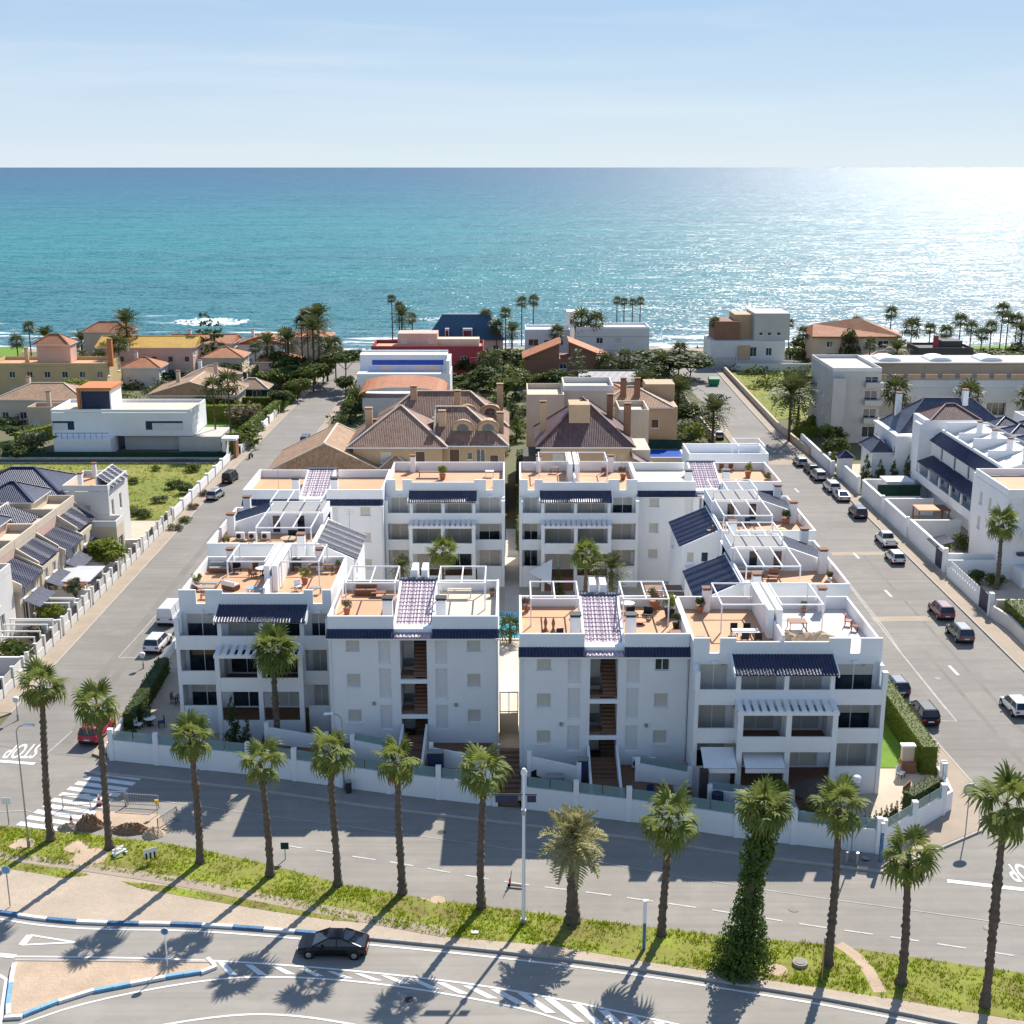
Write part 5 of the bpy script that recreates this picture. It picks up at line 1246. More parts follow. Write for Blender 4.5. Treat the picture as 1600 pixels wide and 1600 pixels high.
# ---------------------------------------------------------------- the houses round about
def bld(name, label, cat, x, y, group=None): return thing(name, label, cat, (x, y, 0), group=group)
def row_w(n, L, z, w, h, kind, edge=.8):
 """n windows evenly along a side L metres long"""
 return [(edge + (L - 2 * edge - w) * (k / (n - 1) if n > 1 else .5), z, w, h, kind) for k in range(n)]
def townhouses():
 g = 'beige townhouses along the left street'
 # top house with the hipped navy roof and tall pale end
 T = bld('townhouse', 'beige townhouse with big navy hipped roof and tall pale end wall beside the empty lot', 'house', -57, 152, g)
 block(T, -66.5, -54.6, 150, 159, 0, 7.6, M['cream_stucco'], f=row_w(4, 11.9, 4.8, 1.2, 1.5, 'shut'))
 hip(T, -66.5, -54.6, 150, 159, 7.62, 2.4, 'navy_tile', .5)
 block(T, -54.5, -49.0, 150.5, 158.5, 0, 7.9, M['offwhite_stucco'], r=[(1.0, 4.6, .9, 2.0, 'glass'), (4.2, 4.6, .9, 2.0, 'glass'), (2.5, .6, 1.4, 2.2, 'glass')], f=[(2.4, 4.8, .8, 1.4, 'shut')])
 MB().box(-54.4, -50.2, 150.8, 158.2, 7.904, 7.95).build('roof_terrace', M['terracotta_floor'], T); parapet(T, -54.5, -49.0, 150.5, 158.5, 7.96, 8.7, 'offwhite_stucco')
 tiles(T, (-48.6, 151.5, 8.2), (-48.6, 158, 8.2), (-50.6, 158, 9.6), (-50.6, 151.5, 9.6), 'navy_tile', .28); MB().box(-50.7, -50.5, 151.4, 158.1, 7.9, 9.62).build('roof_wall', M['offwhite_stucco'], T)
 for y in (152.2, 157.6): chimney(T, -52.8, y, 7.95, 9.7, .5)
 block(T, -52.0, -47.4, 147.6, 150.49, 0, 4.3, M['cream_stucco'], f=[(.5, .5, 3.4, 2.4, 'glass')], r=[(.5, .5, 1.8, 2.3, 'glass')]); parapet(T, -52.0, -47.4, 147.6, 150.49, 4.304, 5.0, 'offwhite_stucco')
 MB().box(-63, -57.4, 146.2, 149.98, 0, 4.6).build('wall', M['cream_stucco'], T); tiles(T, (-63.2, 145.9, 4.65), (-60.4, 145.9, 4.65), (-60.4, 149.96, 6.0), (-63.2, 149.96, 6.0))
 MB().box(-60.2, -55, 146.6, 149.9, 5.1, 5.22).build('awning', M['white_fabric'], T)
 # four stepping units with porch roofs and glass awnings
 for i, y in enumerate((142.6, 136.2, 129.8, 123.4)):
  q = (.5, -.25, .35, -.1)[i]
  lab = ('beige stepping townhouse next to the hipped navy roof', 'beige stepping townhouse behind the bright green garden tree', 'beige stepping townhouse behind the white slatted garden pergola', 'beige stepping townhouse above the front gardens, nearest of the four')[i]
  T = bld('townhouse', lab, 'house', -52, y, g); L_ = 6.3
  block(T, -62, -52.6, y, y + L_, 0, 7.0, M['pink_stucco' if i % 2 else 'cream_stucco'], f=[(7, 5.2, .9, 1.2, 'shut')], r=[(1.2, 4.2, 1.2, 1.3, 'glass'), (3.8, 4.2, 1.2, 1.3, 'shut')])
  MB().box(-61.8, -52.8, y + .2, y + L_ - .2, 7.004, 7.04).build('roof_terrace', M['pale_floor'], T); parapet(T, -62, -52.6, y, y + L_, 7.05, 7.9, 'cream_stucco')
  block(T, -52.59, -50.2, y + .3, y + L_ - .3, 0, 4.7 - .15 * (i % 2), M['cream_stucco'], r=[(.7, .4, 1.6, 2.2, 'glass'), (3.2, .6, 1.3, 1.6, 'bshut'), (1.0, 3.1, 1.0, 1.1, 'glass'), (3.4, 3.1, 1.0, 1.1, 'glass')], f=[(.6, 3.0, .9, 1.2, 'glass')])
  tiles(T, (-49.7 - q, y + .25, 4.75 + q), (-49.7 - q, y + L_ - .25, 4.75 + q), (-52.7, y + L_ - .25, 6.25 + q), (-52.7, y + .25, 6.25 + q), 'navy_tile', .26)
  for yy in (y + .02, y + L_ - .22): MB().add([(-49.9 - q, yy, 4.2), (-52.6, yy, 4.2), (-52.6, yy, 6.6 + q), (-49.9 - q, yy, 5.1 + q), (-49.9 - q, yy + .2, 4.2), (-52.6, yy + .2, 4.2), (-52.6, yy + .2, 6.6 + q), (-49.9 - q, yy + .2, 5.1 + q)], [(0, 3, 2, 1), (4, 5, 6, 7), (2, 3, 7, 6), (0, 4, 7, 3), (1, 2, 6, 5)]).build('roof_wall', M['cream_stucco'], T)
  mb = MB()
  for yy in (y + .28, y + L_ - .5): mb.add([(-50.2, yy, 4.4), (-50.2, yy + .22, 4.4), (-52.6, yy + .22, 6.1), (-52.6, yy, 6.1), (-52.6, yy, 4.4), (-52.6, yy + .22, 4.4)], [(0, 3, 4), (1, 5, 2), (0, 1, 2, 3)])
  mb.build('porch_gable', M['cream_stucco'], T)
  MB().beam((-50.1, y + 3.2, 3.0), (-48.4, y + 3.2, 2.35), L_ - 1.6, .06).build('awning', M['slate_tile'], T)
  chimney(T, -60, y + 1, 7.05, 8.5, .55, 'cream_stucco')
  if i in (0, 2): block(T, -61.5, -55.6, y + .5, y + L_ - .4, 7.06, 8.6, M['pink_stucco' if i else 'cream_stucco'], f=[(1, 7.3, 1.0, 1.0, 'shut')]); hip(T, -61.5, -55.6, y + .5, y + L_ - .4, 8.62, 1.7, 'navy_tile', .45)
  else: MB().box(-58, -57.8, y + .2, y + L_ - .2, 7.05, 8.8).build('roof_wall', M['offwhite_stucco'], T); tiles(T, (-54.2, y + 1, 7.3), (-54.2, y + 5.2, 7.3), (-57.8, y + 5.2, 8.7), (-57.8, y + 1, 8.7), 'navy_tile', .28)
 T = bld('townhouse', 'flat pale townhouse end with tall windows at the left edge of the picture', 'house', -54, 115, g)
 block(T, -66, -50.4, 111, 122.8, 0, 6.6, M['offwhite_stucco'], r=[(1.5, 1.2, 1.1, 2.0, 'glass'), (4.5, 1.2, 1.1, 2.0, 'glass'), (8.0, 1.2, 1.1, 2.0, 'glass'), (2, 4.3, 1.1, 1.3, 'shut'), (7, 4.3, 1.1, 1.3, 'shut')], f=row_w(3, 15, 3.8, 1.2, 1.4, 'shut'))
 MB().box(-65.8, -50.6, 111.2, 122.6, 6.604, 6.64).build('roof_terrace', M['terracotta_floor'], T); parapet(T, -66, -50.4, 111, 122.8, 6.65, 7.5, 'offwhite_stucco')
 hip(T, -66, -56.5, 124, 131, 8.6, 2.0, 'navy_tile', .4); MB().box(-66, -56.5, 124, 131, 7.05, 8.44).build('roof_room', M['pink_stucco'], T)
 MB().box(-53.5, -49.2, 105.6, 108.9, 2.45, 2.6).build('carport_roof', M['slate_tile'], T)
 for x in (-53.2, -49.5):
  for y in (105.9, 108.6): MB().box(x - .1, x + .1, y - .1, y + .1, 0, 2.44).build('carport_post', M['cream_stucco'], T)
 # street walls, gates, dividing walls of the front gardens
 wm = M['offwhite_stucco']
 for i, (y0, y1, lab) in enumerate(((104, 111.5, 'pale street wall at the left corner below the first palm crown'), (112.6, 121.5, 'pale street wall with dark fence panels by the dense garden bush'), (122.5, 131, 'pale street wall with dark gate beside the slatted garden pergola'), (132, 141, 'pale street wall under the bright green garden tree'), (142, 150.5, 'pale street wall below the tall end of the townhouse row'), (151.5, 165.5, 'pale street wall running along the empty lot'))):
  T = thing('street_wall', lab, 'wall', (-45.6, (y0 + y1) / 2, 0), group='pale walls along the left street')
  MB().box(-45.72, -45.5, y0, y1, 0, .95).build('wall', wm, T)
  n = int((y1 - y0) / 2.1)
  for k in range(n + 1):
   y = y0 + (y1 - y0) * k / n; MB().box(-45.78, -45.44, y - .17, y + .17, 0, 2.0).build('pillar', wm, T)
   if k < n: MB().box(-45.64, -45.58, y + .19, y + (y1 - y0) / n - .19, .97, 1.8).build('fence_panel', M['metal_dark' if (k + i) % 3 == 0 else 'grey_stucco' if (k + i) % 3 == 1 else 'offwhite_stucco'], T)
 for y, lab in ((111.9, 'low garden divider beside the carport roof'), (122.0, 'garden divider in front of the flat pale house'), (128.6, 'garden divider with thin rail'), (131.5, 'garden divider next to the slatted pergola'), (141.5, 'garden divider behind the bright green tree'), (150.9, 'garden divider at the tall end wall')):
  T = thing('garden_divider', lab, 'wall', (-47.5, y, 0), group='garden dividing walls'); MB().box(-50.2 if y > 112 else -49, -45.75, y - .1, y + .1, 0, 1.7).build('wall', wm, T); MB().box(-50.2 if y > 112 else -49, -45.75, y - .13, y + .13, 1.702, 1.78).build('coping', M['white_trim'], T)
 T = thing('slatted_pergola', 'white slatted pergola roof over a front garden with orange awning', 'pergola', (-48, 134, 0))
 for x in (-50, -46.2):
  for y in (132.2, 137.6): MB().box(x - .07, x + .07, y - .07, y + .07, 0, 2.5).build('post', M['white_trim'], T)
 sm = MB().box(-2.2, 2.2, -.09, .09, 0, .08).mesh('slat', M['white_trim'])
 for k in range(15): link('slat', sm, T, (0, -1.9 + .38 * k, 2.5))
 MB().beam((-50, 131.9, 2.35), (-46.2, 131.9, 2.2), 1.4, .05).build('awning', M['orange_stucco'], T)
 for y, lab in ((125.5, 'thin white pergola beams over the third front garden'), (119.0, 'thin white pergola beams over the second front garden'), (115.5, 'thin white pergola beams over the first front garden')):
  T = thing('garden_pergola', lab, 'pergola', (-48, y, 0), group='front garden beams')
  for d in (0, 1.6): MB().box(-50.2, -45.8, y + d - .06, y + d + .06, 2.3, 2.42).build('beam', M['white_trim'], T)
  for x in (-50.1, -45.9): MB().box(x - .06, x + .06, y - .06, y + .06, 0, 2.29).build('post', M['white_trim'], T); MB().box(x - .06, x + .06, y + 1.54, y + 1.66, 0, 2.29).build('post', M['white_trim'], T)
 g2 = 'shrubs in the left front gardens'
 tree(-47.6, 143.5, 4.2, 5.4, 'bright green rounded tree overhanging the left street wall', 'round', 'leaf_light', th=.8)
 tree(-47.2, 131.0, 3.4, 2.2, 'small pale tree behind the slatted garden pergola', 'round', 'leaf_olive', th=1.6)
 tree(-46.9, 113.6, 3.0, 3.6, 'dark dense bush inside the fence of the first front garden', 'bush', 'leaf_dark', g2); tree(-48.6, 116.8, 2.2, 3.2, 'green shrubs below the garden beams in the second garden', 'bush', 'leaf_mid', g2)
 tree(-48.4, 121.0, 1.8, 2.6, 'leafy shrub with dry tips beside the garden divider', 'bush', 'leaf_autumn', g2); tree(-48.2, 126.8, 2.0, 3.0, 'low green shrub under the third garden beams', 'bush', 'leaf_light', g2)
 tree(-47.2, 104.4, 3.0, 3.0, 'dry leafy shrub at the left edge below the carport', 'bush', 'leaf_autumn', g2); tree(-45.8, 100.5, 3.6, 2.6, 'ragged shrub behind the leftmost verge palm', 'bush', 'leaf_olive', g2)
townhouses()

def left_villas():
 T = bld('modern_villa', 'white flat-roofed modern villa with black corner windows and an orange roof box', 'house', -65, 214)
 block(T, -76.6, -53.2, 209.5, 219.5, 2.6, 6.5, M['white_stucco'], f=[(.1, 3.6, 3.6, 1.5, 'open'), (15.6, 3.6, 6.2, 1.5, 'open')], top=True)
 for x0, x1 in ((-76.5, -72.9), (-61.0, -54.8)): MB().box(x0, x1, 209.64, 209.7, 3.6, 5.1).build('window', M['navy_metal'], T)
 for x0, x1 in ((-76.4, -74.0), (-59.9, -54.75)): MB().box(x0, x1, 209.47, 209.6, 3.55, 4.75).build('shutter', M['shutter_white'], T)
 MB().box(-76.0, -53.8, 210, 219, 6.504, 6.54).build('roof_terrace', M['pale_floor'], T); parapet(T, -76.6, -53.2, 209.5, 219.5, 6.55, 7.05)
 MB().box(-75.6, -66.2, 206.8, 213, 0, 2.596).build('ground_floor', M['white_stucco'], T); MB().box(-66.1, -55, 210.6, 219, 0, 2.596).build('ground_floor', M['grey_stucco'], T); MB().box(-55.6, -48.6, 209.3, 217.5, 0, 2.5).build('garage', M['grey_stucco'], T)
 MB().box(-66.0, -65.0, 210.52, 210.58, .1, 2.4).build('door', M['window_glass'], T)
 MB().box(-72.4, -67.2, 212, 218, 6.55, 9.9).build('roof_room', M['white_stucco'], T); MB().box(-72.7, -66.9, 211.4, 218.3, 9.91, 10.35).build('roof_slab', M['orange_stucco'], T); MB().box(-72.7, -72.2, 211.4, 211.98, 6.55, 9.9).build('roof_fin', M['orange_stucco'], T)
 MB().box(-72.1, -67.4, 211.93, 211.99, 6.7, 9.7).build('window', M['navy_metal'], T)
 r = MB()
 for k in range(9): r.box(-75.2 + k * .95, -75.15 + k * .95, 206.9, 206.95, 2.6, 3.6)
 r.box(-75.3, -66.4, 206.88, 206.96, 3.55, 3.62); r.build('railing', M['metal_dark'], T)
 T = thing('netting_fence', 'dark green netting fence in front of the modern white villa', 'fence', (-64, 206.3, 0)); MB().box(-83, -46.6, 203.6, 203.75, .3, 1.15).build('netting', M['green_netting'], T); MB().box(-83, -46.6, 203.5, 203.85, 0, .29).build('base_wall', M['grey_stucco'], T)
 for k in range(13): MB().box(-82.6 + 3 * k - .04, -82.6 + 3 * k + .04, 203.76, 203.84, .3, 1.2).build('fence_post', M['metal_grey'], T)
 T = thing('netting_fence', 'lower grey fence in front of the dark green netting', 'fence', (-66, 203, 0)); MB().box(-84, -47.5, 200.3, 200.45, .2, .7).build('netting', M['slate_tile'], T); MB().box(-84, -47.5, 200.2, 200.55, 0, .19).build('base_wall', M['grey_stucco'], T)
 T = thing('gate_house', 'white gate with slab roof at the modern villa entrance', 'gate', (-46, 205, 0)); MB().box(-47.2, -44.8, 203.6, 206.0, 3.0, 3.4).build('roof_slab', M['white_trim'], T); MB().box(-47.1, -46.6, 203.7, 205.9, 0, 2.99).build('side_wall', M['white_stucco'], T); MB().box(-45.3, -44.9, 203.7, 205.9, 0, 2.99).build('side_wall', M['brown_stucco'], T)
 T = thing('pool', 'small blue pool beside the garden hedge of the modern villa', 'pool', (-49.5, 224, 0)); MB().box(-51, -47.6, 220.8, 223, 0, .12).build('coping', M['white_floor'], T); MB().box(-50.7, -47.9, 221.1, 222.7, .12, .16).build('water', M['pool_water'], T)
 # street side walls north of the lot
 for y0, y1, lab in ((207, 232, 'white street wall with clipped hedge by the modern villa'), (233, 262, 'white street wall below the pavilion garden hedge'), (166.5, 203, 'low white wall of the empty lot along the street')):
  T = thing('street_wall', lab, 'wall', (-45.2, y0, 0), group='white walls at the upper left street'); MB().box(-45.9 if y0 < 200 else -45.2, -45.6 if y0 < 200 else -44.9, y0, y1, 0, 1.3).build('wall', M['white_stucco'], T)
  for k in range(int((y1 - y0) / 5)): MB().box(-46.05 if y0 < 200 else -45.3, -45.5 if y0 < 200 else -44.8, y0 + 5 * k, y0 + 5 * k + .5, 0, 1.6).build('pillar', M['white_trim'], T)
 hedge(-46.3, 208, -46.0, 231, 1.3, 2.6, 'long clipped hedge on the street side of the modern villa garden', 'leaf_hedge', dens=9, s=.2); hedge(-45.8, 234, -44.6, 262, 1.3, 2.4, 'clipped hedge beside the upper left street near the pavilion', 'leaf_hedge', dens=9, s=.2)
 hedge(-62, 236, -47, 236, 1.5, 3.0, 'dense bright hedge behind the modern villa garden', 'leaf_light', dens=9, s=.2); hedge(-60, 249, -46.5, 249, 1.2, 2.2, 'low garden hedge before the pavilion lawn', 'leaf_mid', dens=9, s=.2)
 hedge(-84, 213, -80, 222, 1.6, 2.4, 'hedge at the left side of the modern villa', 'leaf_light', dens=9, s=.2)
 def villa(label, x0, x1, y0, y1, h, m, roof, rm, rise=2.0, f=(), over=.5, name='villa', ch=1, group='villas on the left near the sea', z=0, r=()):
  T = bld(name, label, 'house', (x0 + x1) / 2, y0, group)
  n = max(2, int((x1 - x0) / 3.2)); fl = [q for k in range(max(1, int(h / 3))) for q in row_w(n, x1 - x0, .9 + 3 * k, 1.2, 1.3, ('shut', 'glass', 'bshut')[(k + int(x0)) % 3])]
  rr = row_w(2, y1 - y0, max(.9, h - 2.1), 1.2, 1.3, 'glass')
  block(T, x0, x1, y0, y1, z, h, M[m], f=list(f) or fl, r=r or rr, l=rr)
  if roof == 'hip': hip(T, x0, x1, y0, y1, h + .02, rise, rm, over)
  elif roof == 'gable': hip(T, x0, x1, y0, y1, h + .02, rise, rm, over, ends=(0, 0), axis='y'); 
  elif roof == 'gablex': hip(T, x0, x1, y0, y1, h + .02, rise, rm, over, ends=(0, 0), axis='x')
  else:
   MB().box(x0 + .2, x1 - .2, y0 + .2, y1 - .2, h + .004, h + .04).build('roof_terrace', M[rm], T); parapet(T, x0, x1, y0, y1, h + .05, h + .75, m)
  for k in range(ch): chimney(T, x0 + (x1 - x0) * (.25 + .45 * k), (y0 + y1) / 2 + 1, h, h + rise + .9, .7, m)
  return T
 globals()['villa'] = villa
 villa('wide beige bungalow with grey gable roof behind the modern villa', -69, -53, 241, 252, 4.0, 'beige_stucco', 'gable', 'sand_tile', 2.6, over=.7)
 villa('low pale annex with stone chimney behind the beige bungalow', -62, -54, 254, 260, 4.4, 'beige_stucco', 'flat', 'brown_floor')
 villa('pink-roofed cream house at the far left behind the hedge', -95, -79, 233, 243, 4.6, 'cream_stucco', 'hip', 'sand_tile', 2.2)
 villa('cream annex with white window left of the modern villa', -87, -75.5, 226.5, 231, 3.6, 'beige_stucco', 'flat', 'brown_floor')
 T = villa('long yellow house with balustraded roof terrace at the left edge', -108, -83.5, 262, 272, 6.2, 'yellow_stucco', 'flat', 'terracotta_floor')
 MB().box(-99.5, -92.5, 267.5, 271.5, 6.3, 10.2).build('tower', M['pink_stucco'], T); hip(T, -99.5, -92.5, 266.5, 271.5, 10.2, 1.9, 'terracotta_tile', .4); chimney(T, -83, 264, 6, 11.5, .9, 'orange_stucco')
 T = villa('pink villa with bright ochre tiled roof and a smaller tower', -92, -71, 284, 295, 7.2, 'pink_stucco', 'gablex', 'ochre_tile', 1.8)
 MB().box(-99, -88.5, 296, 302, 0, 9.2).build('tower', M['beige_stucco'], T); hip(T, -99, -88.5, 296, 302, 9.2, 2.0, 'terracotta_tile', .4)
 villa('long low house with terracotta roof by the sea, left of the tall conifer', -82, -67, 306, 315, 5.2, 'offwhite_stucco', 'gablex', 'terracotta_tile', 1.5)
 villa('white house with terracotta gable near the beach', -66, -55, 308, 316, 4.6, 'white_stucco', 'gable', 'terracotta_tile', 2.0); villa('beige house with flat red roof at the end of the left street', -54, -44.5, 312, 320, 6.0, 'beige_stucco', 'hip', 'terracotta_tile', 1.2)
 villa('small white house with pink tiled roof behind the garden palms', -68, -58, 262, 271, 3.6, 'white_stucco', 'hip', 'sand_tile', 2.2)
 villa('garden pavilion with domed pink roof and dark green sides', -55.5, -49, 253, 258, 3.2, 'green_netting', 'hip', 'sand_tile', 1.7, f=[(.6, .4, 1.8, 2.4, 'glass'), (3.6, .4, 1.8, 2.4, 'glass')])
 villa('small terracotta-roofed house behind the long yellow house', -84, -76, 274, 281, 4.2, 'offwhite_stucco', 'hip', 'terracotta_tile', 1.8); villa('cream cottage with orange tiles left of the pink pavilion roof', -70, -61, 288, 296, 4.4, 'cream_stucco', 'hip', 'terracotta_tile', 1.8)
 villa('low house with terracotta tiles below the tall feathery conifer', -56.5, -48, 284, 292, 4.0, 'pink_stucco', 'hip', 'terracotta_tile', 1.7)
 T = thing('seawall', 'long pale sea wall behind the left villas', 'wall', (-60, 326, 0)); MB().box(-110, -43, 326, 326.4, 0, 1.8).build('wall', M['grey_stucco'], T)
 T = thing('garden_wall', 'low pale garden wall with dark netting before the ochre-roofed villa', 'wall', (-70, 276, 0)); MB().box(-84, -60, 276, 276.3, 0, 1.2).build('wall', M['offwhite_stucco'], T); MB().box(-80, -66, 276.35, 276.45, .9, 2.8).build('netting', M['green_netting'], T)
 T = thing('garden_wall', 'sunlit garden wall running back towards the beach', 'wall', (-63, 285, 0)); MB().box(-60.4, -60.1, 276.5, 304, 0, 1.5).build('wall', M['cream_stucco'], T)
 gp = 'garden palms on the left'; gt = 'garden trees on the left'
 P = lambda px, pb, pt, lab, kind='fanpalm', s=1.0: (lambda q: far_palm(q[0], q[1], ZA(pt, q[1]), lab, kind, s, gp))(G(px, pb))
 P(50, 566, 512, 'slim fan palm standing alone at the far left shore'); P(75, 575, 528, 'bushy date palm beside the slim palm at the far left', 'datepalm', 1.35); P(203, 588, 508, 'tall date palm rising above the ochre roof', 'datepalm', 1.7)
 P(190, 605, 540, 'fan palm in front of the ochre roof', s=1.35); P(252, 585, 553, 'small palm before the long terracotta roof', s=1.1); P(338, 693, 606, 'left of two slender palms behind the modern villa', s=1.15); P(362, 700, 600, 'right of two slender palms behind the modern villa', s=1.35)
 P(474, 590, 505, 'slim dark palm in the clump at the end of the left street', s=1.0); P(492, 600, 520, 'tall feathery palm in the clump at the end of the left street', 'datepalm', 1.8); P(452, 590, 535, 'lower date palm left of the clump', 'datepalm', 1.5); P(512, 596, 548, 'small date palm at the street side of the clump', 'datepalm', 1.4); P(400, 575, 545, 'little palm before the beach houses', s=1.0)
 tr = lambda px, pb, pt, w, lab, kind='round', m='leaf_mid', **k: (lambda q: tree(q[0], q[1], max(1.8, ZA(pt, q[1]) * 1.08), w * 1.15, lab, kind, m, gt, **k))(G(px, pb))
 tr(131, 605, 545, 5.5, 'grey-green conifer before the pink villa', 'loose', 'leaf_olive'); tr(120, 640, 590, 6.5, 'light green tree left of the modern villa', m='leaf_light'); tr(325, 582, 500, 7.5, 'tall dark feathery conifer against the surf', 'loose', 'leaf_dark'); tr(345, 582, 512, 4, 'second dark conifer beside the tall one', 'loose', 'leaf_dark')
 tr(475, 605, 565, 9, 'broad green tree at the left street corner', m='leaf_mid'); tr(440, 612, 575, 7, 'green tree behind the pavilion', m='leaf_mid'); tr(505, 600, 560, 6, 'dense green tree beside the street end', m='leaf_dark'); tr(388, 662, 628, 7, 'bare pinkish bush beside the garden hedge', 'bush', 'leaf_autumn'); tr(418, 585, 560, 5, 'dark shrubs in front of the beach house', 'bush', 'leaf_dark')
 tr(540, 605, 545, 9.5, 'leaning pine at the right of the left street end', m='leaf_dark', th=5.5); tr(58, 705, 668, 5, 'grey-leaved bush left of the modern villa', 'bush', 'leaf_olive'); tr(25, 712, 690, 7, 'dark hedge bush at the left edge', 'bush', 'leaf_dark'); tr(90, 595, 560, 6, 'dark shrubbery below the date palm at the left', 'bush', 'leaf_dark'); tr(40, 600, 575, 7, 'dark tree behind the yellow house', m='leaf_dark')
 tr(250, 600, 575, 8, 'dark shrubs in front of the long terracotta roof', 'bush', 'leaf_dark'); tr(380, 700, 660, 6, 'rounded garden shrubs by the street hedge', 'bush', 'leaf_mid'); tr(165, 590, 565, 5, 'green shrub before the ochre-roofed villa', 'bush', 'leaf_mid'); tr(300, 600, 580, 6, 'low shrubs before the sunlit garden wall', 'bush', 'leaf_olive')
 for px, py, w, h, lab in ((275, 762, 3.2, 1.5, 'scrub bush in the middle of the empty lot'), (210, 755, 2.0, 1.2, 'small scrub bush behind the tall pale end wall'), (302, 735, 3.0, 1.6, 'scrub bush at the far right of the empty lot'), (250, 785, 2.6, 1.2, 'scrub bush right of the tall pale end wall'), (205, 800, 2.8, 1.1, 'scrub bush close behind the townhouse porch'), (225, 806, 3.5, 1.2, 'wide scrub bush at the near edge of the empty lot'), (290, 770, 3.0, 1.8, 'tallest scrub bush by the lot wall'), (40, 745, 3.5, 1.6, 'scrub bush left behind the navy hipped roof'), (12, 755, 4.5, 1.8, 'wide scrub at the left edge of the empty lot'), (245, 735, 1.8, 1.0, 'smallest scrub bush at the far side of the lot')):
  x, y = G(px, py); tree(x, y, h, w, lab, 'bush', rnd.choice(['leaf_olive', 'leaf_mid', 'leaf_dark']), 'scrub bushes in the empty lot', cat='shrub')
 for px, py, w, m, lab in ((290, 815, 2.2, 'leaf_mid', 'green roadside weeds along the lot wall'), (302, 795, 1.8, 'leaf_autumn', 'dry roadside weeds along the lot wall'), (275, 828, 2.2, 'leaf_olive', 'grey roadside weeds nearest the townhouse row'), (318, 775, 1.6, 'leaf_autumn', 'dry roadside weeds behind the silver car')):
  x, y = G(px, py); tree(x, y, 1.0, w, lab, 'bush', m, 'roadside weeds', cat='shrub')
left_villas()

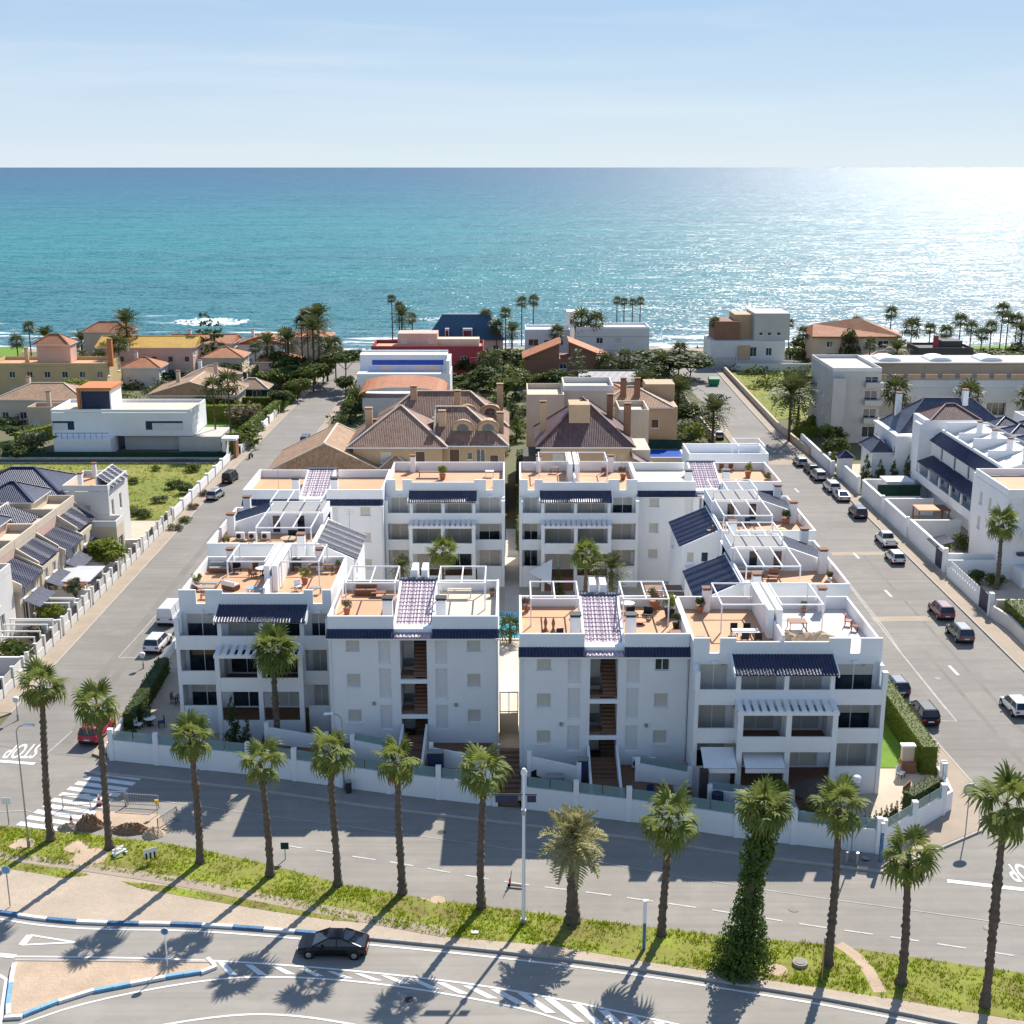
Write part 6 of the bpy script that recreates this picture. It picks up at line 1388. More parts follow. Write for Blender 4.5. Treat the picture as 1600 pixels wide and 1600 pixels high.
def centre_villas():
 g = 'villas behind the complex'
 # gabled bungalow
 T = bld('villa', 'tan bungalow with broad gable just behind the back left block', 'house', -24, 168, g); block(T, -31.5, -17.5, 166, 176, 0, 7.2, M['sand_stucco'], f=row_w(3, 14, 4.4, 1.2, 1.3, 'shut'))
 hip(T, -31.5, -17.5, 164.5, 176, 7.22, 3.9, 'sand_tile', 1.0, ends=(0, 0), axis='y'); chimney(T, -18.8, 172, 7, 12.5, .9, 'sand_stucco'); MB().box(-17.2, -13.6, 164, 170, 0, 7.6).build('round_annex', M['sand_stucco'], T); hip(T, -17.2, -13.6, 164, 170, 7.62, 1.6, 'sand_tile', .4)
 mb = MB(); mb.add([(-31.5, 166, 7.2), (-17.5, 166, 7.2), (-24.5, 166, 10.9)], [(0, 1, 2)]); mb.build('gable', M['sand_stucco'], T)
 # the twin brown-roofed house
 T = bld('villa', 'large tan twin house with brown tiled roofs and arched dormers', 'house', -10, 168, g)
 block(T, -21.0, -9.2, 165.5, 177, 0, 10.3, M['sand_stucco'], f=[(3.6, 8.0, 1.4, 1.5, 'shut'), (8.2, 7.4, 1.3, 2.2, 'bshut'), (3.6, 4.6, 1.4, 1.5, 'shut')]); hip(T, -21.0, -9.2, 165.5, 177, 10.32, 4.4, 'brown_tile', .8)
 block(T, -9.19, -1.0, 167, 177, 0, 10.2, M['sand_stucco'], f=[(.8, 7.2, 1.4, 2.4, 'bshut'), (3.2, 8.2, .7, .9, 'glass'), (4.4, 7.2, 1.2, 2.4, 'glass'), (6.2, 7.6, 1.2, 1.2, 'bshut')]); hip(T, -9.6, -1.2, 167, 177, 10.22, 4.2, 'brown_tile', .8, axis='x', ends=(0, 1))
 block(T, -19.5, -1.2, 183, 193, 0, 9.6, M['sand_stucco'], f=row_w(5, 18, 6.5, 1.2, 1.4, 'bshut')); hip(T, -19.5, -1.2, 183, 193, 9.62, 4.2, 'brown_tile', .8); MB().box(-15, -2, 177.01, 182.99, 0, 9.2).build('link_wing', M['sand_stucco'], T); hip(T, -15, -2, 175, 185, 9.2, 3.0, 'brown_tile', .2)
 def dormer(x, y, z, w=2.8, d=2.6):
  mb = MB(); n = 8; pr = [(-w / 2, 0)] + [(-w / 2 * math.cos(math.pi * k / n), .75 + .95 * math.sin(math.pi * k / n)) for k in range(n + 1)] + [(w / 2, 0)]
  N_ = len(pr); mb.add([(x + a, y, z + b) for a, b in pr] + [(x + a, y + d, z + b) for a, b in pr], [tuple(range(N_ - 1, -1, -1))] + [(i, i + 1, N_ + i + 1, N_ + i) for i in range(N_ - 1)]); o = mb.build('dormer', M['sand_stucco'], T)
  lo = wloc(T); g2 = MB(); pr2 = [(-.78, .25)] + [(-.78 * math.cos(math.pi * k / 6), .75 + .62 * math.sin(math.pi * k / 6)) for k in range(7)] + [(.78, .25)]
  g2.add([(x + a - lo.x, y - .03 - lo.y, z + b - lo.z) for a, b in pr2], [tuple(range(len(pr2)))]); link('dormer_window', g2.mesh('dormer_window', M['window_glass']), o)
  h2 = MB()
  for i in range(n):
   (a0, b0), (a1, b1) = [(-(w / 2 + .12) * math.cos(math.pi * k / n), .75 + 1.07 * math.sin(math.pi * k / n)) for k in (i, i + 1)]
   h2.beam((x + a0 - lo.x, y - .05 - lo.y, z + b0 - lo.z), (x + a1 - lo.x, y - .05 - lo.y, z + b1 - lo.z), .3, .16)
  link('dormer_hood', h2.mesh('dormer_hood', M['sand_tile']), o)
 for x in (-6.6, -3.2): dormer(x, 168.4, 11.4)
 for x in (-6.6, -3.2): dormer(x, 184.2, 10.6)
 for x, y, z in ((-19.4, 171, 14.3), (-9.4, 169.5, 14.2), (-1.6, 171.5, 13.6), (-14.5, 187, 14.6), (-8.0, 185.5, 14.2), (-1.8, 189, 14.6)): chimney(T, x, y, 9.5, z, .95, 'sand_stucco', 'sand_tile')
 T = thing('garden_pavilion', 'flat white pavilion roof left of the twin brown roofs', 'pavilion', (-18, 202, 0), group=None); MB().box(-22.6, -15.4, 198, 205, 5.4, 5.7).build('roof_slab', M['white_trim'], T); MB().box(-20, -16, 199, 204, 0, 5.39).build('wall', M['offwhite_stucco'], T)
 T = thing('garden_pergola', 'white slatted pergola left of the twin brown roofs', 'pergola', (-25, 190, 0)); 
 for x in (-27.6, -22): MB().box(x - .15, x + .15, 187.6, 187.9, 0, 3.3).build('post', M['white_trim'], T); MB().box(x - .15, x + .15, 193.6, 193.9, 0, 3.3).build('post', M['white_trim'], T)
 MB().box(-27.9, -21.7, 187.4, 187.8, 3.3, 3.6).build('beam', M['white_trim'], T); MB().box(-27.9, -21.7, 193.7, 194.1, 3.3, 3.6).build('beam', M['white_trim'], T)
 sm = MB().box(-.25, .25, -3.2, 3.2, 0, .15).mesh('slat', M['white_trim'])
 for k in range(7): link('slat', sm, T, (-2.6 + .95 * k, .75, 3.61))
 T = thing('garden_wall', 'long dark-topped garden wall along the left street behind the gabled bungalow', 'wall', (-30, 190, 0)); MB().box(-30.5, -14, 184.6, 185, 0, 2.6).build('wall', M['grey_stucco'], T); MB().box(-33.4, -33.0, 150, 196, 0, 1.8).build('side_wall', M['offwhite_stucco'], T)
 hedge(-29, 203, -21, 205, 3.0, 2.6, 'bright green clipped shrubs left of the pavilion', 'leaf_light', dens=9, s=.2)
 # white pool house
 T = bld('villa', 'white flat house with blue mosaic band and curved terracotta terrace roof', 'house', -20, 255, g); block(T, -31, -12.4, 254, 264, 0, 6.0, M['white_stucco'], f=row_w(4, 18.6, 1, 1.4, 1.5, 'glass'))
 MB().box(-31, -13.2, 260, 264, 6.004, 9.0).build('upper_floor', M['white_stucco'], T); MB().box(-28.5, -14, 259.9, 259.98, 6.9, 7.9).build('mosaic_band', M['blue_mosaic'], T); MB().beam((-29, 256.9, 6.6), (-14, 256.9, 6.6), .12, 1.3).build('mosaic_parapet', M['light_mosaic'], T)
 MB().box(-13.1, -12.5, 254, 264, 6.004, 8.6).build('side_wall', M['white_trim'], T); MB().box(-31, -13.2, 263.7, 264, 9.0, 9.4).build('parapet', M['white_trim'], T)
 mb = MB(); n = 14
 arc_ = [(-20.5 - 8.3 * math.cos(math.pi * k / n), 238.5 - 3 + 0 * k, 3.8 + 2.6 * math.sin(math.pi * k / n) ** .6) for k in range(n + 1)]
 for a, b in zip(arc_, arc_[1:]): mb.quad(a, b, (b[0], b[1] + 9, b[2] + .9), (a[0], a[1] + 9, a[2] + .9))
 mb.build('curved_roof', M['terracotta_tile'], T); MB().box(-28, -13, 236.5, 244, 0, 4.2).build('terrace_room', M['offwhite_stucco'], T)
 # red house
 T = bld('villa', 'dark red stepped house beside the palm-lined shore', 'house', -20, 286, g); block(T, -31.5, -6.5, 286, 297, 0, 6.4, M['red_stucco'], f=[(3, 3.2, 1.2, .8, 'bshut'), (16, 2.4, 1.0, 1.2, 'glass'), (20, 4.2, 1.4, .8, 'glass')]); parapet(T, -31.5, -6.5, 286, 297, 6.41, 7.2, 'red_stucco'); MB().box(-31, -7, 286.5, 296.5, 6.404, 6.45).build('roof_terrace', M['terracotta_floor'], T)
 block(T, -26, -17, 291, 297, 6.46, 9.4, M['pink_stucco'], f=row_w(2, 9, 7.2, 1.2, 1.2, 'shut')); MB().box(-9.5, -6.3, 283.5, 285.98, 0, 5.0).build('annex', M['red_stucco'], T); MB().box(-17.5, -7.5, 292, 296, 6.46, 8.0).build('roof_room', M['cream_stucco'], T)
 # blue mansard
 T = bld('villa', 'beige house with large dark blue mansard roof at the shore', 'house', -11, 312, g); block(T, -20.5, -2.2, 312, 322, 0, 5.2, M['cream_stucco'], f=row_w(5, 18, 2.4, 1.3, 1.5, 'glass'))
 mb = MB(); a = [(-21, 311.5, 5.2), (-1.7, 311.5, 5.2), (-1.7, 322.5, 5.2), (-21, 322.5, 5.2)]; b = [(-17, 315.5, 11.0), (-5.6, 315.5, 11.0), (-5.6, 319, 11.0), (-17, 319, 11.0)]; mb.add(a + b, [(i, (i + 1) % 4, 4 + (i + 1) % 4, 4 + i) for i in range(4)] + [(4, 5, 6, 7)]); mb.build('roof', M['mansard_blue'], T)
 for x, w in ((-15.8, 1.0), (-10.8, 2.3)): MB().box(x - w / 2, x + w / 2, 311.6, 314.2, 5.6, 8.0).build('dormer', M['offwhite_stucco'], T); MB().box(x - w / 2 + .2, x + w / 2 - .2, 311.52, 311.58, 6.0, 7.5).build('dormer_window', M['window_glass'], T)
 # brown split-roof house, white moderns
 T = bld('villa', 'brown house with two opposed terracotta shed roofs', 'house', 11, 276, g); block(T, 2.8, 20.5, 276, 285, 0, 5.8, M['brown_stucco'], f=[(7.5, 3.6, 1.6, 1.2, 'glass')])
 for x0, x1, za, zb in ((2.2, 10.6, 6.0, 9.4), (12.2, 21.2, 9.6, 6.0)):
  tiles(T, (x0, 275.5, za), (x0, 275.5, za), (x0, 285.5, za), (x0, 285.5, za)) if 0 else MB().add([(x0, 275.5, za), (x1, 275.5, zb), (x1, 285.5, zb), (x0, 285.5, za), (x0, 275.5, za - .3), (x1, 275.5, zb - .3), (x1, 285.5, zb - .3), (x0, 285.5, za - .3)], [(0, 1, 2, 3), (7, 6, 5, 4), (0, 4, 5, 1), (1, 5, 6, 2), (2, 6, 7, 3), (3, 7, 4, 0)]).build('roof', M['terracotta_tile'], T)
  MB().add([(x0 + .4, 276, 5.8), (x1 - .4, 276, 5.8), (x1 - .4, 276, zb - .35), (x0 + .4, 276, za - .35), (x0 + .4, 284.8, 5.8), (x1 - .4, 284.8, 5.8), (x1 - .4, 284.8, zb - .35), (x0 + .4, 284.8, za - .35)], [(0, 1, 2, 3), (5, 4, 7, 6), (1, 5, 6, 2), (4, 0, 3, 7)]).build('gable', M['brown_stucco'], T)
 T = bld('villa', 'white modern house with roof tower left of the fan palm pair at the shore', 'house', 8, 312, g); block(T, 3.2, 14, 310, 320, 0, 7.4, M['white_stucco'], f=[(.8, 4.0, 2.4, 1.6, 'glass'), (4.6, 4.2, 4.6, 1.2, 'glass'), (1, 1, 3, 1.8, 'glass')]); parapet(T, 3.2, 14, 310, 320, 7.41, 8.0); block(T, 13.4, 16.6, 316, 321, 0, 11.6, M['offwhite_stucco'], f=[(.8, 8.6, 1.2, 1.2, 'glass')])
 T = bld('villa', 'long pale modern house with banded wall at the shore', 'house', 25, 306, g); block(T, 15.2, 32.6, 304, 313, 0, 8.8, M['offwhite_stucco'], f=[(4.8, 5.4, 1.6, 1.4, 'glass'), (9.2, 5.4, 1.6, 1.4, 'shut'), (7.5, 1.0, 3.6, 1.2, 'glass')]); parapet(T, 15.2, 32.6, 304, 313, 8.81, 9.3); MB().box(15.1, 32.7, 303.95, 303.998, 3.6, 3.85).build('wall_band', M['grey_stucco'], T); MB().box(15.1, 32.7, 303.95, 303.998, 6.9, 7.1).build('wall_band', M['grey_stucco'], T)
 T = bld('villa', 'low house with pale purple shed roof below the umbrella tree', 'house', 20, 270, g); block(T, 14.5, 27, 262, 270, 0, 3.2, M['offwhite_stucco']); hip(T, 14.5, 27, 262, 270, 3.22, 1.6, 'slate_tile', .6, ends=(0, 0), axis='x')
 # dark-roofed villa
 T = bld('villa', 'tan villa with dark hipped roof and square dormer behind the back right block', 'house', 10, 168, g); block(T, 3.8, 15.6, 165.5, 178, 0, 10.3, M['sand_stucco'], f=[(1.6, 7.9, 1.4, 1.3, 'shut'), (8.4, 7.9, 1.5, 1.3, 'shut'), (1.6, 4.2, 1.4, 1.3, 'shut')])
 hip(T, 3.8, 15.6, 165.5, 178, 10.32, 5.4, 'dark_tile', .7, axis='y'); MB().box(7.6, 10.4, 168.0, 172, 11.6, 15.4).build('dormer', M['sand_stucco'], T)
 chimney(T, 4.2, 171, 10, 15.2, .9, 'sand_stucco'); chimney(T, 13.4, 173, 10, 15.8, .8, 'brown_stucco'); chimney(T, 15.6, 170.5, 9, 15.0, .9, 'brown_stucco')
 block(T, 15.61, 18.4, 166.5, 174, 0, 9.6, M['cream_stucco']); MB().beam((15.7, 165, 9.3), (19.6, 165, 7.2), 5.0, .18).build('porch_roof', M['dark_tile'], T); MB().box(1.5, 3.79, 168, 174, 0, 8.4).build('wing', M['dark_stucco'], T)
 T = bld('villa', 'cream flat-topped house with two parapeted boxes behind the dark roof', 'house', 10, 190, g); block(T, 2.2, 7.6, 184, 194, 0, 13.2, M['cream_stucco'], f=[(1.5, 9.5, 1, 1.2, 'shut')]); parapet(T, 2.2, 7.6, 184, 194, 13.21, 14.0, 'cream_stucco'); block(T, 7.61, 15, 187, 195, 0, 14.0, M['cream_stucco']); parapet(T, 7.61, 15, 187, 195, 14.01, 14.8, 'offwhite_stucco')
 block(T, 15.2, 19.4, 178.5, 186, 0, 12.0, M['cream_stucco'], f=[(1.6, 6.6, .8, 1.2, 'glass')]); parapet(T, 15.2, 19.4, 178.5, 186, 12.01, 12.8, 'cream_stucco')
 T = bld('villa', 'tan villa with hipped tile roof and square turret beside the street garden', 'house', 20, 202, g); block(T, 13.5, 26, 198, 208, 0, 9.6, M['sand_stucco'], f=[(8.0, .6, 3.4, 3.2, 'glass'), (8.4, 6.2, 1.2, 1.4, 'bshut')], r=row_w(2, 10, 5.5, 1.2, 1.4, 'bshut')); hip(T, 13.5, 24.8, 198, 208, 9.62, 2.4, 'sand_tile', .6); MB().box(21.5, 26.2, 204, 209, 9.6, 12.2).build('turret', M['sand_stucco'], T)
 for x in (17.6, 19.8): chimney(T, x, 200.5, 9.6, 13.6, .9, 'brown_stucco')
 T = bld('villa', 'low house with bright terracotta roof and white chimneys among the garden palms', 'house', 15, 232, g); block(T, 9, 22.5, 229, 238, 0, 5.8, M['pink_stucco']); hip(T, 9, 22.5, 229, 238, 5.82, 1.9, 'terracotta_tile', .5)
 T = thing('swimming_pool', 'deep blue rectangular pool beside the tan villa garden', 'pool', (22, 196, 0)); MB().box(17.8, 26.4, 189, 195, 3.0, 3.5).build('coping', M['pale_floor'], T); MB().box(18.2, 26, 189.4, 194.6, 3.45, 3.54).build('water', M['blue_mosaic'], T); MB().box(17.8, 26.4, 195.02, 195.2, 3.0, 5.0).build('screen', M['green_netting'], T); MB().box(18, 26.2, 189.1, 194.9, 0, 2.99).build('base', M['cream_stucco'], T)
 T = thing('garden_wall', 'pale rendered garden wall along the right street behind the complex', 'wall', (33, 170, 0)); MB().box(20, 33.4, 160, 160.3, 0, 5.6).build('wall', M['offwhite_stucco'], T); MB().box(33.1, 33.4, 160.3, 196, 0, 2.0).build('side_wall', M['cream_stucco'], T); MB().box(34.6, 34.9, 215, 292, 0, 1.5).build('far_wall', M['cream_stucco'], T)
 T = thing('roof_frame', 'white open frame roof of the house behind the far right terrace', 'pergola', (26, 152, 0)); block(T, 21.5, 31.2, 152, 158, 0, 11.2, M['white_stucco']); parapet(T, 21.5, 31.2, 152, 158, 11.21, 12.3); pergola(T, 27.6, 30.8, 152.4, 157, 11.25, 13.2)
 # vegetation between these houses
 gp = 'palms among the central villas'; gt = 'trees among the central villas'
 P = lambda px, pb, pt, lab, kind='fanpalm', s=1.0, lean=0: (lambda q: far_palm(q[0], q[1], ZA(pt, q[1]), lab, kind, s, gp, lean=lean))(G(px, pb))
 P(614, 550, 468, 'tallest slim palm over the dark red house', s=.75); P(625, 553, 479, 'second slim palm over the dark red house', s=.8); P(629, 556, 496, 'feathery date palm between slim palms over the dark red house', 'datepalm', 1.35)
 P(759, 560, 495, 'left palm of the cluster beside the blue mansard', s=1.15); P(790, 562, 490, 'taller palm of the cluster beside the blue mansard', s=1.0); P(776, 565, 512, 'lower palm of the cluster beside the blue mansard', s=1.2)
 P(815, 540, 472, 'left of the two shore palms above the white modern house', s=1.0); P(833, 540, 470, 'right of the two shore palms above the white modern house', s=1.0)
 P(963, 532, 470, 'first of four thin palms behind the pale banded house', s=.72); P(974, 532, 472, 'second of four thin palms behind the pale banded house', s=.72); P(987, 532, 473, 'third of four thin palms behind the pale banded house', s=.72); P(999, 532, 471, 'fourth of four thin palms behind the pale banded house', s=.8)
 P(908, 570, 500, 'leafy left palm of the pair before the pale banded house', s=1.6); P(930, 570, 503, 'leafy right palm of the pair before the pale banded house', s=1.45)
 P(935, 600, 568, 'small palm among the terracotta roofs', s=1.4); P(948, 605, 567, 'second small palm among the terracotta roofs', s=1.4); P(1035, 596, 570, 'pale palm before the umbrella tree', s=1.7); P(1113, 697, 648, 'big feathery date palm on the left kerb of the right street', 'datepalm', 1.6); P(1058, 660, 618, 'date palm leaning over the garden by the street', 'datepalm', 1.9); P(1008, 632, 598, 'stubby palm behind the tan turret', s=1.5)
 P(755, 602, 562, 'thin palm in the dark garden right of the pool house', s=1.0); P(773, 604, 560, 'second thin palm in the dark garden right of the pool house', s=1.0)
 tr = lambda px, pb, pt, w, lab, kind='round', m='leaf_mid', **k: (lambda q: tree(q[0], q[1], max(1.8, ZA(pt, q[1]) * 1.08), w * 1.15, lab, kind, m, gt, **k))(G(px, pb))
 tr(1045, 590, 548, 16, 'broad dark umbrella tree at the street end', m='leaf_dark', th=2.5); tr(1078, 592, 555, 9, 'dark tree adjoining the umbrella tree', m='leaf_dark', th=2); tr(900, 625, 555, 7, 'grey-green feathery conifer before the brown house', 'loose', 'leaf_olive'); tr(786, 590, 545, 9, 'broad pine beside the dark red house', m='leaf_dark', th=4)
 tr(805, 620, 575, 6.5, 'green tree left of the brown house', m='leaf_mid'); tr(740, 600, 580, 9, 'dark green shrubs right of the pool house', 'bush', 'leaf_dark'); tr(830, 640, 610, 6, 'grey-leaved olive tree beside the cream house', m='leaf_olive', th=1.5); tr(800, 660, 625, 4, 'dark cypress hedge between the villas', 'cone', 'leaf_dark'); tr(806, 690, 650, 3.2, 'green cypress between the villas, nearer one', 'cone', 'leaf_mid')
 tr(1005, 668, 640, 5, 'dark green shrub mound by the tan turret', 'bush', 'leaf_dark'); tr(1075, 650, 628, 5, 'rounded dark shrub beside the street date palm', 'bush', 'leaf_dark'); tr(1058, 680, 655, 4.4, 'pale olive shrub in the street garden', 'bush', 'leaf_olive'); tr(1084, 690, 660, 4, 'bright green shrubs at the garden corner', 'bush', 'leaf_light'); tr(1010, 715, 695, 2.6, 'small dark tree beside the roof frame', 'round', 'leaf_dark', th=1)
 tr(560, 640, 600, 5, 'dark shrubs beside the left street', 'bush', 'leaf_dark'); tr(548, 650, 618, 4.5, 'green shrubs at the street edge left of the pavilion', 'bush', 'leaf_mid'); tr(870, 600, 570, 4, 'green bush before the brown house', 'bush', 'leaf_mid'); tr(985, 590, 565, 7, 'green trees behind the terracotta roof', m='leaf_mid', th=1.2); tr(480, 700, 684, 2.5, 'clipped shrubs along the bungalow roof edge', 'bush', 'leaf_mid'); tr(1040, 640, 612, 5, 'leafy tree behind the street garden', m='leaf_mid', th=1)
 hedge(1.4, 150, 1.6, 196, 1.6, 3.2, 'tall dark hedge in the lane between the central villas', 'leaf_dark', dens=8, s=.2)
centre_villas()

def right_side():
 g = 'buildings on the right'
 # modern house at the end of the street
 T = bld('modern_house', 'large modern house of grey and brown boxes at the end of the right street', 'house', 55, 305, g)
 block(T, 47, 64.5, 302, 314, 0, 6.2, M['offwhite_stucco'], f=[(9.2, 2.6, 1.6, 2.2, 'glass'), (13.0, 2.8, 1.4, 1.8, 'glass'), (1.0, 1.4, 5.2, 1.0, 'shut')]); block(T, 48, 54, 304, 313, 6.21, 10.6, M['brown_stucco']); block(T, 53, 58, 306, 314, 6.21, 12.0, M['sand_stucco']); block(T, 57.2, 65.5, 303, 314, 6.21, 12.6, M['grey_stucco'], f=[(1.2, 7.4, .9, .8, 'glass'), (3.2, 7.4, .9, .8, 'glass'), (5.4, 7.4, .9, .8, 'glass')])
 MB().box(53.4, 56.2, 301.4, 301.98, 0, 5.2).build('entrance', M['sand_stucco'], T); MB().box(47, 66, 299.2, 299.5, 0, 2.0).build('fence_wall', M['grey_stucco'], T)
 rl = MB()
 for k in range(24): rl.box(47.2 + k * .8, 47.28 + k * .8, 299.3, 299.36, 2.0, 3.0)
 rl.build('railing', M['metal_white'], T)
 T = bld('villa', 'beige villa with long red pitched roof and ivy-clad corner', 'house', 82, 306, g); block(T, 72.5, 92, 306, 316, 0, 7.0, M['beige_stucco'], f=[(2.8, 4.2, 1.4, 1.4, 'glass'), (3, 1, 3, 1.8, 'glass'), (12, 4.0, 1.6, 1.6, 'glass'), (15, 4.0, 2.6, 1.8, 'glass')])
 MB().add([(71.5, 305, 6.9), (93, 305, 6.9), (93, 310, 7.5), (84, 311.5, 10.6), (73, 311.5, 9.2), (71.5, 317, 6.9), (93, 317, 6.9)], [(0, 1, 2, 3, 4), (4, 3, 2, 6, 5), (0, 4, 5), (1, 6, 2)]).build('roof', M['terracotta_tile'], T)
 MB().box(71.6, 92.9, 305.1, 305.4, 6.5, 6.88).build('eaves', M['brown_stucco'], T); MB().box(85.2, 91.5, 303.4, 305.98, 2.8, 3.1).build('balcony', M['white_trim'], T)
 lc = leaf_cloud([(0, 0, 3.4, 2.6, 1.2, 3.6), (-.4, 0, 7, 1.8, 1.0, 1.8)], 1400, .28, M['leaf_dark'], 'ivy', 9); link('ivy', lc, T, (81.2 - 82.25 - .2, -.6, 0), kind='stuff')
 T = bld('outbuilding', 'low terracotta-roofed garage in front of the red pitched villa', 'garage', 82, 288, g); block(T, 79.5, 88, 286, 292, 0, 4.0, M['offwhite_stucco'], f=[(4.5, .2, 3, 2.2, 'shut')]); hip(T, 79.5, 88, 286, 292, 4.02, 1.6, 'sand_tile', .5)
 T = bld('modern_house', 'dark flat-roofed house with red chimney behind the grey apartments', 'house', 90, 282, g); block(T, 89.5, 101.5, 281, 290, 0, 7.0, M['dark_stucco'], f=[(7, .8, 1.2, 2.2, 'glass')]); parapet(T, 89.5, 101.5, 281, 290, 7.01, 7.5, 'dark_stucco'); chimney(T, 94, 284, 7, 9.6, .9, 'red_stucco'); MB().box(95.5, 100, 284, 288, 7.02, 8.6).build('roof_room', M['dark_stucco'], T)
 T = bld('outbuilding', 'small white boxy house left of the dark flat-roofed house', 'house', 76, 262, g); block(T, 71.5, 80, 258, 266, 0, 6.0, M['offwhite_stucco'], f=[(1, 3.4, 1.2, 1.2, 'glass'), (5, 3, 1.6, 1.8, 'glass')]); parapet(T, 71.5, 80, 258, 266, 6.01, 6.6, 'offwhite_stucco')
 # grey apartments
 T = bld('apartment_building', 'long grey stone apartment building with balconies and vaulted white skylights', 'apartment building', 70, 225, g)
 block(T, 54.5, 62.8, 216, 232, 0, 12.4, M['grey_stucco'], f=[(5.6, 1.0, 2.2, 1.9, 'glass'), (5.6, 4.1, 2.2, 1.9, 'glass'), (5.6, 7.2, 2.2, 1.9, 'glass'), (5.6, 10.1, 2.2, 1.4, 'glass'), (1.2, 4.2, .8, 1.2, 'glass'), (1.2, 7.2, .8, 1.2, 'glass')], l=row_w(4, 16, 7.2, 1.2, 1.4, 'shut') + row_w(4, 16, 4.1, 1.2, 1.4, 'shut'))
 for z in (3.6, 6.7, 9.7): MB().box(60.0, 63.0, 214.8, 215.99, z, z + .9).build('balcony', M['grey_stucco'], T)
 parapet(T, 54.5, 62.8, 216, 232, 12.41, 13.0, 'offwhite_stucco'); MB().box(54.3, 56.5, 214.4, 215.99, 0, 11.4).build('corner_bay', M['grey_stucco'], T)
 block(T, 62.81, 112, 222, 236, 0, 9.9, M['offwhite_stucco'], f=[(1.2, 3.6, 3.4, 2.2, 'shut')] + row_w(9, 49, .8, 2.6, 1.9, 'glass', 5) + [(5 + 5.2 * k, 3.6, 3.4, 2.3, 'shut2' if k % 3 else 'glass') for k in range(8)], d=.6); MB().box(62.9, 112, 223, 235.9, 9.904, 9.95).build('roof_terrace', M['pale_floor'], T)
 MB().box(62.7, 112, 221.7, 221.99, 6.3, 8.6).build('balcony_wall', M['offwhite_stucco'], T); MB().box(62.7, 112, 234.9, 235.4, 9.96, 12.4).build('parapet', M['offwhite_stucco'], T)
 pm = MB().box(-.22, .22, -.22, .22, 0, 2.2).mesh('roof_pier', M['cream_stucco'])
 for k in range(16): link('roof_pier', pm, T, (-5.0 + 3.0 * k, 1.5, 9.97))
 MB().box(63, 112, 226, 226.3, 9.96, 12.1).build('roof_screen', M['beige_stucco'], T); MB().box(62.8, 112, 224.5, 233, 12.4, 12.65).build('roof_slab', M['grey_stucco'], T)
 for k in range(16): MB().box(64.4 + 3 * k - 1.1, 64.4 + 3 * k + 1.1, 222.3, 222.5, 9.96, 10.9).build('terrace_rail', M['sand_stucco'], T)
 for x in (67, 76, 85, 96):
  mb = MB(); n = 8; pr = [(-2.0 * math.cos(math.pi * k / n), .7 * math.sin(math.pi * k / n)) for k in range(n + 1)]; mb.add([(x + a, 226, 12.66 + b) for a, b in pr] + [(x + a, 231, 12.66 + b) for a, b in pr], [(i, i + 1, n + 2 + i, n + 1 + i) for i in range(n)] + [tuple(range(n, -1, -1)), tuple(range(n + 1, 2 * n + 2))]); mb.build('skylight', M['white_trim'], T)
 # white mansard house
 T = bld('villa', 'white house with steep slate blue hipped roof and dormer beside the townhouse row', 'house', 60, 190, g)
 block(T, 56.5, 75, 184, 196, 0, 7.6, M['white_stucco'], f=[(6.4, 4.6, .9, 1.6, 'glass'), (13, 4.6, .9, 1.6, 'glass')], l=row_w(3, 12, 4.6, .9, 1.5, 'glass')); hip(T, 57.4, 74, 186, 195.4, 7.9, 4.4, 'slate_tile', .3); MB().box(56.3, 75.2, 183.8, 196.2, 7.604, 7.88).build('cornice', M['white_trim'], T)
 MB().box(63.3, 65.0, 185.4, 188.4, 8.0, 11.0).build('dormer', M['white_stucco'], T); MB().box(63.7, 64.6, 185.32, 185.38, 8.6, 10.2).build('dormer_window', M['window_glass'], T); tiles(T, (62.9, 185.1, 10.9), (65.4, 185.1, 10.9), (64.2, 187, 12.0), (64.1, 187, 12.0), 'slate_tile')
 block(T, 58.2, 63.4, 180.6, 183.99, 0, 3.2, M['white_stucco'], f=[(1.2, .3, 2.8, 2.2, 'glass')]); hip(T, 58.2, 63.4, 180.6, 184.6, 3.22, 2.2, 'slate_tile', .5); block(T, 53.6, 56.49, 186, 192, 0, 5.0, M['white_stucco'], f=[(1, .4, 1.2, 2.0, 'door')]); hip(T, 53.6, 56.4, 186, 192, 5.02, 1.6, 'slate_tile', .4)
 chimney(T, 68, 190, 11, 13.6, .8); chimney(T, 59, 193, 9, 12.6, .8)
 # white townhouse row with long navy roofs
 T = bld('townhouse_row', 'white townhouse row with two long navy tiled eaves facing the right street', 'house', 60, 165, g)
 block(T, 59.6, 76, 153, 178, 0, 9.2, M['white_stucco'], l=row_w(4, 25, 6.5, .9, 1.7, 'glass', 4) + [(3.2, 3.4, 3.1, 2.2, 'glass'), (7.8, 3.4, 3.1, 2.2, 'glass'), (12.4, 3.4, 3.1, 2.2, 'glass'), (17.0, 3.4, 3.1, 2.2, 'glass')], f=[(.5, 4.0, 1, 2, 'shut'), (.5, 7, 1, 1.4, 'shut')])
 tiles(T, (58.9, 177, 8.7), (58.9, 155, 8.7), (60.4, 155, 9.9), (60.4, 177, 9.9)); tiles(T, (57.4, 177, 5.7), (57.4, 155, 5.7), (59.58, 155, 6.5), (59.58, 177, 6.5))
 MB().box(57.6, 59.58, 154, 178, 3.0, 3.25).build('balcony_floor', M['white_trim'], T); MB().box(57.55, 57.7, 154, 178, 2.9, 4.1).build('balcony_parapet', M['white_stucco'], T)
 for k in range(6): MB().box(57.6, 57.85, 154.6 + 4.4 * k, 154.9 + 4.4 * k, 3.25, 5.75).build('column', M['white_stucco'], T)
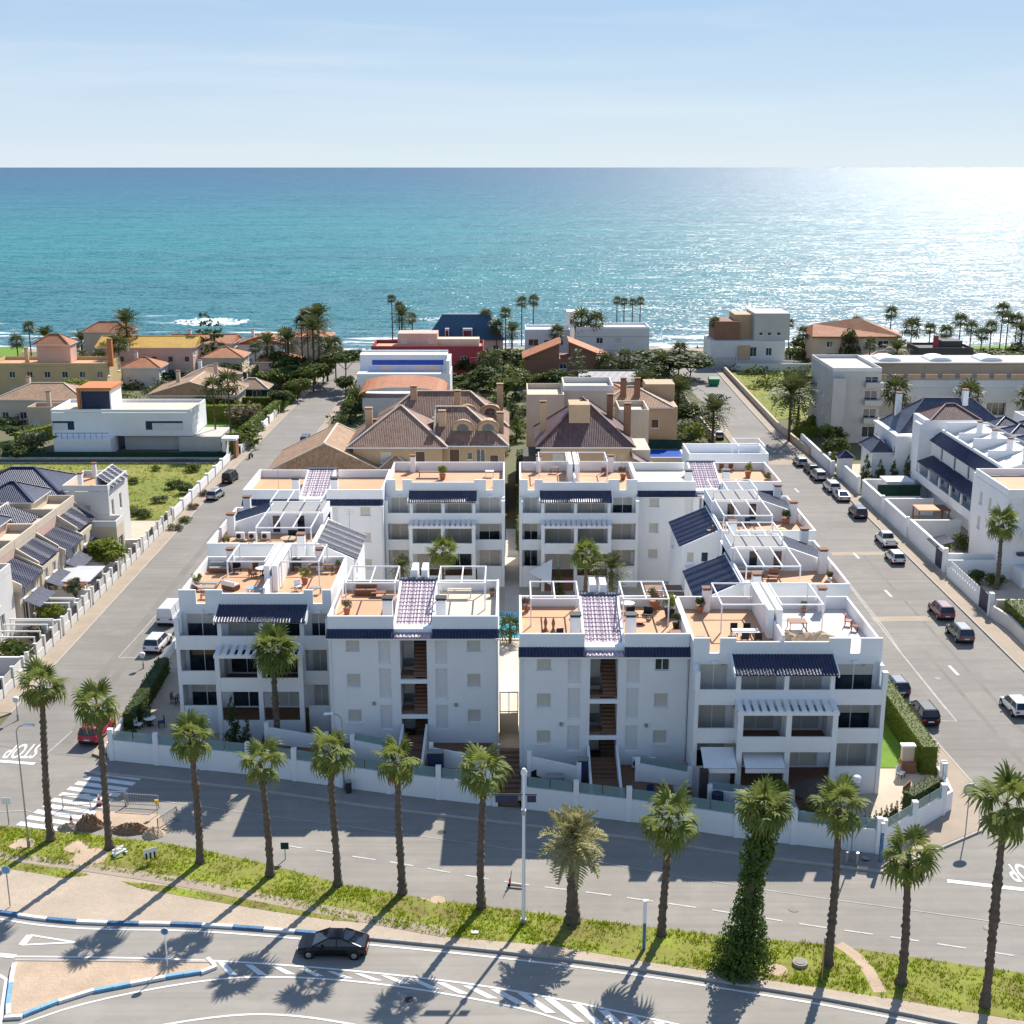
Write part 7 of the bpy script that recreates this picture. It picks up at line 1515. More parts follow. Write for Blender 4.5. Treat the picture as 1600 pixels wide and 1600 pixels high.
 MB().box(60.4, 60.7, 153, 178, 9.2, 10.3).build('parapet', M['white_trim'], T); MB().box(57.7, 59.6, 178.0, 180.6, 0, 10.8).build('end_wall', M['white_stucco'], T); MB().box(57.0, 59.58, 151.2, 153.8, 0, 9.6).build('end_wall', M['white_stucco'], T); MB().box(60.8, 75.8, 153.2, 177.8, 9.204, 9.25).build('roof_terrace', M['offwhite_stucco'], T)
 for k, y in enumerate((155, 160.5, 166, 171.5)):
  MB().add([(61, y, 9.26), (70, y, 9.26), (70, y + 4.6, 9.26), (61, y + 4.6, 9.26), (61, y, 9.5), (66, y, 11.2), (70, y, 10.6), (61, y + 4.6, 9.5), (66, y + 4.6, 11.2), (70, y + 4.6, 10.6)], [(0, 1, 6, 5, 4), (3, 7, 8, 9, 2), (4, 5, 8, 7), (5, 6, 9, 8), (0, 4, 7, 3), (1, 2, 9, 6)]).build('roof_vault', M['offwhite_stucco'], T)
  MB().box(60.8, 75.5, y + 4.75, y + 4.95, 9.26, 11.0 + .4 * (k % 2)).build('party_wall', M['white_trim'], T); chimney(T, 64, y + .6, 9.6, 12.2, .6); MB().box(66.5, 69.6, y + .8, y + 3.8, 10.2, 11.7).build('roof_room', M['white_stucco'], T); hip(T, 66.5, 69.6, y + .8, y + 3.8, 11.72, 1.0, 'navy_tile', .35)
  MB().box(70.5, 75, y, y + 4.4, 9.26, 11.2).build('roof_room', M['white_stucco'], T); hip(T, 70.5, 75, y, y + 4.4, 11.2, 1.5, 'navy_tile', .4)
 block(T, 58.4, 66, 178.01, 183.4, 0, 11.4, M['white_stucco']); hip(T, 59.4, 66, 178.1, 183.4, 11.42, 1.8, 'dark_tile', .3)
 # second line of houses behind it
 T = bld('townhouse_row', 'far white townhouses with small navy hipped towers at the right edge', 'house', 90, 180, g)
 block(T, 78, 112, 176, 196, 0, 8.6, M['white_stucco'], f=row_w(8, 34, 5.6, 1.0, 1.4, 'glass')); parapet(T, 78, 112, 176, 196, 8.61, 9.3)
 for x, y in ((80, 180), (86, 178), (93, 186), (100, 178), (84, 190)): MB().box(x - 2.4, x + 2.4, y - 2.2, y + 2.2, 8.62, 11.0).build('roof_room', M['white_stucco'], T); hip(T, x - 2.4, x + 2.4, y - 2.2, y + 2.2, 11.0, 1.6, 'navy_tile', .5)
 # white apartment front at the right edge
 T = bld('apartment_building', 'white apartment front with navy eave at the right edge, behind the slim palm', 'apartment building', 60, 140, g)
 block(T, 56.2, 75, 140.4, 151, 0, 9.8, M['white_stucco'], f=[(2.8, 6.4, 4.6, 2.4, 'shut2'), (2.8, 3.6, 1.2, 1.4, 'shut'), (3.4, .8, 2.6, 1.4, 'glass'), (9, 6.4, 4, 2.4, 'shut2'), (9, 3.5, 1.4, 1.4, 'shut')], l=[(2, 6.8, .9, 1.6, 'shut'), (5, 6.8, .9, 1.6, 'shut'), (2, 3.8, .9, 1.6, 'shut')])
 MB().box(58.2, 75, 139.0, 140.39, 5.0, 5.9).build('balcony_parapet', M['white_stucco'], T); MB().box(57.8, 75, 139.8, 140.39, 3.0, 3.35).build('navy_band', M['navy_tile'], T); tiles(T, (58.2, 139.8, 9.2), (75, 139.8, 9.2), (75, 140.39, 9.7), (58.2, 140.39, 9.7))
 MB().box(56.4, 75, 140.6, 150.8, 9.804, 9.85).build('roof_terrace', M['terracotta_floor'], T); parapet(T, 56.2, 75, 140.4, 151, 9.86, 10.7)
 MB().box(57.5, 60.5, 137.2, 140.39, 0, 1.9).build('lower_terrace', M['white_stucco'], T); MB().box(60.6, 62.2, 137, 140.39, 0, 2.6).build('lower_terrace', M['cream_stucco'], T)
 # garden walls on the right side of the street
 W_ = M['white_stucco']; gw = 'white garden walls along the right street'
 for i, (x, y0, y1, h, lab) in enumerate(((50.6, 143.4, 157.0, 2.6, 'high white garden wall with navy gate beside the two white parked cars'), (50.5, 158, 168, 2.4, 'high white garden wall in front of the orange garden canopy'), (50.4, 169, 179, 2.4, 'high white garden wall at the green netting yard'), (50.3, 181, 190, 2.2, 'white garden wall below the small navy gate roof'), (49.2, 192, 214, 2.0, 'bluish shaded garden wall beside the farther parked cars'))):
  T = thing('garden_wall', lab, 'wall', (x, y0, 0), group=gw); MB().box(x, x + .28, y0, y1, 0, h).build('wall', W_, T); MB().box(x - .05, x + .33, y0 - .45, y0 - .01, 0, h + .4).build('pillar', M['white_trim'], T); MB().box(x - .04, x + .32, y0, y1, h + .003, h + .1).build('coping', M['white_trim'], T)
  if i == 0: MB().box(50.56, 50.6, 144.0, 146.2, .1, 2.2).build('gate', M['navy_metal'], T)
 for y, x1, lab in ((142.8, 56.4, 'white return wall at the corner beside the slim palm'), (157.5, 57.4, 'white yard wall below the orange garden canopy'), (168.5, 57.4, 'white yard wall behind the orange garden canopy'), (179.6, 57.4, 'white yard wall below the dark conifers')):
  T = thing('yard_wall', lab, 'wall', (50.9, y, 0), group='white yard walls on the right'); MB().box(50.9, x1, y, y + .25, 0, 2.3).build('wall', W_, T); MB().box(50.9, x1, y - .04, y + .29, 2.303, 2.4).build('coping', M['white_trim'], T)
 T = thing('netting_screen', 'dark green netting screen above the yard wall', 'fence', (54, 172, 0)); MB().box(51.2, 57.2, 173.8, 173.95, 1.4, 3.0).build('netting', M['green_netting'], T); MB().box(51.2, 57.2, 173.7, 174.05, 0, 1.39).build('wall', W_, T)
 T = thing('garden_canopy', 'orange and brown garden canopy in the walled yard', 'canopy', (54, 163, 0)); MB().box(53.2, 56.0, 161.5, 164.4, 2.5, 2.64).build('canopy', M['terracotta_floor'], T); MB().box(56.01, 57.4, 161.5, 164.4, 2.5, 2.64).build('canopy', M['wood'], T)
 for x in (53.3, 57.2):
  for y in (161.7, 164.2): MB().box(x - .08, x + .08, y - .08, y + .08, 0, 2.49).build('post', M['wood'], T)
 T = thing('gate_house', 'small white gate tower with navy pyramid roof', 'gate', (51, 190.8, 0)); MB().box(49.9, 51.8, 190.0, 191.8, 0, 3.2).build('tower', W_, T); hip(T, 49.9, 51.8, 190.0, 191.8, 3.2, 1.0, 'navy_tile', .3)
 T = thing('gate_house', 'white gate canopy with sloping navy tiles beside the corner wall', 'gate', (51, 147, 0)); MB().box(50.95, 51.2, 145.5, 148.5, 0, 2.4).build('post_wall', W_, T); tiles(T, (50.2, 148.7, 2.5), (50.2, 145.3, 2.5), (52.4, 145.3, 3.1), (52.4, 148.7, 3.1))
 T = thing('garden_shed', 'white flat-roofed garden shed behind the netting screen', 'shed', (54, 177, 0)); MB().box(53.0, 56.5, 175.6, 178.6, 0, 2.9).build('wall', W_, T); MB().box(52.8, 56.7, 175.4, 178.8, 2.903, 3.1).build('roof_slab', M['white_trim'], T)
 T = thing('front_fence', 'white wall with pale pickets and navy gate beside the red parked car', 'fence', (50.5, 132, 0)); MB().box(50.5, 50.75, 131.4, 141.5, 0, 1.3).build('wall', W_, T); pk = MB().box(-.03, .03, -.28, .28, 0, .8).mesh('picket', M['white_trim'])
 for k in range(12): link('picket', pk, T, (.12, -.3 + .8 * k, 1.3))
 MB().box(50.52, 50.6, 128.4, 131.2, .05, 2.2).build('gate', M['navy_metal'], T); MB().box(50.4, 50.85, 127.8, 128.38, 0, 2.6).build('pillar', M['white_trim'], T); MB().box(50.5, 56.2, 141.52, 141.75, 0, 2.0).build('rear_wall', W_, T)
 T = thing('front_fence', 'pale stone wall curving below the hedge at the right edge', 'wall', (51, 118, 0)); mb = MB(); strip(mb, [(50.6, 127.6), (51.2, 124), (50.9, 114), (50.6, 100)], .3, 0, 1.4); mb.build('wall', M['offwhite_stucco'], T); MB().box(51, 60, 127.4, 127.8, 0, 2.0).build('rear_wall', M['cream_stucco'], T)
 for k in range(4): MB().box(50.62, 51.0, 107 + 2.2 * k, 107.3 + 2.2 * k, 0, 2.3).build('post', M['white_trim'], T)
 hedge(52.2, 126.6, 51.9, 113, 1.6, 2.4, 'thick dark hedge behind the stone wall at the right edge', 'leaf_mid', dens=20, s=.13); hedge(53, 126.2, 60, 126.2, 1.6, 2.2, 'dark hedge crossing the garden at the right edge', 'leaf_dark', dens=16, s=.14)
 tree(55.6, 115.4, 2.0, 3.2, 'yellow-green shrub in the garden at the right edge', 'bush', 'leaf_light', 'garden shrubs on the right'); tree(54.6, 121, 1.6, 2.2, 'small green bush behind the right edge hedge', 'bush', 'leaf_mid', 'garden shrubs on the right')
 tree(53.0, 139.4, 1.8, 2.4, 'dark planting behind the picket wall', 'bush', 'leaf_dark', 'garden shrubs on the right'); tree(55.0, 138.2, 1.9, 2.4, 'shaded shrubs under the slim palm', 'bush', 'leaf_mid', 'garden shrubs on the right'); tree(55.6, 152.6, 2.2, 2.6, 'vine-covered corner below the townhouse balcony', 'bush', 'leaf_mid', 'garden shrubs on the right')
 tree(51.8, 181.5, 2.6, 2.2, 'yellow-green shrub inside the garden wall', 'bush', 'leaf_light', 'garden shrubs on the right'); tree(52.8, 149.5, 2.4, 1.6, 'bright palm-like shrub by the gate canopy', 'bush', 'leaf_light', 'garden shrubs on the right')
 for i, (x, y, h) in enumerate(((52.4, 184.5, 5.0), (54.2, 183.6, 4.4), (56.0, 182.6, 4.6), (57.4, 180.9, 5.6))): tree(x, y, h, 2.3, ('dark conifer in the garden row, first from the street', 'dark conifer in the garden row, second from the street', 'dark conifer in the garden row, third from the street', 'dark conifer in the garden row, touching the white end wall')[i], 'cone', 'leaf_dark', 'dark garden conifers')
 tree(51.6, 200, 5.0, 4.6, 'dark broad tree behind the shaded garden wall', 'round', 'leaf_dark', 'garden trees on the right', th=1); tree(53.2, 208, 5.6, 4.6, 'dark tree at the foot of the grey apartments', 'round', 'leaf_dark', 'garden trees on the right', th=1); tree(51.2, 194, 3.8, 3.4, 'green bush tree beside the navy gate tower', 'round', 'leaf_mid', 'garden trees on the right', th=.8)
 fan_palm(54.6, 137.1, ZA(818, 137.1), 88, 'slim palm in front of the white apartment edge at the right', (0, 0), 22, 1.25, .24, 2, group='palms on the right')
 gp = 'palms on the right near the sea'; gt = 'garden trees on the right'
 P = lambda px, pb, pt, lab, kind='fanpalm', s=1.0, z=0: (lambda q: far_palm(q[0], q[1], ZA(pt, q[1]), lab, kind, s, gp))(G(px, pb))
 P(1232, 690, 620, 'big dark date palm in the green field corner', 'datepalm', 1.9); P(1246, 668, 612, 'second date palm behind the big one at the field corner', 'datepalm', 1.6); P(1114, 570, 504, 'slim palm left of the modern grey and brown house', s=.9); P(1231, 556, 506, 'slim palm right of the modern grey and brown house', s=.8); P(1206, 530, 494, 'palm tuft peeking over the modern house', s=.9)
 P(1388, 556, 490, 'dark leafy palm behind the red pitched roof', s=1.1); P(1421, 560, 512, 'broad palm right of the red pitched roof', s=1.6); P(1356, 592, 538, 'thin palm before the terracotta garage', s=1.0); P(1398, 595, 550, 'bushy palm beside the terracotta garage', 'datepalm', 1.5)
 P(1476, 552, 520, 'first shore palm from the left on the sea lawn', s=1.2); P(1496, 560, 502, 'second shore palm from the left on the sea lawn', s=1.25); P(1514, 556, 513, 'third shore palm from the left on the sea lawn', s=1.2); P(1531, 560, 523, 'fourth shore palm from the left on the sea lawn', s=1.1); P(1560, 560, 485, 'tallest windswept shore palm near the right edge', s=1.2); P(1570, 556, 499, 'fifth shore palm, beside the tallest one', s=1.2); P(1584, 556, 502, 'last shore palm at the right edge', s=1.2)
 for px, pb, pt, lab in ((1393, 691, 612, 'palm before the grey balcony wall, left one'), (1508, 691, 618, 'palm before the grey balcony wall, middle one'), (1605, 691, 622, 'palm before the grey balcony wall, at the right edge')): P(px, pb, pt, lab, 'fanpalm', 1.5)
 tr = lambda px, pb, pt, w, lab, kind='round', m='leaf_mid', **k: (lambda q: tree(q[0], q[1], max(1.8, ZA(pt, q[1]) * 1.08), w * 1.15, lab, kind, m, gt, **k))(G(px, pb))
 tr(1262, 556, 525, 8, 'dark shrubs left of the red pitched villa', m='leaf_dark', th=.8); tr(1243, 560, 540, 5, 'green bush beside the modern house', 'bush', 'leaf_mid'); tr(1575, 575, 545, 14, 'dense bright green trees at the right edge by the lawn', m='leaf_mid', th=.8); tr(1548, 572, 552, 9, 'green shrubs below the shore palms', 'bush', 'leaf_light'); tr(1600, 570, 530, 9, 'dark trees at the right edge of the shore', m='leaf_dark', th=1)
 tr(1440, 585, 560, 7, 'dark green bush before the dark house', 'bush', 'leaf_dark'); tr(1380, 585, 568, 5, 'green garden bush beside the garage', 'bush', 'leaf_mid'); tr(1255, 672, 648, 5, 'dense green shrubs below the date palm', 'bush', 'leaf_light'); tr(1205, 560, 545, 5, 'shrubs in front of the modern house entrance', 'bush', 'leaf_mid')
 hedge(49.8, 222, 54, 222, 1.2, 1.6, 'low clipped hedge below the date palms', 'leaf_light', dens=9, s=.2)
 T = thing('field_wall', 'brown wall along the green field on the right street', 'wall', (48.5, 250, 0)); mb = MB(); strip(mb, [(49.3, 296), (48.6, 252), (48.2, 226), (49.0, 206)], .4, 0, 1.2); mb.build('wall', M['beige_stucco'], T)
 T = thing('field_wall', 'low pale wall across the far end of the green field', 'wall', (70, 297, 0)); MB().box(50, 78, 297, 297.4, 0, 1.6).build('wall', M['offwhite_stucco'], T)
right_side()

def green():
 for k, (px, pb, pt, kind, sz, lab) in enumerate(((30, 575, 535, 'fanpalm', 1.1, 'fan palm behind the yellow house terrace'), (130, 568, 535, 'datepalm', 1.3, 'date palm between the two shore towers at the left'), (240, 575, 540, 'fanpalm', 1.1, 'fan palm by the long terracotta roof'), (420, 590, 540, 'datepalm', 1.4, 'date palm left of the street-end clump'), (448, 585, 525, 'fanpalm', 1.2, 'fan palm inside the street-end clump'), (483, 588, 495, 'fanpalm', 1.2, 'highest fan palm of the street-end clump'), (500, 590, 500, 'datepalm', 1.7, 'highest date palm of the street-end clump'), (525, 592, 540, 'fanpalm', 1.2, 'fan palm near the street-end pine'),
  (645, 552, 498, 'fanpalm', .9, 'short fan palm right of the tall slim pair'), (800, 575, 520, 'datepalm', 1.2, 'date palm behind the lane between the villas'), (870, 570, 520, 'fanpalm', 1.2, 'fan palm before the white modern house'), (975, 600, 560, 'fanpalm', 1.2, 'fan palm beside the umbrella tree'), (1060, 590, 548, 'fanpalm', 1.2, 'fan palm over the umbrella tree'), (1000, 640, 600, 'datepalm', 1.3, 'date palm behind the square turret'), (1252, 562, 520, 'fanpalm', 1.0, 'fan palm between the modern house and the red pitched roof'), (1335, 562, 505, 'fanpalm', 1.0, 'fan palm behind the ivy corner'), (1450, 556, 515, 'fanpalm', 1.1, 'fan palm behind the red chimney'), (1545, 558, 512, 'fanpalm', 1.1, 'fan palm on the sea lawn left of the tallest'), (1592, 565, 520, 'datepalm', 1.3, 'date palm at the right edge of the sea lawn'), (158, 600, 560, 'fanpalm', 1.1, 'fan palm in front of the ochre-roofed villa, left'))):
  x, y = G(px, pb); far_palm(x, y, ZA(pt, y), lab, kind, sz, 'palms filling the shore')
 g = 'trees filling the gardens'
 L_ = [(430, 590, 550, 7, 'dark tree left of the street-end palm clump', 'leaf_dark'), (458, 600, 556, 8, 'tall dark tree inside the street-end palm clump', 'leaf_dark'), (490, 612, 566, 8, 'bright tree below the street-end palm clump', 'leaf_mid'), (415, 605, 580, 6, 'low tree behind the pink pavilion roof', 'leaf_mid'),
     (465, 625, 590, 6, 'garden tree between pavilion and street hedge', 'leaf_mid'), (440, 640, 610, 5, 'garden tree beside the pavilion lawn', 'leaf_dark'), (360, 590, 568, 6, 'dark tree before the white beach house', 'leaf_dark'), (300, 575, 555, 6, 'dark tree left of the tall feathery conifer', 'leaf_dark'),
     (225, 580, 560, 6, 'tree below the long terracotta roof', 'leaf_dark'), (110, 580, 558, 6, 'tree between the yellow and pink houses', 'leaf_dark'), (70, 660, 640, 6, 'garden tree before the pink-roofed cream house', 'leaf_olive'), (30, 690, 665, 7, 'dark garden tree at the left edge below the cream house', 'leaf_dark'),
     (320, 650, 622, 7, 'hedge tree behind the modern villa, left', 'leaf_light'), (350, 650, 620, 7, 'hedge tree behind the modern villa, right', 'leaf_mid'), (395, 690, 662, 5, 'garden tree by the modern villa gate hedge', 'leaf_mid'),
     (740, 590, 560, 9, 'big dark tree right of the white pool house', 'leaf_dark'), (765, 610, 572, 9, 'dark tree beside the thin palms of the dark garden', 'leaf_dark'), (790, 625, 585, 8, 'green tree over the lane between the central villas', 'leaf_mid'), (735, 615, 595, 6, 'low dark tree behind the twin brown roofs', 'leaf_dark'),
     (850, 610, 580, 6, 'tree in front of the brown split-roof house', 'leaf_mid'), (875, 615, 578, 7, 'darker tree in front of the brown split-roof house', 'leaf_dark'), (960, 590, 562, 7, 'tree left of the umbrella tree', 'leaf_dark'), (1010, 600, 565, 8, 'dense tree at the foot of the umbrella tree', 'leaf_dark'),
     (1060, 625, 596, 6, 'street-side tree above the leaning date palm', 'leaf_mid'), (1040, 690, 662, 5, 'dark tree in the street garden, near the pool', 'leaf_dark'), (1070, 700, 676, 4, 'dark garden tree left of the big feathery palm', 'leaf_dark'), (1095, 660, 635, 4, 'small green tree at the left kerb of the right street', 'leaf_mid'),
     (1310, 560, 538, 6, 'green tree left of the ivy corner', 'leaf_mid'), (1420, 585, 562, 7, 'dark tree between garage and dark house', 'leaf_dark'), (1470, 570, 552, 6, 'shrubby tree behind the dark flat house', 'leaf_mid'), (1530, 575, 548, 10, 'dense dark tree on the sea lawn', 'leaf_dark'), (540, 620, 588, 5, 'dark tree left of the white pool house', 'leaf_dark'), (555, 655, 630, 4.5, 'garden tree left of the white pavilion roof', 'leaf_dark')]
 for px, pb, pt, w, lab, m in L_:
  x, y = G(px, pb); tree(x, y, max(2.2, ZA(pt, y) * 1.1), w, lab, 'round', m, g)
 r = np.random.RandomState(11)
 for name, polys, m in (('garden_undergrowth', [(-108, -46.5, 224, 332), (-33, 33, 206, 330), (50, 108, 238, 330)], 'leaf_mid'), ('garden_undergrowth', [(-108, -46.5, 224, 334), (-33, 33, 200, 332), (50, 110, 240, 332)], 'leaf_dark'), ('garden_undergrowth', [(-108, -46.5, 224, 330), (-32, 32, 206, 326), (66, 108, 244, 326)], 'leaf_olive')):
  cl = []
  for x0, x1, y0, y1 in polys:
   for _ in range(int((x1 - x0) * (y1 - y0) / 52)):
    x, y, s = r.uniform(x0, x1), r.uniform(y0, y1), r.uniform(.8, 2.0); cl.append((x, y, s * .35, s * 1.1, s, s * .75))
  link(name, leaf_cloud(cl, len(cl) * 55, .34, M[m], name, 5), kind='stuff')
green()
# ---------------------------------------------------------------- vehicles
def make_car(kind, pm):
 """one car standing at the origin, nose to +X; returns its Empty"""
 T = link('car', None); P = M[pm]
 D = dict(hatch=(4.0, 1.74, .30, .93, .80, 1.46, (-1.95, -1.55, .35, 1.05)), sedan=(4.55, 1.82, .24, .90, .80, 1.38, (-1.95, -.75, .25, 1.25)), suv=(4.4, 1.84, .36, 1.06, .98, 1.66, (-2.12, -1.85, .35, 1.05)),
             van=(4.9, 1.95, .35, 1.15, 1.15, 2.15, (-2.42, -2.36, 1.1, 1.85)), pickup=(5.0, 1.86, .42, 1.08, 1.02, 1.74, (-.75, -.55, .55, 1.2)))[kind]
 L_, W_, zb, zr, zf, zt, cab = D; h = W_ / 2; x0, x1 = -L_ / 2, L_ / 2
 st = [(x0, zb + .16, zr - .16, .86), (x0 + .10, zb + .02, zr - .03, .95), (x0 + .45, zb, zr, 1), (0, zb - .02, (zr + zf) / 2 + .03, 1), (x1 - 1.15, zb - .02, zf + .04, 1), (x1 - .45, zb, zf - .06, .97), (x1 - .12, zb + .04, zf - .17, .9), (x1, zb + .14, zf - .30, .78)]
 mb = MB(); V = []
 for x, a, b, k in st:
  w = h * k; V += [(x, -w * .9, a), (x, -w, a + (b - a) * .35), (x, -w * .985, a + (b - a) * .72), (x, -w * .88, b), (x, w * .88, b), (x, w * .985, a + (b - a) * .72), (x, w, a + (b - a) * .35), (x, w * .9, a)]
 F = [(i * 8 + j, i * 8 + (j + 1) % 8, (i + 1) * 8 + (j + 1) % 8, (i + 1) * 8 + j) for i in range(len(st) - 1) for j in range(8)] + [tuple(range(7, -1, -1)), tuple((len(st) - 1) * 8 + j for j in range(8))]
 mb.add(V, [tuple(reversed(f)) for f in F]); mb.build('body', P, T, world=False)
 a, b, c, d = cab; zl = lambda x: zr - .01 if x < 0 else (zr + zf) / 2 + .02
 bw, tw = h * .86, h * .68
 B = [(a, -bw, zl(a)), (d, -bw, zl(d) - .02), (d, bw, zl(d) - .02), (a, bw, zl(a))]; U = [(b, -tw, zt - .05), (c, -tw, zt - .05), (c, tw, zt - .05), (b, tw, zt - .05)]
 MB().quad(B[1], B[2], U[2], U[1]).build('windscreen', M['car_glass'], T, world=False)
 MB().quad(B[3], B[0], U[0], U[3]).build('rear_window', P if kind == 'van' else M['car_glass'], T, world=False)
 for s in (0, 1):
  p = (B[0], B[1], U[1], U[0]) if not s else (B[2], B[3], U[3], U[2])
  MB().quad(*p).build('side_window', P if kind == 'van' else M['car_glass'], T, world=False)
 rf = MB(); ins = .1
 R0 = [(b - .04, -tw - .03, zt - .06), (c + .04, -tw - .03, zt - .06), (c + .04, tw + .03, zt - .06), (b - .04, tw + .03, zt - .06)]; R1 = [(b + ins, -tw + .12, zt), (c - ins * 1.5, -tw + .12, zt), (c - ins * 1.5, tw - .12, zt), (b + ins, tw - .12, zt)]
 rf.add(R0 + R1, [(4, 5, 6, 7)] + [(i, (i + 1) % 4, 4 + (i + 1) % 4, 4 + i) for i in range(4)]); rf.build('roof', P, T, world=False)
 pl = MB()
 for i in range(4): pl.beam(B[i], U[i], .09, .07)
 for s in (-1, 1):
  xm = (b + c) / 2 - .1; pl.beam((xm, s * bw, zl(xm)), (xm, s * tw, zt - .05), .09, .05)
 pl.build('pillars', P, T, world=False, kind='stuff')
 wr = .33 if kind in ('suv', 'pickup', 'van') else .30; wh = MB(); wh.cyl((0, -.1, 0), (0, .1, 0), wr, n=14); wm = wh.mesh('tyre', M['rubber'])
 rm = MB().cyl((0, -.112, 0), (0, .112, 0), wr * .62, n=10).mesh('rim', M['alloy'])
 for x in (x0 + .78, x1 - .82):
  for s in (-1, 1):
   w = link('wheel', wm, T, (x, s * (h - .09), wr)); link('rim', rm, w)
  MB().cyl((x, -h - .006, wr + .03), (x, h + .006, wr + .03), wr + .075, n=16).build('wheel_arch', M['black_plastic'], T, world=False)
 for s in (-1, 1):
  MB().box(x0 - .012, x0 + .1, s * h * .68 - .16, s * h * .68 + .16, zr - .34, zr - .16).build('tail_light', M['lamp_red'], T, world=False)
  MB().box(x1 - .16, x1 - .03, s * h * .60 - .17, s * h * .60 + .17, zf - .36, zf - .24).build('headlight', M['lamp_clear'], T, world=False)
  MB().box(c + .25, c + .42, s * (h + .06) - .09, s * (h + .06) + .09, zl(c) - .02, zl(c) + .12).build('mirror', P, T, world=False)
 MB().box(x0 - .02, x0 + .02, -.26, .26, zb + .22, zb + .33).build('number_plate', M['paint_white'], T, world=False)
 MB().box(x0 - .015, x0 + .08, -h * .8, h * .8, zb + .0, zb + .17).build('bumper', M['black_plastic'], T, world=False)
 if kind == 'pickup':
  MB().box(x0 + .15, a - .1, -h * .78, h * .78, zr - .01, zr + .03).build('bed_cover', M['black_plastic'], T, world=False)
 return T
CARS = {}
def car(kind, pm, px, py, head, label, name=None, dx=0, dy=0, cat=None, s=.96, group='parked cars', roof=None):
 k = (kind, pm)
 x, y = G(px, py)
 if k not in CARS: T = CARS[k] = make_car(kind, pm)
 else: T = copy_tree(CARS[k])
 T.location = (x + dx, y + dy, -.02); T.rotation_euler = (0, 0, R(head)); T.scale = (s, s, s); T.name = name or {'van': 'van', 'pickup': 'pickup_truck'}.get(kind, 'parked_car')
 return tag(T, label, cat or {'van': 'van', 'pickup': 'pickup truck'}.get(kind, 'car'), group)
def traffic():
 car('sedan', 'paint_black', 521, 1486, 178, 'glossy black saloon driving left on the lower road', 'car', group=None, s=.93)
 car('hatch', 'paint_silver', 1250, 726, 91, 'silver hatchback, farthest of the parked row on the right street'); car('hatch', 'paint_grey', 1267, 737, 91, 'dark grey hatchback, second in the parked row on the right street'); car('suv', 'paint_silver', 1278, 748, 91, 'silver tall car, third in the parked row on the right street')
 car('suv', 'paint_white', 1299, 766, 91, 'white tall car, fourth in the parked row, just before the gate tower'); car('sedan', 'paint_silver', 1314, 779, 90, 'silver saloon parked nearest the white gate tower'); car('suv', 'paint_navy', 1340, 806, 90, 'dark navy car parked alone in the middle of the right street')
 car('pickup', 'paint_white', 1384, 850, 90, 'white pickup parked ahead of a white hatchback'); car('hatch', 'paint_white', 1398, 876, 90, 'white hatchback parked behind the white pickup'); car('suv', 'paint_maroon', 1470, 961, 90, 'dark red car parked by the navy gate'); car('suv', 'paint_grey', 1499, 996, 90, 'dark grey car with pale roof parked behind the dark red one')
 car('hatch', 'paint_white', 1586, 1110, 91, 'white hatchback nearest the camera at the right edge'); car('suv', 'paint_black', 1441, 1122, 92, 'black car parked beside the clipped hedge'); car('hatch', 'paint_navy', 1399, 1078, 92, 'navy hatchback half hidden behind the clipped hedge')
 car('suv', 'paint_black', 1149, 716, 90, 'black car parked beyond the white roof frame'); car('hatch', 'paint_silver', 1127, 684, 90, 'silver car behind the street date palm', dx=-.6)
 car('suv', 'paint_white', 247, 1012, 86, 'white car with dark sunroof parked beside the left front block'); car('van', 'paint_white', 268, 968, 88, 'white van half hidden by the left front block'); car('suv', 'paint_red', 153, 1150, 84, 'bright red car parked behind the second verge palm'); car('hatch', 'paint_silver', 337, 778, 82, 'silver car parked at the lot wall on the left street'); car('van', 'paint_black', 360, 752, 84, 'black van with open tail parked at the lot wall', s=.8)
 car('van', 'paint_navy', 478, 694, 90, 'dark blue van beside the bungalow garden', s=.8)
 # motorbike
 x, y = G(392, 716); T = thing('motorbike', 'dark motorbike standing at the left kerb near the white gate', 'motorbike', (x, y, -.02), R(80))
 for dx in (-.65, .65): MB().cyl((dx, -.06, .3), (dx, .06, .3), .3, n=12).build('wheel', M['rubber'], T, world=False)
 mb = MB(); mb.beam((-.6, 0, .55), (.35, 0, .75), .24, .28); mb.beam((.35, 0, .75), (.66, 0, .32), .12, .1); mb.build('body', M['paint_maroon'], T, world=False); MB().beam((-.55, 0, .8), (.1, 0, .86), .28, .12).build('seat', M['black_plastic'], T, world=False); MB().beam((.45, -.34, 1.05), (.45, .34, 1.05), .05, .05).build('handlebar', M['metal_dark'], T, world=False)
 MB().beam((.42, 0, .7), (.46, 0, 1.05), .06, .06).build('fork', M['metal_grey'], T, world=False)
 # kick scooter at the white mast
 x, y = G(807, 1386); T = thing('kick_scooter', 'red and black electric kick scooter standing on the road beside the white mast', 'scooter', (x, y, -.02), R(170))
 MB().box(-.42, .42, -.09, .09, .12, .17).build('deck', M['black_plastic'], T, world=False)
 for dx in (-.5, .5): MB().cyl((dx, -.035, .11), (dx, .035, .11), .11, n=12).build('wheel', M['rubber'], T, world=False)
 MB().cyl((.46, 0, .14), (.34, 0, 1.12), .028, n=6).build('stem', M['metal_dark'], T, world=False); MB().box(.38, .5, -.07, .07, .25, .62).build('guard', M['red_plastic'], T, world=False); MB().cyl((.34, -.24, 1.12), (.34, .24, 1.12), .02, n=6).build('handlebar', M['metal_dark'], T, world=False)
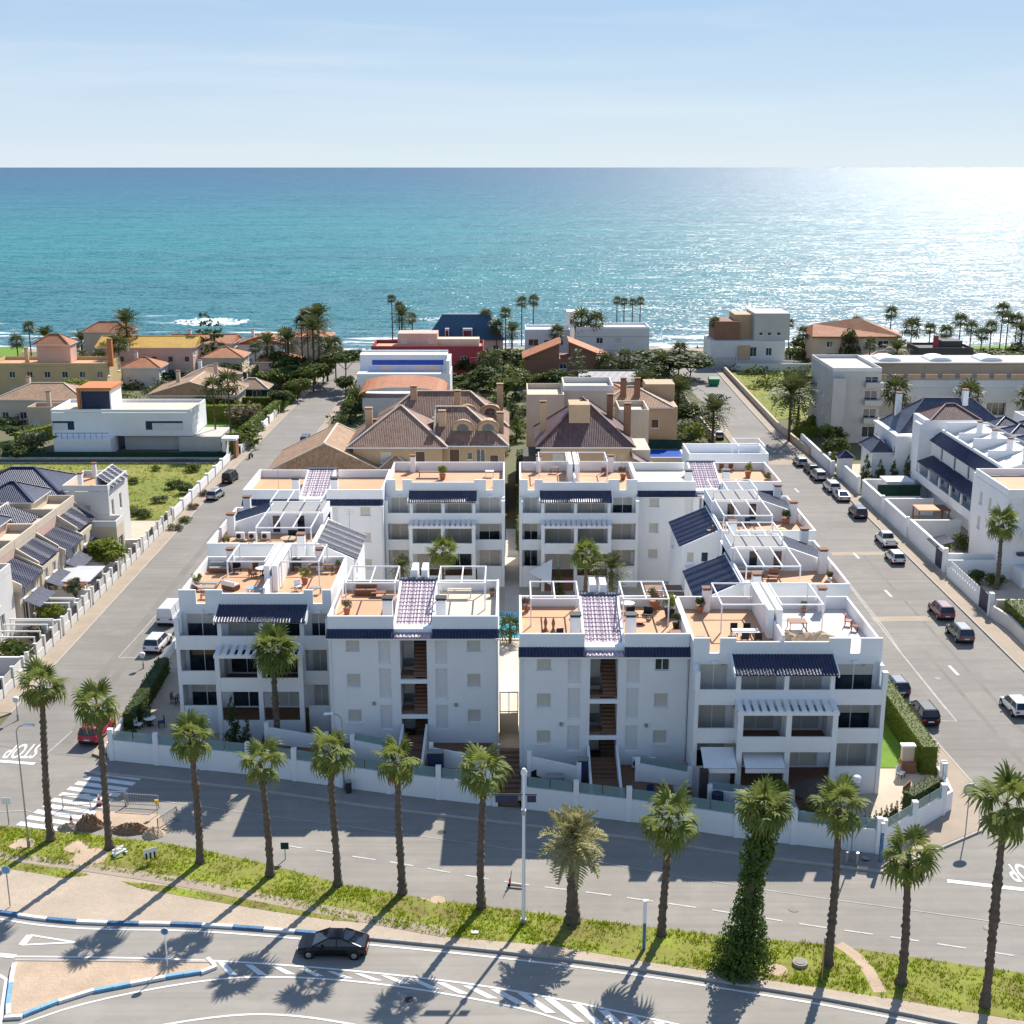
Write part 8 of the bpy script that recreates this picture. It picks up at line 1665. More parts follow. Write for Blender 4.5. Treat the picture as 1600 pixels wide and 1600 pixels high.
 # waste containers
 x, y = G(1115, 602); T = thing('waste_container', 'green waste container at the far end of the right street', 'waste container', (x, y, 0)); MB().add([(-1.0, -.75, .15), (1.0, -.75, .15), (1.0, .75, .15), (-1.0, .75, .15), (-1.2, -.9, 1.5), (1.2, -.9, 1.5), (1.2, .9, 1.5), (-1.2, .9, 1.5)], [(0, 3, 2, 1), (4, 5, 6, 7), (0, 1, 5, 4), (1, 2, 6, 5), (2, 3, 7, 6), (3, 0, 4, 7)]).build('bin', M['green_plastic'], T, world=False)
 MB().add([(-1.22, -.95, 1.5), (1.22, -.95, 1.5), (1.22, .95, 1.6), (-1.22, .95, 1.6), (-1.1, 0, 1.95), (1.1, 0, 1.95)], [(0, 1, 5, 4), (2, 3, 4, 5), (1, 2, 5), (3, 0, 4)]).build('lid', M['green_plastic'], T, world=False)
traffic()

# ---------------------------------------------------------------- street furniture
def street_things():
 def lamp(px, pb, pt, label, arm=1.1, side=1, col='metal_grey', t=.07, kind='arm'):
  x, y = G(px, pb); h = ZA(pt, y); T = thing('street_lamp', label, 'street lamp', (x, y, 0), group='street lamps')
  MB().cyl((0, 0, 0), (0, 0, h), t, t * .6, 8).build('pole', M[col], T, world=False); MB().cyl((0, 0, 0), (0, 0, .5), t * 1.7, t * 1.6, 8).build('base', M[col], T, world=False)
  if kind == 'arm':
   mb = MB(); pr = None
   for k in range(7):
    a = math.pi * k / 12; p = (side * arm * .5 * (1 - math.cos(a)) * 1.2, 0, h + .55 * math.sin(a))
    if pr: mb.cyl(pr, p, t * .55, n=6)
    pr = p
   mb.build('arm', M[col], T, world=False); MB().add([(pr[0], -.09, pr[2]), (pr[0] + side * .75, -.14, pr[2] - .06), (pr[0] + side * .75, .14, pr[2] - .06), (pr[0], .09, pr[2]), (pr[0], -.07, pr[2] + .1), (pr[0] + side * .7, -.1, pr[2] + .07), (pr[0] + side * .7, .1, pr[2] + .07), (pr[0], .07, pr[2] + .1)],
    [(0, 3, 2, 1), (4, 5, 6, 7), (0, 1, 5, 4), (1, 2, 6, 5), (2, 3, 7, 6), (3, 0, 4, 7)]).build('lamp_head', M['metal_white'], T, world=False)
  else:
   MB().lathe([(.06, 0), (.22, .12), (.26, .3), (.16, .46), (.02, .5)], (0, 0, h), 10).build('lamp_head', M['lamp_clear'], T, world=False); MB().lathe([(.28, 0), (.2, .12), (.02, .18)], (0, 0, h + .42), 10).build('cap', M['metal_white'], T, world=False)
  return T
 lamp(45, 1323, 1145, 'thin grey street lamp on the verge by the leftmost palm', .9, 1); lamp(538, 1236, 1126, 'white-headed street lamp on the pavement before the left block', 1.0, -1); lamp(1329, 1347, 1224, 'street lamp with globe head on the corner pavement', kind='globe', t=.06); lamp(224, 1044, 1028, 'small white globe lamp beside the white parked car', kind='globe', t=.05); lamp(1294, 745, 712, 'small globe lamp behind the farther parked cars', kind='globe', t=.05)
 lamp(28, 1125, 1098, 'globe lamp at the left edge beside the ragged shrub', kind='globe', t=.05)
 # tall white mast with loudspeakers
 x, y = G(818, 1442); h = ZA(1212, y); T = thing('mast', 'tall white mast with dark panels and camera box at its top', 'mast', (x, y, 0)); MB().cyl((0, 0, 0), (0, 0, h), .13, .085, 10).build('pole', M['metal_white'], T, world=False); MB().cyl((0, 0, 0), (0, 0, .3), .2, .2, 10).build('base', M['metal_grey'], T, world=False)
 MB().lathe([(.12, 0), (.2, .1), (.2, .3), (.1, .48)], (0, 0, h), 10).build('camera_dome', M['metal_white'], T, world=False); MB().box(-1.9, .8, -.03, .03, h - 1.3, h - 1.22).build('cross_arm', M['metal_dark'], T, world=False)
 for a, b in ((-1.75, -.35), (.2, .75)): MB().box(a, b, -.09, -.035, h - 1.75, h - 1.32).build('panel', M['navy_metal'], T, world=False)
 MB().box(-.14, .14, -.16, .16, h - 2.6, h - 2.3).build('junction_box', M['metal_grey'], T, world=False)
 def sign(px, pb, pt, label, shape, face, back='metal_grey', name='road_sign', w=.6, hh=.6, rz=0, cat='sign', pole='metal_grey'):
  x, y = G(px, pb); h = max(.8, ZA(pt, y)); T = thing(name, label, cat, (x, y, 0), rz, group=None); MB().cyl((0, 0, 0), (0, 0, h - (.1 if shape == 'round' else 0)), .04, n=6).build('pole', M[pole], T, world=False)
  if shape == 'round': MB().cyl((0, -.06, h - w / 2), (0, -.035, h - w / 2), w / 2, n=18).build('plate', M[face], T, world=False); MB().cyl((0, -.075, h - w / 2), (0, -.062, h - w / 2), w / 2 * .78, n=18).build('disc', M[back], T, world=False)
  elif shape == 'board': MB().box(-w / 2, w / 2, -.07, -.042, h - hh, h).build('plate', M[face], T, world=False)
  return T
 sign(1508, 1306, 1224, 'grey-backed round sign on a post at the right corner', 'round', 'metal_grey', w=.95); sign(16, 1416, 1352, 'round sign with pale back at the gravel edge on the left', 'round', 'metal_white', 'light_blue_paint', w=.62); sign(262, 1512, 1449, 'small blue keep-right sign on the traffic island', 'round', 'metal_white', 'blue_paint', w=.5, pole='metal_white')
 sign(14, 1288, 1246, 'white street board on a thin post at the left road edge', 'board', 'metal_white', w=.7, hh=.5); sign(446, 1342, 1316, 'small dark green sign plate behind the fourth palm', 'board', 'green_netting', w=.55, hh=.5); sign(1284, 1532, 1466, 'pale yellow marker post beside the right palms', 'post', 'yellow_plastic', pole='light_wood')
 T = sign(236, 1346, 1325, 'white striped board leaning on the verge', 'board', 'metal_white', w=.9, hh=.55, rz=.5, cat='board', name='striped_board')
 for k in range(3): MB().box(-.36 + .28 * k, -.24 + .28 * k, -.085, -.072, .25, .72).build('stripe', M['metal_dark'], T, world=False)
 x, y = G(1006, 1482); T = thing('info_totem', 'white and blue square totem post on the verge', 'totem', (x, y, 0)); hh = ZA(1408, y); MB().box(-.09, .09, -.09, .09, 0, hh * .55).build('lower_post', M['blue_paint'], T, world=False); MB().box(-.10, .10, -.10, .10, hh * .552, hh).build('upper_post', M['metal_white'], T, world=False); MB().box(-.14, .2, -.12, .12, hh + .002, hh + .06).build('top_plate', M['metal_white'], T, world=False)
 x, y = G(1375, 1348); T = thing('bus_stop_post', 'blue and white post on the corner pavement', 'post', (x, y, .1)); hh = ZA(1288, y); MB().box(-.1, .1, -.1, .1, 0, hh - .7).build('lower_post', M['blue_paint'], T, world=False); MB().box(-.11, .11, -.11, .11, hh - .698, hh).build('upper_post', M['metal_white'], T, world=False)
 for px, py, lab in ((1322, 1352, 'low grey bollard beside the corner globe lamp, left'), (1338, 1354, 'low grey bollard beside the corner globe lamp, right'), (1352, 1345, 'dark drain box at the corner pavement'), (545, 1240, 'dark litter bin at the foot of the white-headed lamp')):
  x, y = G(px, py); T = thing('litter_bin' if 'bin' in lab else 'drain_box' if 'box' in lab else 'bollard', lab, 'bin' if 'bin' in lab else 'box' if 'box' in lab else 'bollard', (x, y, .1)); MB().cyl((0, 0, 0), (0, 0, .9 if 'box' not in lab else .1), .12 if 'bollard' in lab else .24, n=10).build('body', M['metal_dark' if 'dark' in lab else 'metal_grey'], T, world=False); MB().cyl((0, 0, .902 if 'box' not in lab else .102), (0, 0, .96 if 'box' not in lab else .14), .14 if 'bollard' in lab else .26, n=10).build('cap', M['metal_grey'], T, world=False)
 x, y = G(1250, 1506); T = thing('manhole', 'round concrete manhole ring in the verge grass', 'manhole', (x, y, 0)); MB().cyl((0, 0, -.05), (0, 0, .16), .48, .45, 18).build('ring', M['pavement'], T, world=False); MB().cyl((0, 0, .161), (0, 0, .19), .33, n=16).build('lid', M['pavement_grey'], T, world=False)
 x, y = G(187, 1334); T = thing('concrete_frame', 'white broken concrete frame lying in the grass at the second palm', 'debris', (x, y, 0), .6)
 for a, b in (((-.4, -.3, .1), (-.4, .3, .1)), ((.4, -.3, .1), (.4, .3, .1)), ((-.4, -.3, .2), (.4, -.3, .35)), ((-.4, .3, .2), (.4, .3, .35)), ((-.3, -.2, .5), (.3, .25, .15)), ((-.35, 0, .1), (-.1, .1, .6))): MB().beam(a, b, .12, .12).build('bar', M['white_trim'], T, world=False)
 x, y = G(742, 1457); tag(MB().box(x - .22, x + .22, y - .14, y + .14, 0, .05).build('stone_slab', M['white_trim']), 'small white slab lying in the grass below the white mast', 'slab')
 # the trench works
 r = random.Random(9)
 def heap(px, py, w, d, h, label, m='dirt'):
  x, y = G(px, py); nx, ny = 22, 14; mb = MB(); P = []
  for j in range(ny + 1):
   for i in range(nx + 1):
    u, v = i / nx * 2 - 1, j / ny * 2 - 1; e = max(0, 1 - u * u - v * v); P.append((x + u * w / 2, y + v * d / 2, -.06 + h * e ** .8 * (1 + r.uniform(-.3, .3)) + (r.uniform(0, .06) if e > 0 else 0)))
  mb.add(P, [(j * (nx + 1) + i, j * (nx + 1) + i + 1, (j + 1) * (nx + 1) + i + 1, (j + 1) * (nx + 1) + i) for j in range(ny) for i in range(nx)]); o = mb.build('soil_heap', M[m]); return tag(o, label, 'soil heap', 'heaps of the trench works')
 heap(140, 1292, 2.2, 1.3, .9, 'brown heap of dug soil left of the second palm'); heap(205, 1298, 3.0, 1.2, .55, 'long low heap of soil right of the second palm'); heap(240, 1304, 1.6, 1.4, .5, 'sandy spoil at the right end of the trench', 'sandy_soil'); heap(108, 1294, 1.8, 1.0, .35, 'rubble heap at the left end of the trench', 'pavement')
 struct('trench', MB().sheet(PX([(150, 1266), (248, 1272), (262, 1296), (150, 1290)]), .012), M['sandy_soil'])
 def barrier(px, py, L_, rz, label):
  x, y = G(px, py); T = thing('site_barrier', label, 'barrier', (x, y, 0), rz, group='barriers round the trench'); f = MB(); f.box(-L_ / 2, L_ / 2, -.02, .02, 1.0, 1.05); f.box(-L_ / 2, L_ / 2, -.02, .02, .18, .23)
  for s in (-1, 1): f.box(s * L_ / 2 - .025, s * L_ / 2 + .025, -.025, .025, 0, 1.05); f.box(s * L_ / 2 - .03, s * L_ / 2 + .03, -.25, .25, 0, .05)
  f.build('frame', M['metal_grey'], T, world=False); bm = MB().box(-.01, .01, -.01, .01, .23, 1.0).mesh('bar', M['metal_grey'])
  for k in range(14): link('bar', bm, T, (-L_ / 2 + L_ * (k + .5) / 14, 0, 0))
 barrier(222, 1261, 2.6, -.12, 'grey barrier panel on the far side of the trench, right'); barrier(178, 1256, 2.2, -.12, 'grey barrier panel on the far side of the trench, behind the palm'); barrier(120, 1262, 2.0, .1, 'grey barrier panel on the zebra crossing side of the trench'); barrier(262, 1290, 2.0, 1.1, 'fallen-looking barrier panel at the right end of the trench')
 x, y = G(246, 1274); T = thing('warning_lamp', 'yellow warning lamp on a post above the trench', 'lamp', (x, y, 0)); MB().cyl((0, 0, 0), (0, 0, .95), .03, n=6).build('post', M['metal_grey'], T, world=False); MB().box(-.13, .13, -.07, .07, .95, 1.25).build('lamp', M['yellow_plastic'], T, world=False)
 for px, py, lab in ((155, 1258, 'red and white striped cone beside the second palm'), (112, 1290, 'red and white striped post left of the soil heap')):
  x, y = G(px, py); T = thing('traffic_cone', lab, 'cone', (x, y, 0)); 
  for k, (r0, r1) in enumerate(((.17, .14), (.14, .11), (.11, .08), (.08, .05))): MB().cyl((0, 0, .05 + .2 * k), (0, 0, .25 + .2 * k), r0, r1, 10).build('band', M['red_plastic' if k % 2 == 0 else 'paint_white'], T, world=False)
  MB().box(-.22, .22, -.22, .22, 0, .05).build('base', M['black_plastic'], T, world=False)
 for px, py, lab in ((690, 1300, 'iron cover in the shaded front road before the gateway'), (1240, 1420, 'iron cover in the sunlit front road right of the ivy palm'), (1545, 1449, 'pale round cover in the road beside the rightmost palm'), (180, 1130, 'iron cover in the left street mouth by the red car'), (1465, 1060, 'iron cover in the right street near the black car'), (640, 1562, 'iron cover in the lower lane below the hatching')):
  x, y = G(px, py); T = thing('road_cover', lab, 'manhole cover', (x, y, -.03), group='road covers'); MB().cyl((0, 0, 0), (0, 0, .022), .36, n=18).build('ring', M['pavement_grey'], T, world=False); MB().cyl((0, 0, .0225), (0, 0, .028), .29, n=16).build('lid', M['pavement' if 'pale' in lab else 'metal_dark'], T, world=False)
street_things()

# ---------------------------------------------------------------- gardens and roof terraces: furniture, plants
def furnish():
 GR = 'roof terrace furniture'
 def table(x, y, z, m, label, w=.9, d=.6, h=.72, round_=False, name='table'):
  T = thing(name, label, 'table', (x, y, z), group=GR)
  if round_: MB().cyl((0, 0, h - .05), (0, 0, h), w / 2, n=16).build('tabletop', M[m], T, world=False); MB().cyl((0, 0, 0), (0, 0, h - .05), .06, n=8).build('leg', M['metal_dark'], T, world=False); MB().cyl((0, 0, 0), (0, 0, .04), .25, n=10).build('foot', M['metal_dark'], T, world=False)
  else:
   MB().box(-w / 2, w / 2, -d / 2, d / 2, h - .06, h).build('tabletop', M[m], T, world=False)
   for sx in (-1, 1):
    for sy in (-1, 1): MB().box(sx * (w / 2 - .07) - .03, sx * (w / 2 - .07) + .03, sy * (d / 2 - .07) - .03, sy * (d / 2 - .07) + .03, 0, h - .06).build('leg', M[m], T, world=False)
  return T
 def chair(x, y, z, rz, m, label, name='garden_chair', w=.55):
  T = thing(name, label, 'chair', (x, y, z), rz, group=GR); MB().box(-w / 2, w / 2, -w / 2, w / 2, .38, .46).build('seat', M[m], T, world=False); MB().box(-w / 2, w / 2, w / 2 - .07, w / 2, .46, .92).build('backrest', M[m], T, world=False)
  for sx in (-1, 1):
   for sy in (-1, 1): MB().box(sx * (w / 2 - .05) - .025, sx * (w / 2 - .05) + .025, sy * (w / 2 - .05) - .025, sy * (w / 2 - .05) + .025, 0, .38).build('leg', M['metal_dark'], T, world=False)
  return T
 def sofa(x, y, z, rz, m, label, w=1.8):
  T = thing('outdoor_sofa', label, 'sofa', (x, y, z), rz, group=GR); MB().box(-w / 2, w / 2, -.4, .4, .06, .4).build('base', M['wood'], T, world=False); MB().box(-w / 2, w / 2, .28, .42, .402, .82).build('backrest', M[m], T, world=False)
  for k in (-1, 1): MB().box(k * w / 4 - w / 4 + .03, k * w / 4 + w / 4 - .03, -.38, .27, .402, .52).build('cushion', M[m], T, world=False)
  return T
 def lounger(x, y, z, rz, m, label):
  T = thing('sun_lounger', label, 'sun lounger', (x, y, z), rz, group=GR); MB().box(-.32, .32, -.9, .35, .26, .36).build('mattress', M[m], T, world=False); MB().beam((0, .35, .32), (0, .95, .72), .64, .09).build('backrest', M[m], T, world=False)
  for sx in (-1, 1):
   for y_ in (-.75, .3): MB().box(sx * .28 - .03, sx * .28 + .03, y_ - .03, y_ + .03, 0, .26).build('leg', M['metal_white'], T, world=False)
  return T
 def pot(x, y, z, label, m='leaf_mid', s=1.0, pm='clay', kind='bush'):
  T = thing('potted_plant', label, 'plant', (x, y, z), group='potted plants'); MB().lathe([(.16 * s, 0), (.24 * s, .38 * s), (.26 * s, .42 * s)], (0, 0, 0), 10).build('pot', M[pm], T, world=False)
  link('foliage', crown('bush', m, rnd.randrange(3)), T, (0, 0, .42 * s + .32 * s), (0, 0, rnd.uniform(0, 6)), (.42 * s, .42 * s, .5 * s)); return T
 zr = 11.152
 # front left block, left terrace
 sofa(-26.0, 108.6, zr, 0, 'grey_fabric', 'grey sofa against the rear wall of the left roof terrace'); chair(-24.4, 108.4, zr, .3, 'black_plastic', 'black armchair beside the grey roof sofa', 'armchair', .7); lounger(-26.2, 104.6, zr, 1.57, 'grey_fabric', 'grey sun lounger on the far left roof terrace, upper one'); lounger(-26.2, 103.4, zr, 1.57, 'grey_fabric', 'grey sun lounger on the far left roof terrace, lower one')
 table(-22.0, 107.6, zr, 'white_fabric', 'round pale table under the left roof frame', 1.2, round_=True)
 for a in range(4): chair(-22.0 + 1.0 * math.cos(a * 1.57 + .7), 107.6 + 1.0 * math.sin(a * 1.57 + .7), zr, a * 1.57 + .7 - 1.57, 'wood', 'brown chair at the round pale roof table, ' + ('rear right', 'rear left', 'front left', 'front right')[a])
 table(-21.4, 102.0, zr, 'light_blue_paint', 'pale blue bench-table with dark base near the left roof edge', 1.7, .7); sofa(-24.0, 103.8, zr, 2.6, 'white_fabric', 'white two-seat bench in the middle of the left roof terrace', 1.4); table(-25.6, 101.3, zr, 'wood', 'low brown table by the notch of the left roof edge', .8, .5, .4)
 pot(-26.9, 104.0, zr, 'yellow-green plant in a pot by the left roof parapet', 'leaf_light', 1.2); pot(-17.9, 105.2, zr, 'yellow-green plant in a clay pot at the party wall corner', 'leaf_light', 1.3); pot(-15.4, 108.8, zr, 'small green pot plant at the rear right of the left terrace', 'leaf_mid', 1.0)
 table(-16.6, 102.6, zr, 'grey_fabric', 'grey chest by the front parapet of the left roof terrace', 1.0, .6, .6, name='storage_chest'); chair(-18.2, 103.4, zr, .4, 'metal_white', 'white chair by the party wall of the left roof terrace'); table(-17.0, 108.6, zr, 'wood', 'long brown rail table at the rear of the left terrace', 2.2, .6)
 x = -19.2; T = thing('gas_grill', 'black grill with chimney hood behind the left party wall', 'grill', (x, 109.0, zr)); MB().box(-.4, .4, -.3, .3, .5, .95).build('grill_box', M['metal_dark'], T, world=False); MB().lathe([(.42, 0), (.36, .22), (.1, .32)], (0, 0, .951), 10).build('lid', M['metal_dark'], T, world=False)
 for sx in (-1, 1): MB().box(sx * .34 - .03, sx * .34 + .03, -.25, .25, 0, .5).build('leg', M['metal_dark'], T, world=False)
 # stair block left
 pot(-13.3, 97.4, zr, 'red-brown planter by the left stair-block parapet', 'leaf_autumn', 1.2); table(-11.2, 101.9, zr, 'wood', 'low brown coffee table at the rear of the left stair roof', 1.2, .7, .4); sofa(-12.3, 102.4, zr, 0, 'brown_stucco', 'brown sofa at the rear of the left stair roof'); pot(-1.7, 101.8, zr, 'small red pot at the right end of the pale roof', 'leaf_autumn', .8); table(-4.4, 101.6, zr, 'pale_floor', 'pale table against the rear wall of the pale roof', 2.0, .7)
 # right stair block
 for k, (dx, dy) in enumerate(((2.6, 93.6), (3.2, 93.4))):
  T = thing('sculpture', ('left rust-coloured garden sculpture on the right stair roof', 'right rust-coloured garden sculpture on the right stair roof')[k], 'sculpture', (dx, dy, zr)); MB().lathe([(.2, 0), (.16, .1), (.08, .35), (.15, .7), (.05, 1.15)], (0, 0, 0), 8).build('figure', M['brown_stucco'], T, world=False); MB().box(-.25, .25, -.25, .25, -.001, .06).build('base', M['wood'], T, world=False)
 table(2.9, 91.4, zr, 'metal_dark', 'dark low table near the front parapet of the right stair roof', 1.2, .6, .4); chair(3.7, 91.5, zr, .2, 'black_plastic', 'black stool beside the dark low table'); pot(1.2, 98.2, zr, 'clay pot in the rear left corner of the right stair roof', 'leaf_autumn', 1.1)
 table(9.4, 98.2, zr, 'white_fabric', 'white round table with lamp at the rear of the right stair roof', 1.1, round_=True); chair(9.6, 96.4, zr, .4, 'black_plastic', 'left of two black bucket chairs on the right stair roof', 'armchair', .75); chair(10.8, 96.4, zr, -.3, 'black_plastic', 'right of two black bucket chairs on the right stair roof', 'armchair', .75); table(10.1, 95.2, zr, 'terracotta_floor', 'round terracotta rug table in front of the bucket chairs', 1.0, round_=True, h=.3)
 pot(12.6, 96.8, zr, 'bright yellow-green shrub in a large pot beside the party parapet', 'leaf_light', 1.9, 'metal_dark'); pot(11.6, 98.6, zr, 'brown-leaved plant at the rear of the right stair roof', 'leaf_autumn', 1.7); pot(12.8, 94.2, zr, 'dark pot with low plant on the right stair roof', 'leaf_dark', 1.2, 'metal_dark'); table(12.5, 92.2, zr, 'wood', 'brown crate table by the right parapet of the stair roof', .9, .7, .5)
 # right terrace unit
 table(17.8, 91.8, zr, 'white_fabric', 'long white table under the right roof frame', 2.0, .9)
 for k in range(4): chair(17.1 + .5 * k, 91.0 if k % 2 else 92.7, zr, math.pi if k % 2 else 0, 'black_plastic', ('rear-left', 'front-left', 'rear-right', 'front-right')[k] + ' black dining chair at the long white roof table')
 table(14.0, 90.4, zr, 'beige_fabric', 'beige square cupboard at the left of the right terrace', .9, .8, .9, name='cupboard'); pot(15.2, 97.9, zr, 'dark green pot plant at the rear of the right terrace', 'leaf_dark', 1.3)
 T = thing('folded_canopy', 'beige folded canopy and covered sofa set on the white terrace', 'canopy', (22.4, 91.4, zr)); r = random.Random(4)
 for k, (a, b, c, w) in enumerate(((-1.4, .6, .5, 1.0), (-.2, .1, .65, 1.2), (1.1, -.4, .8, 1.6), (.4, .7, .4, 1.4))):
  mb = MB(); n = 7; P = [(a + (i / n - .5) * w * 1.6, b + (j / n - .5) * w, c * max(0, 1 - ((i / n - .5) ** 2 + (j / n - .5) ** 2) * 3.4) * (1 + r.uniform(-.25, .25)) + .02) for j in range(n + 1) for i in range(n + 1)]; mb.add(P, [(j * (n + 1) + i, j * (n + 1) + i + 1, (j + 1) * (n + 1) + i + 1, (j + 1) * (n + 1) + i) for j in range(n) for i in range(n)]); mb.build('cover', M['beige_fabric'], T, world=False)
 table(22.2, 94.0, zr, 'wood', 'square brown table on the white terrace', 1.4, 1.1); pot(23.6, 97.9, zr, 'orange pot on the rear wall of the white terrace', 'leaf_autumn', .9); chair(26.4, 94.8, zr, 1.2, 'red_plastic', 'red chair at the right parapet of the white terrace'); chair(26.6, 93.6, zr, 1.2, 'brown_stucco', 'brown chair at the right parapet of the white terrace')
 # mid houses
 table(-21.3, 117.0, zr, 'beige_fabric', 'round beige table on the left mid roof terrace', 1.5, round_=True); chair(-21.2, 118.6, zr, 0, 'black_plastic', 'black armchair behind the round beige table', 'armchair', .9)
 pot(-27.0, 116.0, zr, 'green pot plant at the left end of the left mid terrace', 'leaf_mid', 1.1); pot(-25.2, 115.2, zr, 'dry plant by the parapet of the left mid terrace', 'leaf_autumn', 1.0)
 for k in range(3):
  x = -26.3 + 1.25 * k; T = thing('air_conditioner', ('left', 'middle', 'right')[k] + ' white air conditioner unit on the left mid roof', 'air conditioner', (x, 118.9, zr), group='air conditioners on the left mid roof'); MB().box(-.42, .42, -.17, .17, .05, .72).build('case', M['metal_white'], T, world=False); MB().cyl((-.12, -.19, .38), (-.12, -.175, .38), .24, n=14).build('fan', M['metal_dark'], T, world=False)
 T = thing('ball_chair', 'yellow round lounge chair on the farther right mid terrace', 'chair', (26.2, 119.4, zr)); MB().lathe([(.1, 0), (.5, .2), (.62, .55), (.5, .85), (.3, .98)], (0, 0, 0), 14).build('shell', M['yellow_plastic'], T, world=False); MB().cyl((0, 0, -.001), (0, 0, .03), .3, n=12).build('foot', M['metal_dark'], T, world=False)
 sofa(21.4, 123.6, zr, 0, 'grey_fabric', 'grey sofa under the frame of the farther right mid terrace', 2.0); chair(23.6, 123.4, zr, 0, 'navy_fabric', 'navy chair beside the grey sofa on the farther right mid terrace'); chair(19.4, 120.6, zr, -1.5, 'wood', 'brown chair at the left of the farther right mid terrace'); table(21.4, 121.6, zr, 'wood', 'brown table under the frame of the farther right mid terrace', 1.4, .8); pot(27.6, 124.4, zr, 'dark shrub in a pot at the street end of the farther right mid terrace', 'leaf_dark', 1.5)
 sofa(21.0, 107.4, zr, 0, 'grey_fabric', 'dark grey sofa under the frame of the nearer right mid terrace', 2.2); table(20.6, 104.6, zr, 'white_fabric', 'white low table on the nearer right mid terrace', 1.3, .7, .4); chair(22.8, 106.4, zr, -.3, 'brown_stucco', 'brown wicker chair on the nearer right mid terrace', 'armchair', .9); pot(21.6, 103.0, zr, 'yellow flowers in a trough on the nearer right mid terrace', 'flower', .8); pot(26.6, 103.2, zr, 'reddish potted plant on the nearer right mid terrace', 'leaf_autumn', .9); pot(27.5, 105.6, zr, 'white-potted plant at the street end of the nearer right mid terrace', 'leaf_dark', 1.0, 'paint_white')
 # back blocks
 table(-9.5, 144.5, zr, 'wood', 'long brown table on the back left roof', 2.6, .8); pot(-8.0, 143.5, zr, 'tall green pot plant on the back left roof', 'leaf_light', 1.6); table(-2.6, 144.8, zr, 'white_fabric', 'white table on the back left roof', 1.0, .7); chair(-1.8, 140.0, zr, 1.2, 'metal_white', 'white chair near the right edge of the back left roof')
 table(5.0, 146.6, zr, 'wood', 'small brown table at the rear of the back right roof', 1.0, .6); chair(10.8, 145.4, zr, .5, 'brown_stucco', 'brown chair on the back right roof'); pot(12.8, 143.5, zr, 'brown shrub in a pot on the back right roof', 'leaf_autumn', 1.5); pot(27.4, 144.6, zr, 'palm-like pot plant on the far right roof', 'leaf_light', 1.6); pot(28.9, 141.0, zr, 'green pot plant at the corner of the far right roof', 'leaf_mid', 1.4)
 for k in range(4): chair(22.6 + 1.1 * k, 147.4, zr, 0, 'wood', ('first', 'second', 'third', 'last')[k] + ' brown chair in the row at the rear of the far right roof')
 # ground gardens at the left
 GR = 'garden furniture'
 table(-28.6, 103.8, .62, 'metal_dark', 'dark garden table beside the left block', 1.6, .9)
 for k, (a, b, c) in enumerate(((-29.6, 104.0, 1.5), (-27.9, 104.6, -1.2), (-28.8, 105.0, 0))): chair(a, b, .62, c, 'wood', ('left', 'right', 'rear')[k] + ' brown chair at the dark garden table')
 table(-30.4, 99.2, .62, 'white_fabric', 'white round garden table in the left corner garden', 1.0, round_=True); chair(-29.4, 99.0, .62, -1.2, 'navy_fabric', 'dark blue chair at the white round garden table'); chair(-31.2, 98.6, .62, 1.4, 'metal_white', 'white chair at the white round garden table'); table(-29.6, 95.0, .62, 'white_fabric', 'small pale table close to the glass corner wall', .9, .7); table(-27.6, 97.8, .62, 'metal_dark', 'dark folding rack in the left corner garden', .9, .5, .6, name='folding_rack')
 hedge(-31.9, 98.4, -32.3, 111, 1.1, 1.5, 'dark hedge inside the low wall along the left street', 'leaf_dark', z=.6)
 for x, y, h, w, lab in ((-30.8, 99.9, 1.6, 1.6, 'pale shrub at the corner of the left garden'), (-31.4, 96.4, 1.2, 1.6, 'dark plant at the glass corner wall')): tree(x, y, h, w, lab, 'bush', 'leaf_olive' if 'pale' in lab else 'leaf_dark', 'garden shrubs of the complex', z=.6)
 tree(-22.4, 94.6, 4.6, 1.7, 'dark slim cypress in front of the left block', 'cone', 'leaf_dark', 'garden shrubs of the complex', z=.6); tree(-21.2, 94.2, 3.0, 1.2, 'second lower cypress in front of the left block', 'cone', 'leaf_dark', 'garden shrubs of the complex', z=.6); tree(-26.2, 95.6, 2.2, 1.8, 'round dark shrub at the left block column', 'bush', 'leaf_dark', 'garden shrubs of the complex', z=.6)
 T = thing('garden_gate', 'dark blue gate with stone flanks left of the left stairs', 'gate', (-13.4, 91.2, .5)); MB().box(-13.9, -12.9, 91.1, 91.2, .5, 2.6).build('leaf', M['navy_metal'], T); MB().box(-14.1, -13.92, 91.0, 91.3, .5, 2.9).build('pillar', M['white_trim'], T)
 T = thing('garden_gate', 'navy garden cabinet right of the left stairs', 'cabinet', (-5.8, 89.0, 1.45)); MB().box(-6.4, -5.2, 88.8, 89.3, 1.45, 3.1).build('leaf', M['navy_metal'], T); MB().box(-6.45, -5.15, 88.75, 89.35, 3.102, 3.2).build('top', M['metal_grey'], T)
 T = thing('garden_cabinet', 'navy cabinet between the right stairs and the awning bay', 'cabinet', (5.0, 87.6, 1.45)); MB().box(4.9, 5.7, 87.3, 87.8, 1.45, 3.2).build('leaf', M['navy_metal'], T); MB().box(4.85, 5.75, 87.25, 87.85, 3.202, 3.3).build('top', M['metal_grey'], T)
 T = thing('garden_cabinet', 'tall dark cabinet and barrel beside the awning bay', 'cabinet', (13.9, 84.6, 1.1)); MB().box(13.6, 14.2, 84.2, 84.8, 1.1, 3.9).build('leaf', M['metal_dark'], T); MB().cyl((14.8, 83.6, 1.1), (14.8, 83.6, 2.5), .42, n=12).build('barrel', M['navy_metal'], T)
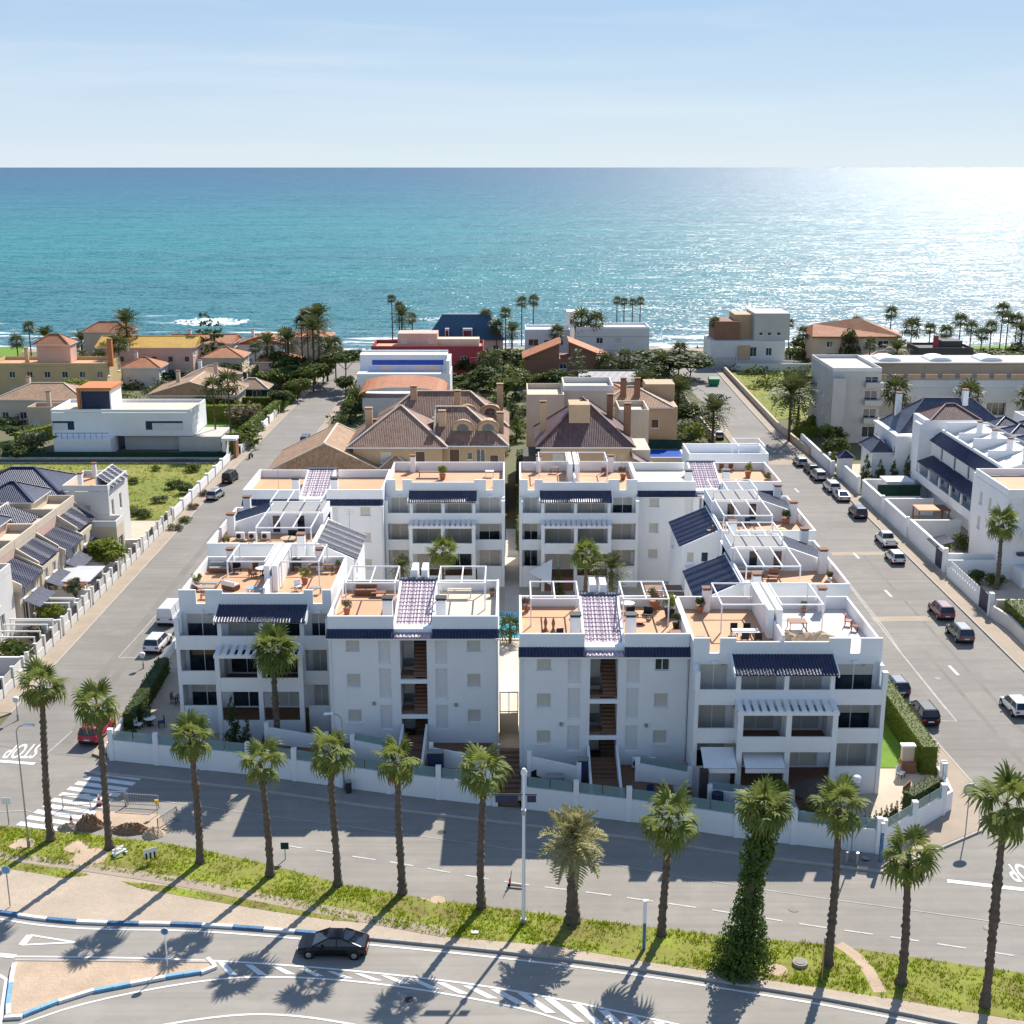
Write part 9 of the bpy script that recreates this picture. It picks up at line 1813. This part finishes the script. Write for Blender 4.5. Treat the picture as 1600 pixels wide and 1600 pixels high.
 sofa(15.8, 82.6, 1.1, 0, 'grey_fabric', 'grey covered sofa behind the street wall of the right block', 1.9); table(12.2, 84.6, 1.45, 'grey_fabric', 'grey cushioned box seat behind the street wall', .9, .9, .9, name='box_seat'); table(8.6, 84.6, 1.45, 'metal_dark', 'dark round grill table behind the street wall', 1.0, round_=True, h=.8); chair(10.2, 85.0, 1.45, .4, 'navy_fabric', 'blue chair behind the street wall of the right block'); table(3.2, 87.0, 1.45, 'metal_grey', 'grey covered table behind the street wall', 1.3, .8); chair(1.8, 87.2, 1.45, .8, 'black_plastic', 'black chair in the left corner of the right terrace garden')
 sofa(12.4, 88.6, 1.45, 0, 'beige_fabric', 'dark-cornered sofa in the upper terrace garden', 1.8)
 for k in range(2):
  x = 9.6 + 1.0 * k; T = thing('air_conditioner', ('left white air conditioner beside the right stair wall', 'right white air conditioner beside the right stair wall')[k], 'air conditioner', (x, 89.7, 1.45)); MB().box(-.42, .42, -.17, .17, .1, .85).build('case', M['metal_white'], T, world=False); MB().cyl((-.1, -.19, .45), (-.1, -.175, .45), .26, n=14).build('fan', M['metal_dark'], T, world=False)
 # awnings, thatched parasol, corner garden
 for x0, x1, lab in ((13.9, 16.3, 'white awning over the left ground floor bay of the right block'), (16.9, 19.8, 'white awning over the middle ground floor bay of the right block')):
  T = thing('awning', lab, 'awning', ((x0 + x1) / 2, 85, 4.3)); MB().beam(((x0 + x1) / 2, 86.6, 4.65), ((x0 + x1) / 2, 84.7, 3.9), x1 - x0, .05).build('fabric', M['white_fabric'], T); MB().box(x0, x1, 84.62, 84.68, 3.55, 3.86).build('valance', M['white_fabric'], T)
 T = thing('thatched_parasol', 'grey thatched parasol roof in the right front garden', 'parasol', (22.0, 82.6, .9)); mb = MB(); n = 16
 P = [(0, 0, 3.2)] + [(math.cos(2 * math.pi * k / n) * 1.0, math.sin(2 * math.pi * k / n) * 1.0, 2.72 + .05 * (k % 2)) for k in range(n)] + [(math.cos(2 * math.pi * k / n) * 1.9, math.sin(2 * math.pi * k / n) * 1.9, 2.15 + .09 * (k % 2)) for k in range(n)]
 mb.add(P, [(0, 1 + k, 1 + (k + 1) % n) for k in range(n)] + [(1 + k, n + 1 + k, n + 1 + (k + 1) % n, 1 + (k + 1) % n) for k in range(n)]); mb.build('thatch', M['straw'], T, world=False); MB().cyl((0, 0, 0), (0, 0, 3.1), .07, n=8).build('pole', M['wood'], T, world=False)
 hedge(32.1, 90, 32.2, 111.5, 1.3, 2.5, 'tall clipped hedge along the right side lawn', 'leaf_hedge', z=.6, dens=70, s=.075); hedge(28.6, 83.9, 31.6, 86.6, 1.0, 1.7, 'low dark hedge inside the corner wall with glass rail', 'leaf_dark', z=.6, dens=70, s=.075)
 for k in range(7):
  x, y = 24.7 + .48 * k, 80.9 + .36 * k; tree(x, y, 1.5, .62, ('first', 'second', 'third', 'fourth', 'fifth', 'sixth', 'last')[k] + ' narrow topiary from the left behind the corner street wall', 'cone', 'leaf_dark', 'topiary row', z=.7)
 tree(19.0, 82.0, 3.4, 1.6, 'small pale-leaved tree behind the street wall by the parasol', 'round', 'leaf_light', 'garden shrubs of the complex', z=1.0, th=1.4, trunk=.12); tree(20.8, 81.4, 1.6, 1.6, 'leafy shrubs at the glass of the street wall', 'bush', 'leaf_light', 'garden shrubs of the complex', z=1.0)
 T = thing('barbecue', 'brick barbecue with white chimney block by the lawn hedge', 'barbecue', (30.6, 90.6, .7)); MB().box(-.55, .55, -.4, .4, 0, .9).build('base', M['brown_stucco'], T, world=False); MB().box(-.45, .45, -.1, .4, .902, 2.1).build('hood', M['beige_stucco'], T, world=False); MB().box(-.55, .55, -.15, .45, 2.102, 2.22).build('cap', M['white_trim'], T, world=False)
 chair(29.8, 89.6, .7, .8, 'metal_white', 'white folded chair beside the barbecue'); T = thing('garden_bench', 'reddish wooden bench in the corner garden', 'bench', (29.6, 86.6, .7), .9)
 MB().box(-.7, .7, -.25, .25, .4, .48).build('seat', M['brown_stucco'], T, world=False); MB().box(-.7, .7, .2, .27, .48, .95).build('backrest', M['brown_stucco'], T, world=False)
 for sx in (-.6, .6): MB().box(sx - .04, sx + .04, -.2, .2, 0, .4).build('leg', M['metal_dark'], T, world=False)
 chair(27.9, 104.6, .72, 0, 'beige_fabric', 'small pale chair at the far end of the side lawn'); T = thing('garden_shed', 'pale grey shed box at the far end of the side lawn', 'shed', (28.6, 107.5, .72)); MB().box(-.9, .8, -.9, .9, 0, 2.6).build('wall', M['grey_stucco'], T, world=False); MB().box(-1, .9, -1, 1, 2.602, 2.7).build('roof', M['offwhite_stucco'], T, world=False)
 tree(29.0, 112.5, 5.0, 2.2, 'ragged dry tree at the right side of the complex', 'round', 'leaf_autumn', 'garden shrubs of the complex', z=.5, th=1.2); MB_ = thing('litter_bin', 'purple litter bin behind the corner street wall', 'bin', (24.6, 80.7, .7)); MB().lathe([(.2, 0), (.26, .7), (.26, .8)], (0, 0, 0), 10).build('body', M['navy_metal'], MB_, world=False); MB().lathe([(.28, 0), (.2, .1), (.02, .12)], (0, 0, .802), 10).build('lid', M['navy_metal'], MB_, world=False)
 # courtyard shade sail and plants
 T = thing('shade_sail', 'white shade sail at the foot of the back right block', 'shade sail', (4.5, 134, 4)); MB().add([(1.8, 134.5, 2.8), (4.4, 133.6, 4.6), (4.2, 130.6, 2.6)], [(0, 1, 2)]).build('sail', M['white_fabric'], T); MB().cyl((4.3, 130.5, .5), (4.3, 130.5, 2.65), .05, n=6).build('post', M['metal_white'], T)
 tree(5.0, 131.5, 3.8, 1.5, 'slim courtyard cypress beside the shade sail', 'cone', 'leaf_mid', 'courtyard plants', z=.5)
 for x, y, lab in ((-9, 118, 'courtyard shrub behind the left pergola frames'), (6, 112, 'courtyard shrub behind the right pergola frames'), (9.5, 114, 'courtyard shrub near the brown porch')): tree(x, y, 2.0, 3.0, lab, 'bush', 'leaf_light', 'courtyard plants', z=.5)
 # wires of the roof aerials
 for x, y, h, lab in ((-25.9, 137.8, 3.2, 'thin aerial on the back left stair roof'), (19.4, 107.6, 3.0, 'thin aerial on the nearer right mid house'), (12.6, 143.2, 3.0, 'thin aerial on the back right roof'), (-15.6, 118.4, 3.2, 'thin aerial on the left mid house')):
  T = thing('roof_aerial', lab, 'aerial', (x, y, 11.15), group='roof aerials'); MB().cyl((0, 0, 0), (0, 0, h), .025, n=5).build('mast', M['metal_grey'], T, world=False)
  for k in range(3): MB().box(-.5 + .08 * k, .5 - .08 * k, -.015, .015, h - .1 - .22 * k, h - .07 - .22 * k).build('rod', M['metal_grey'], T, world=False)
furnish()
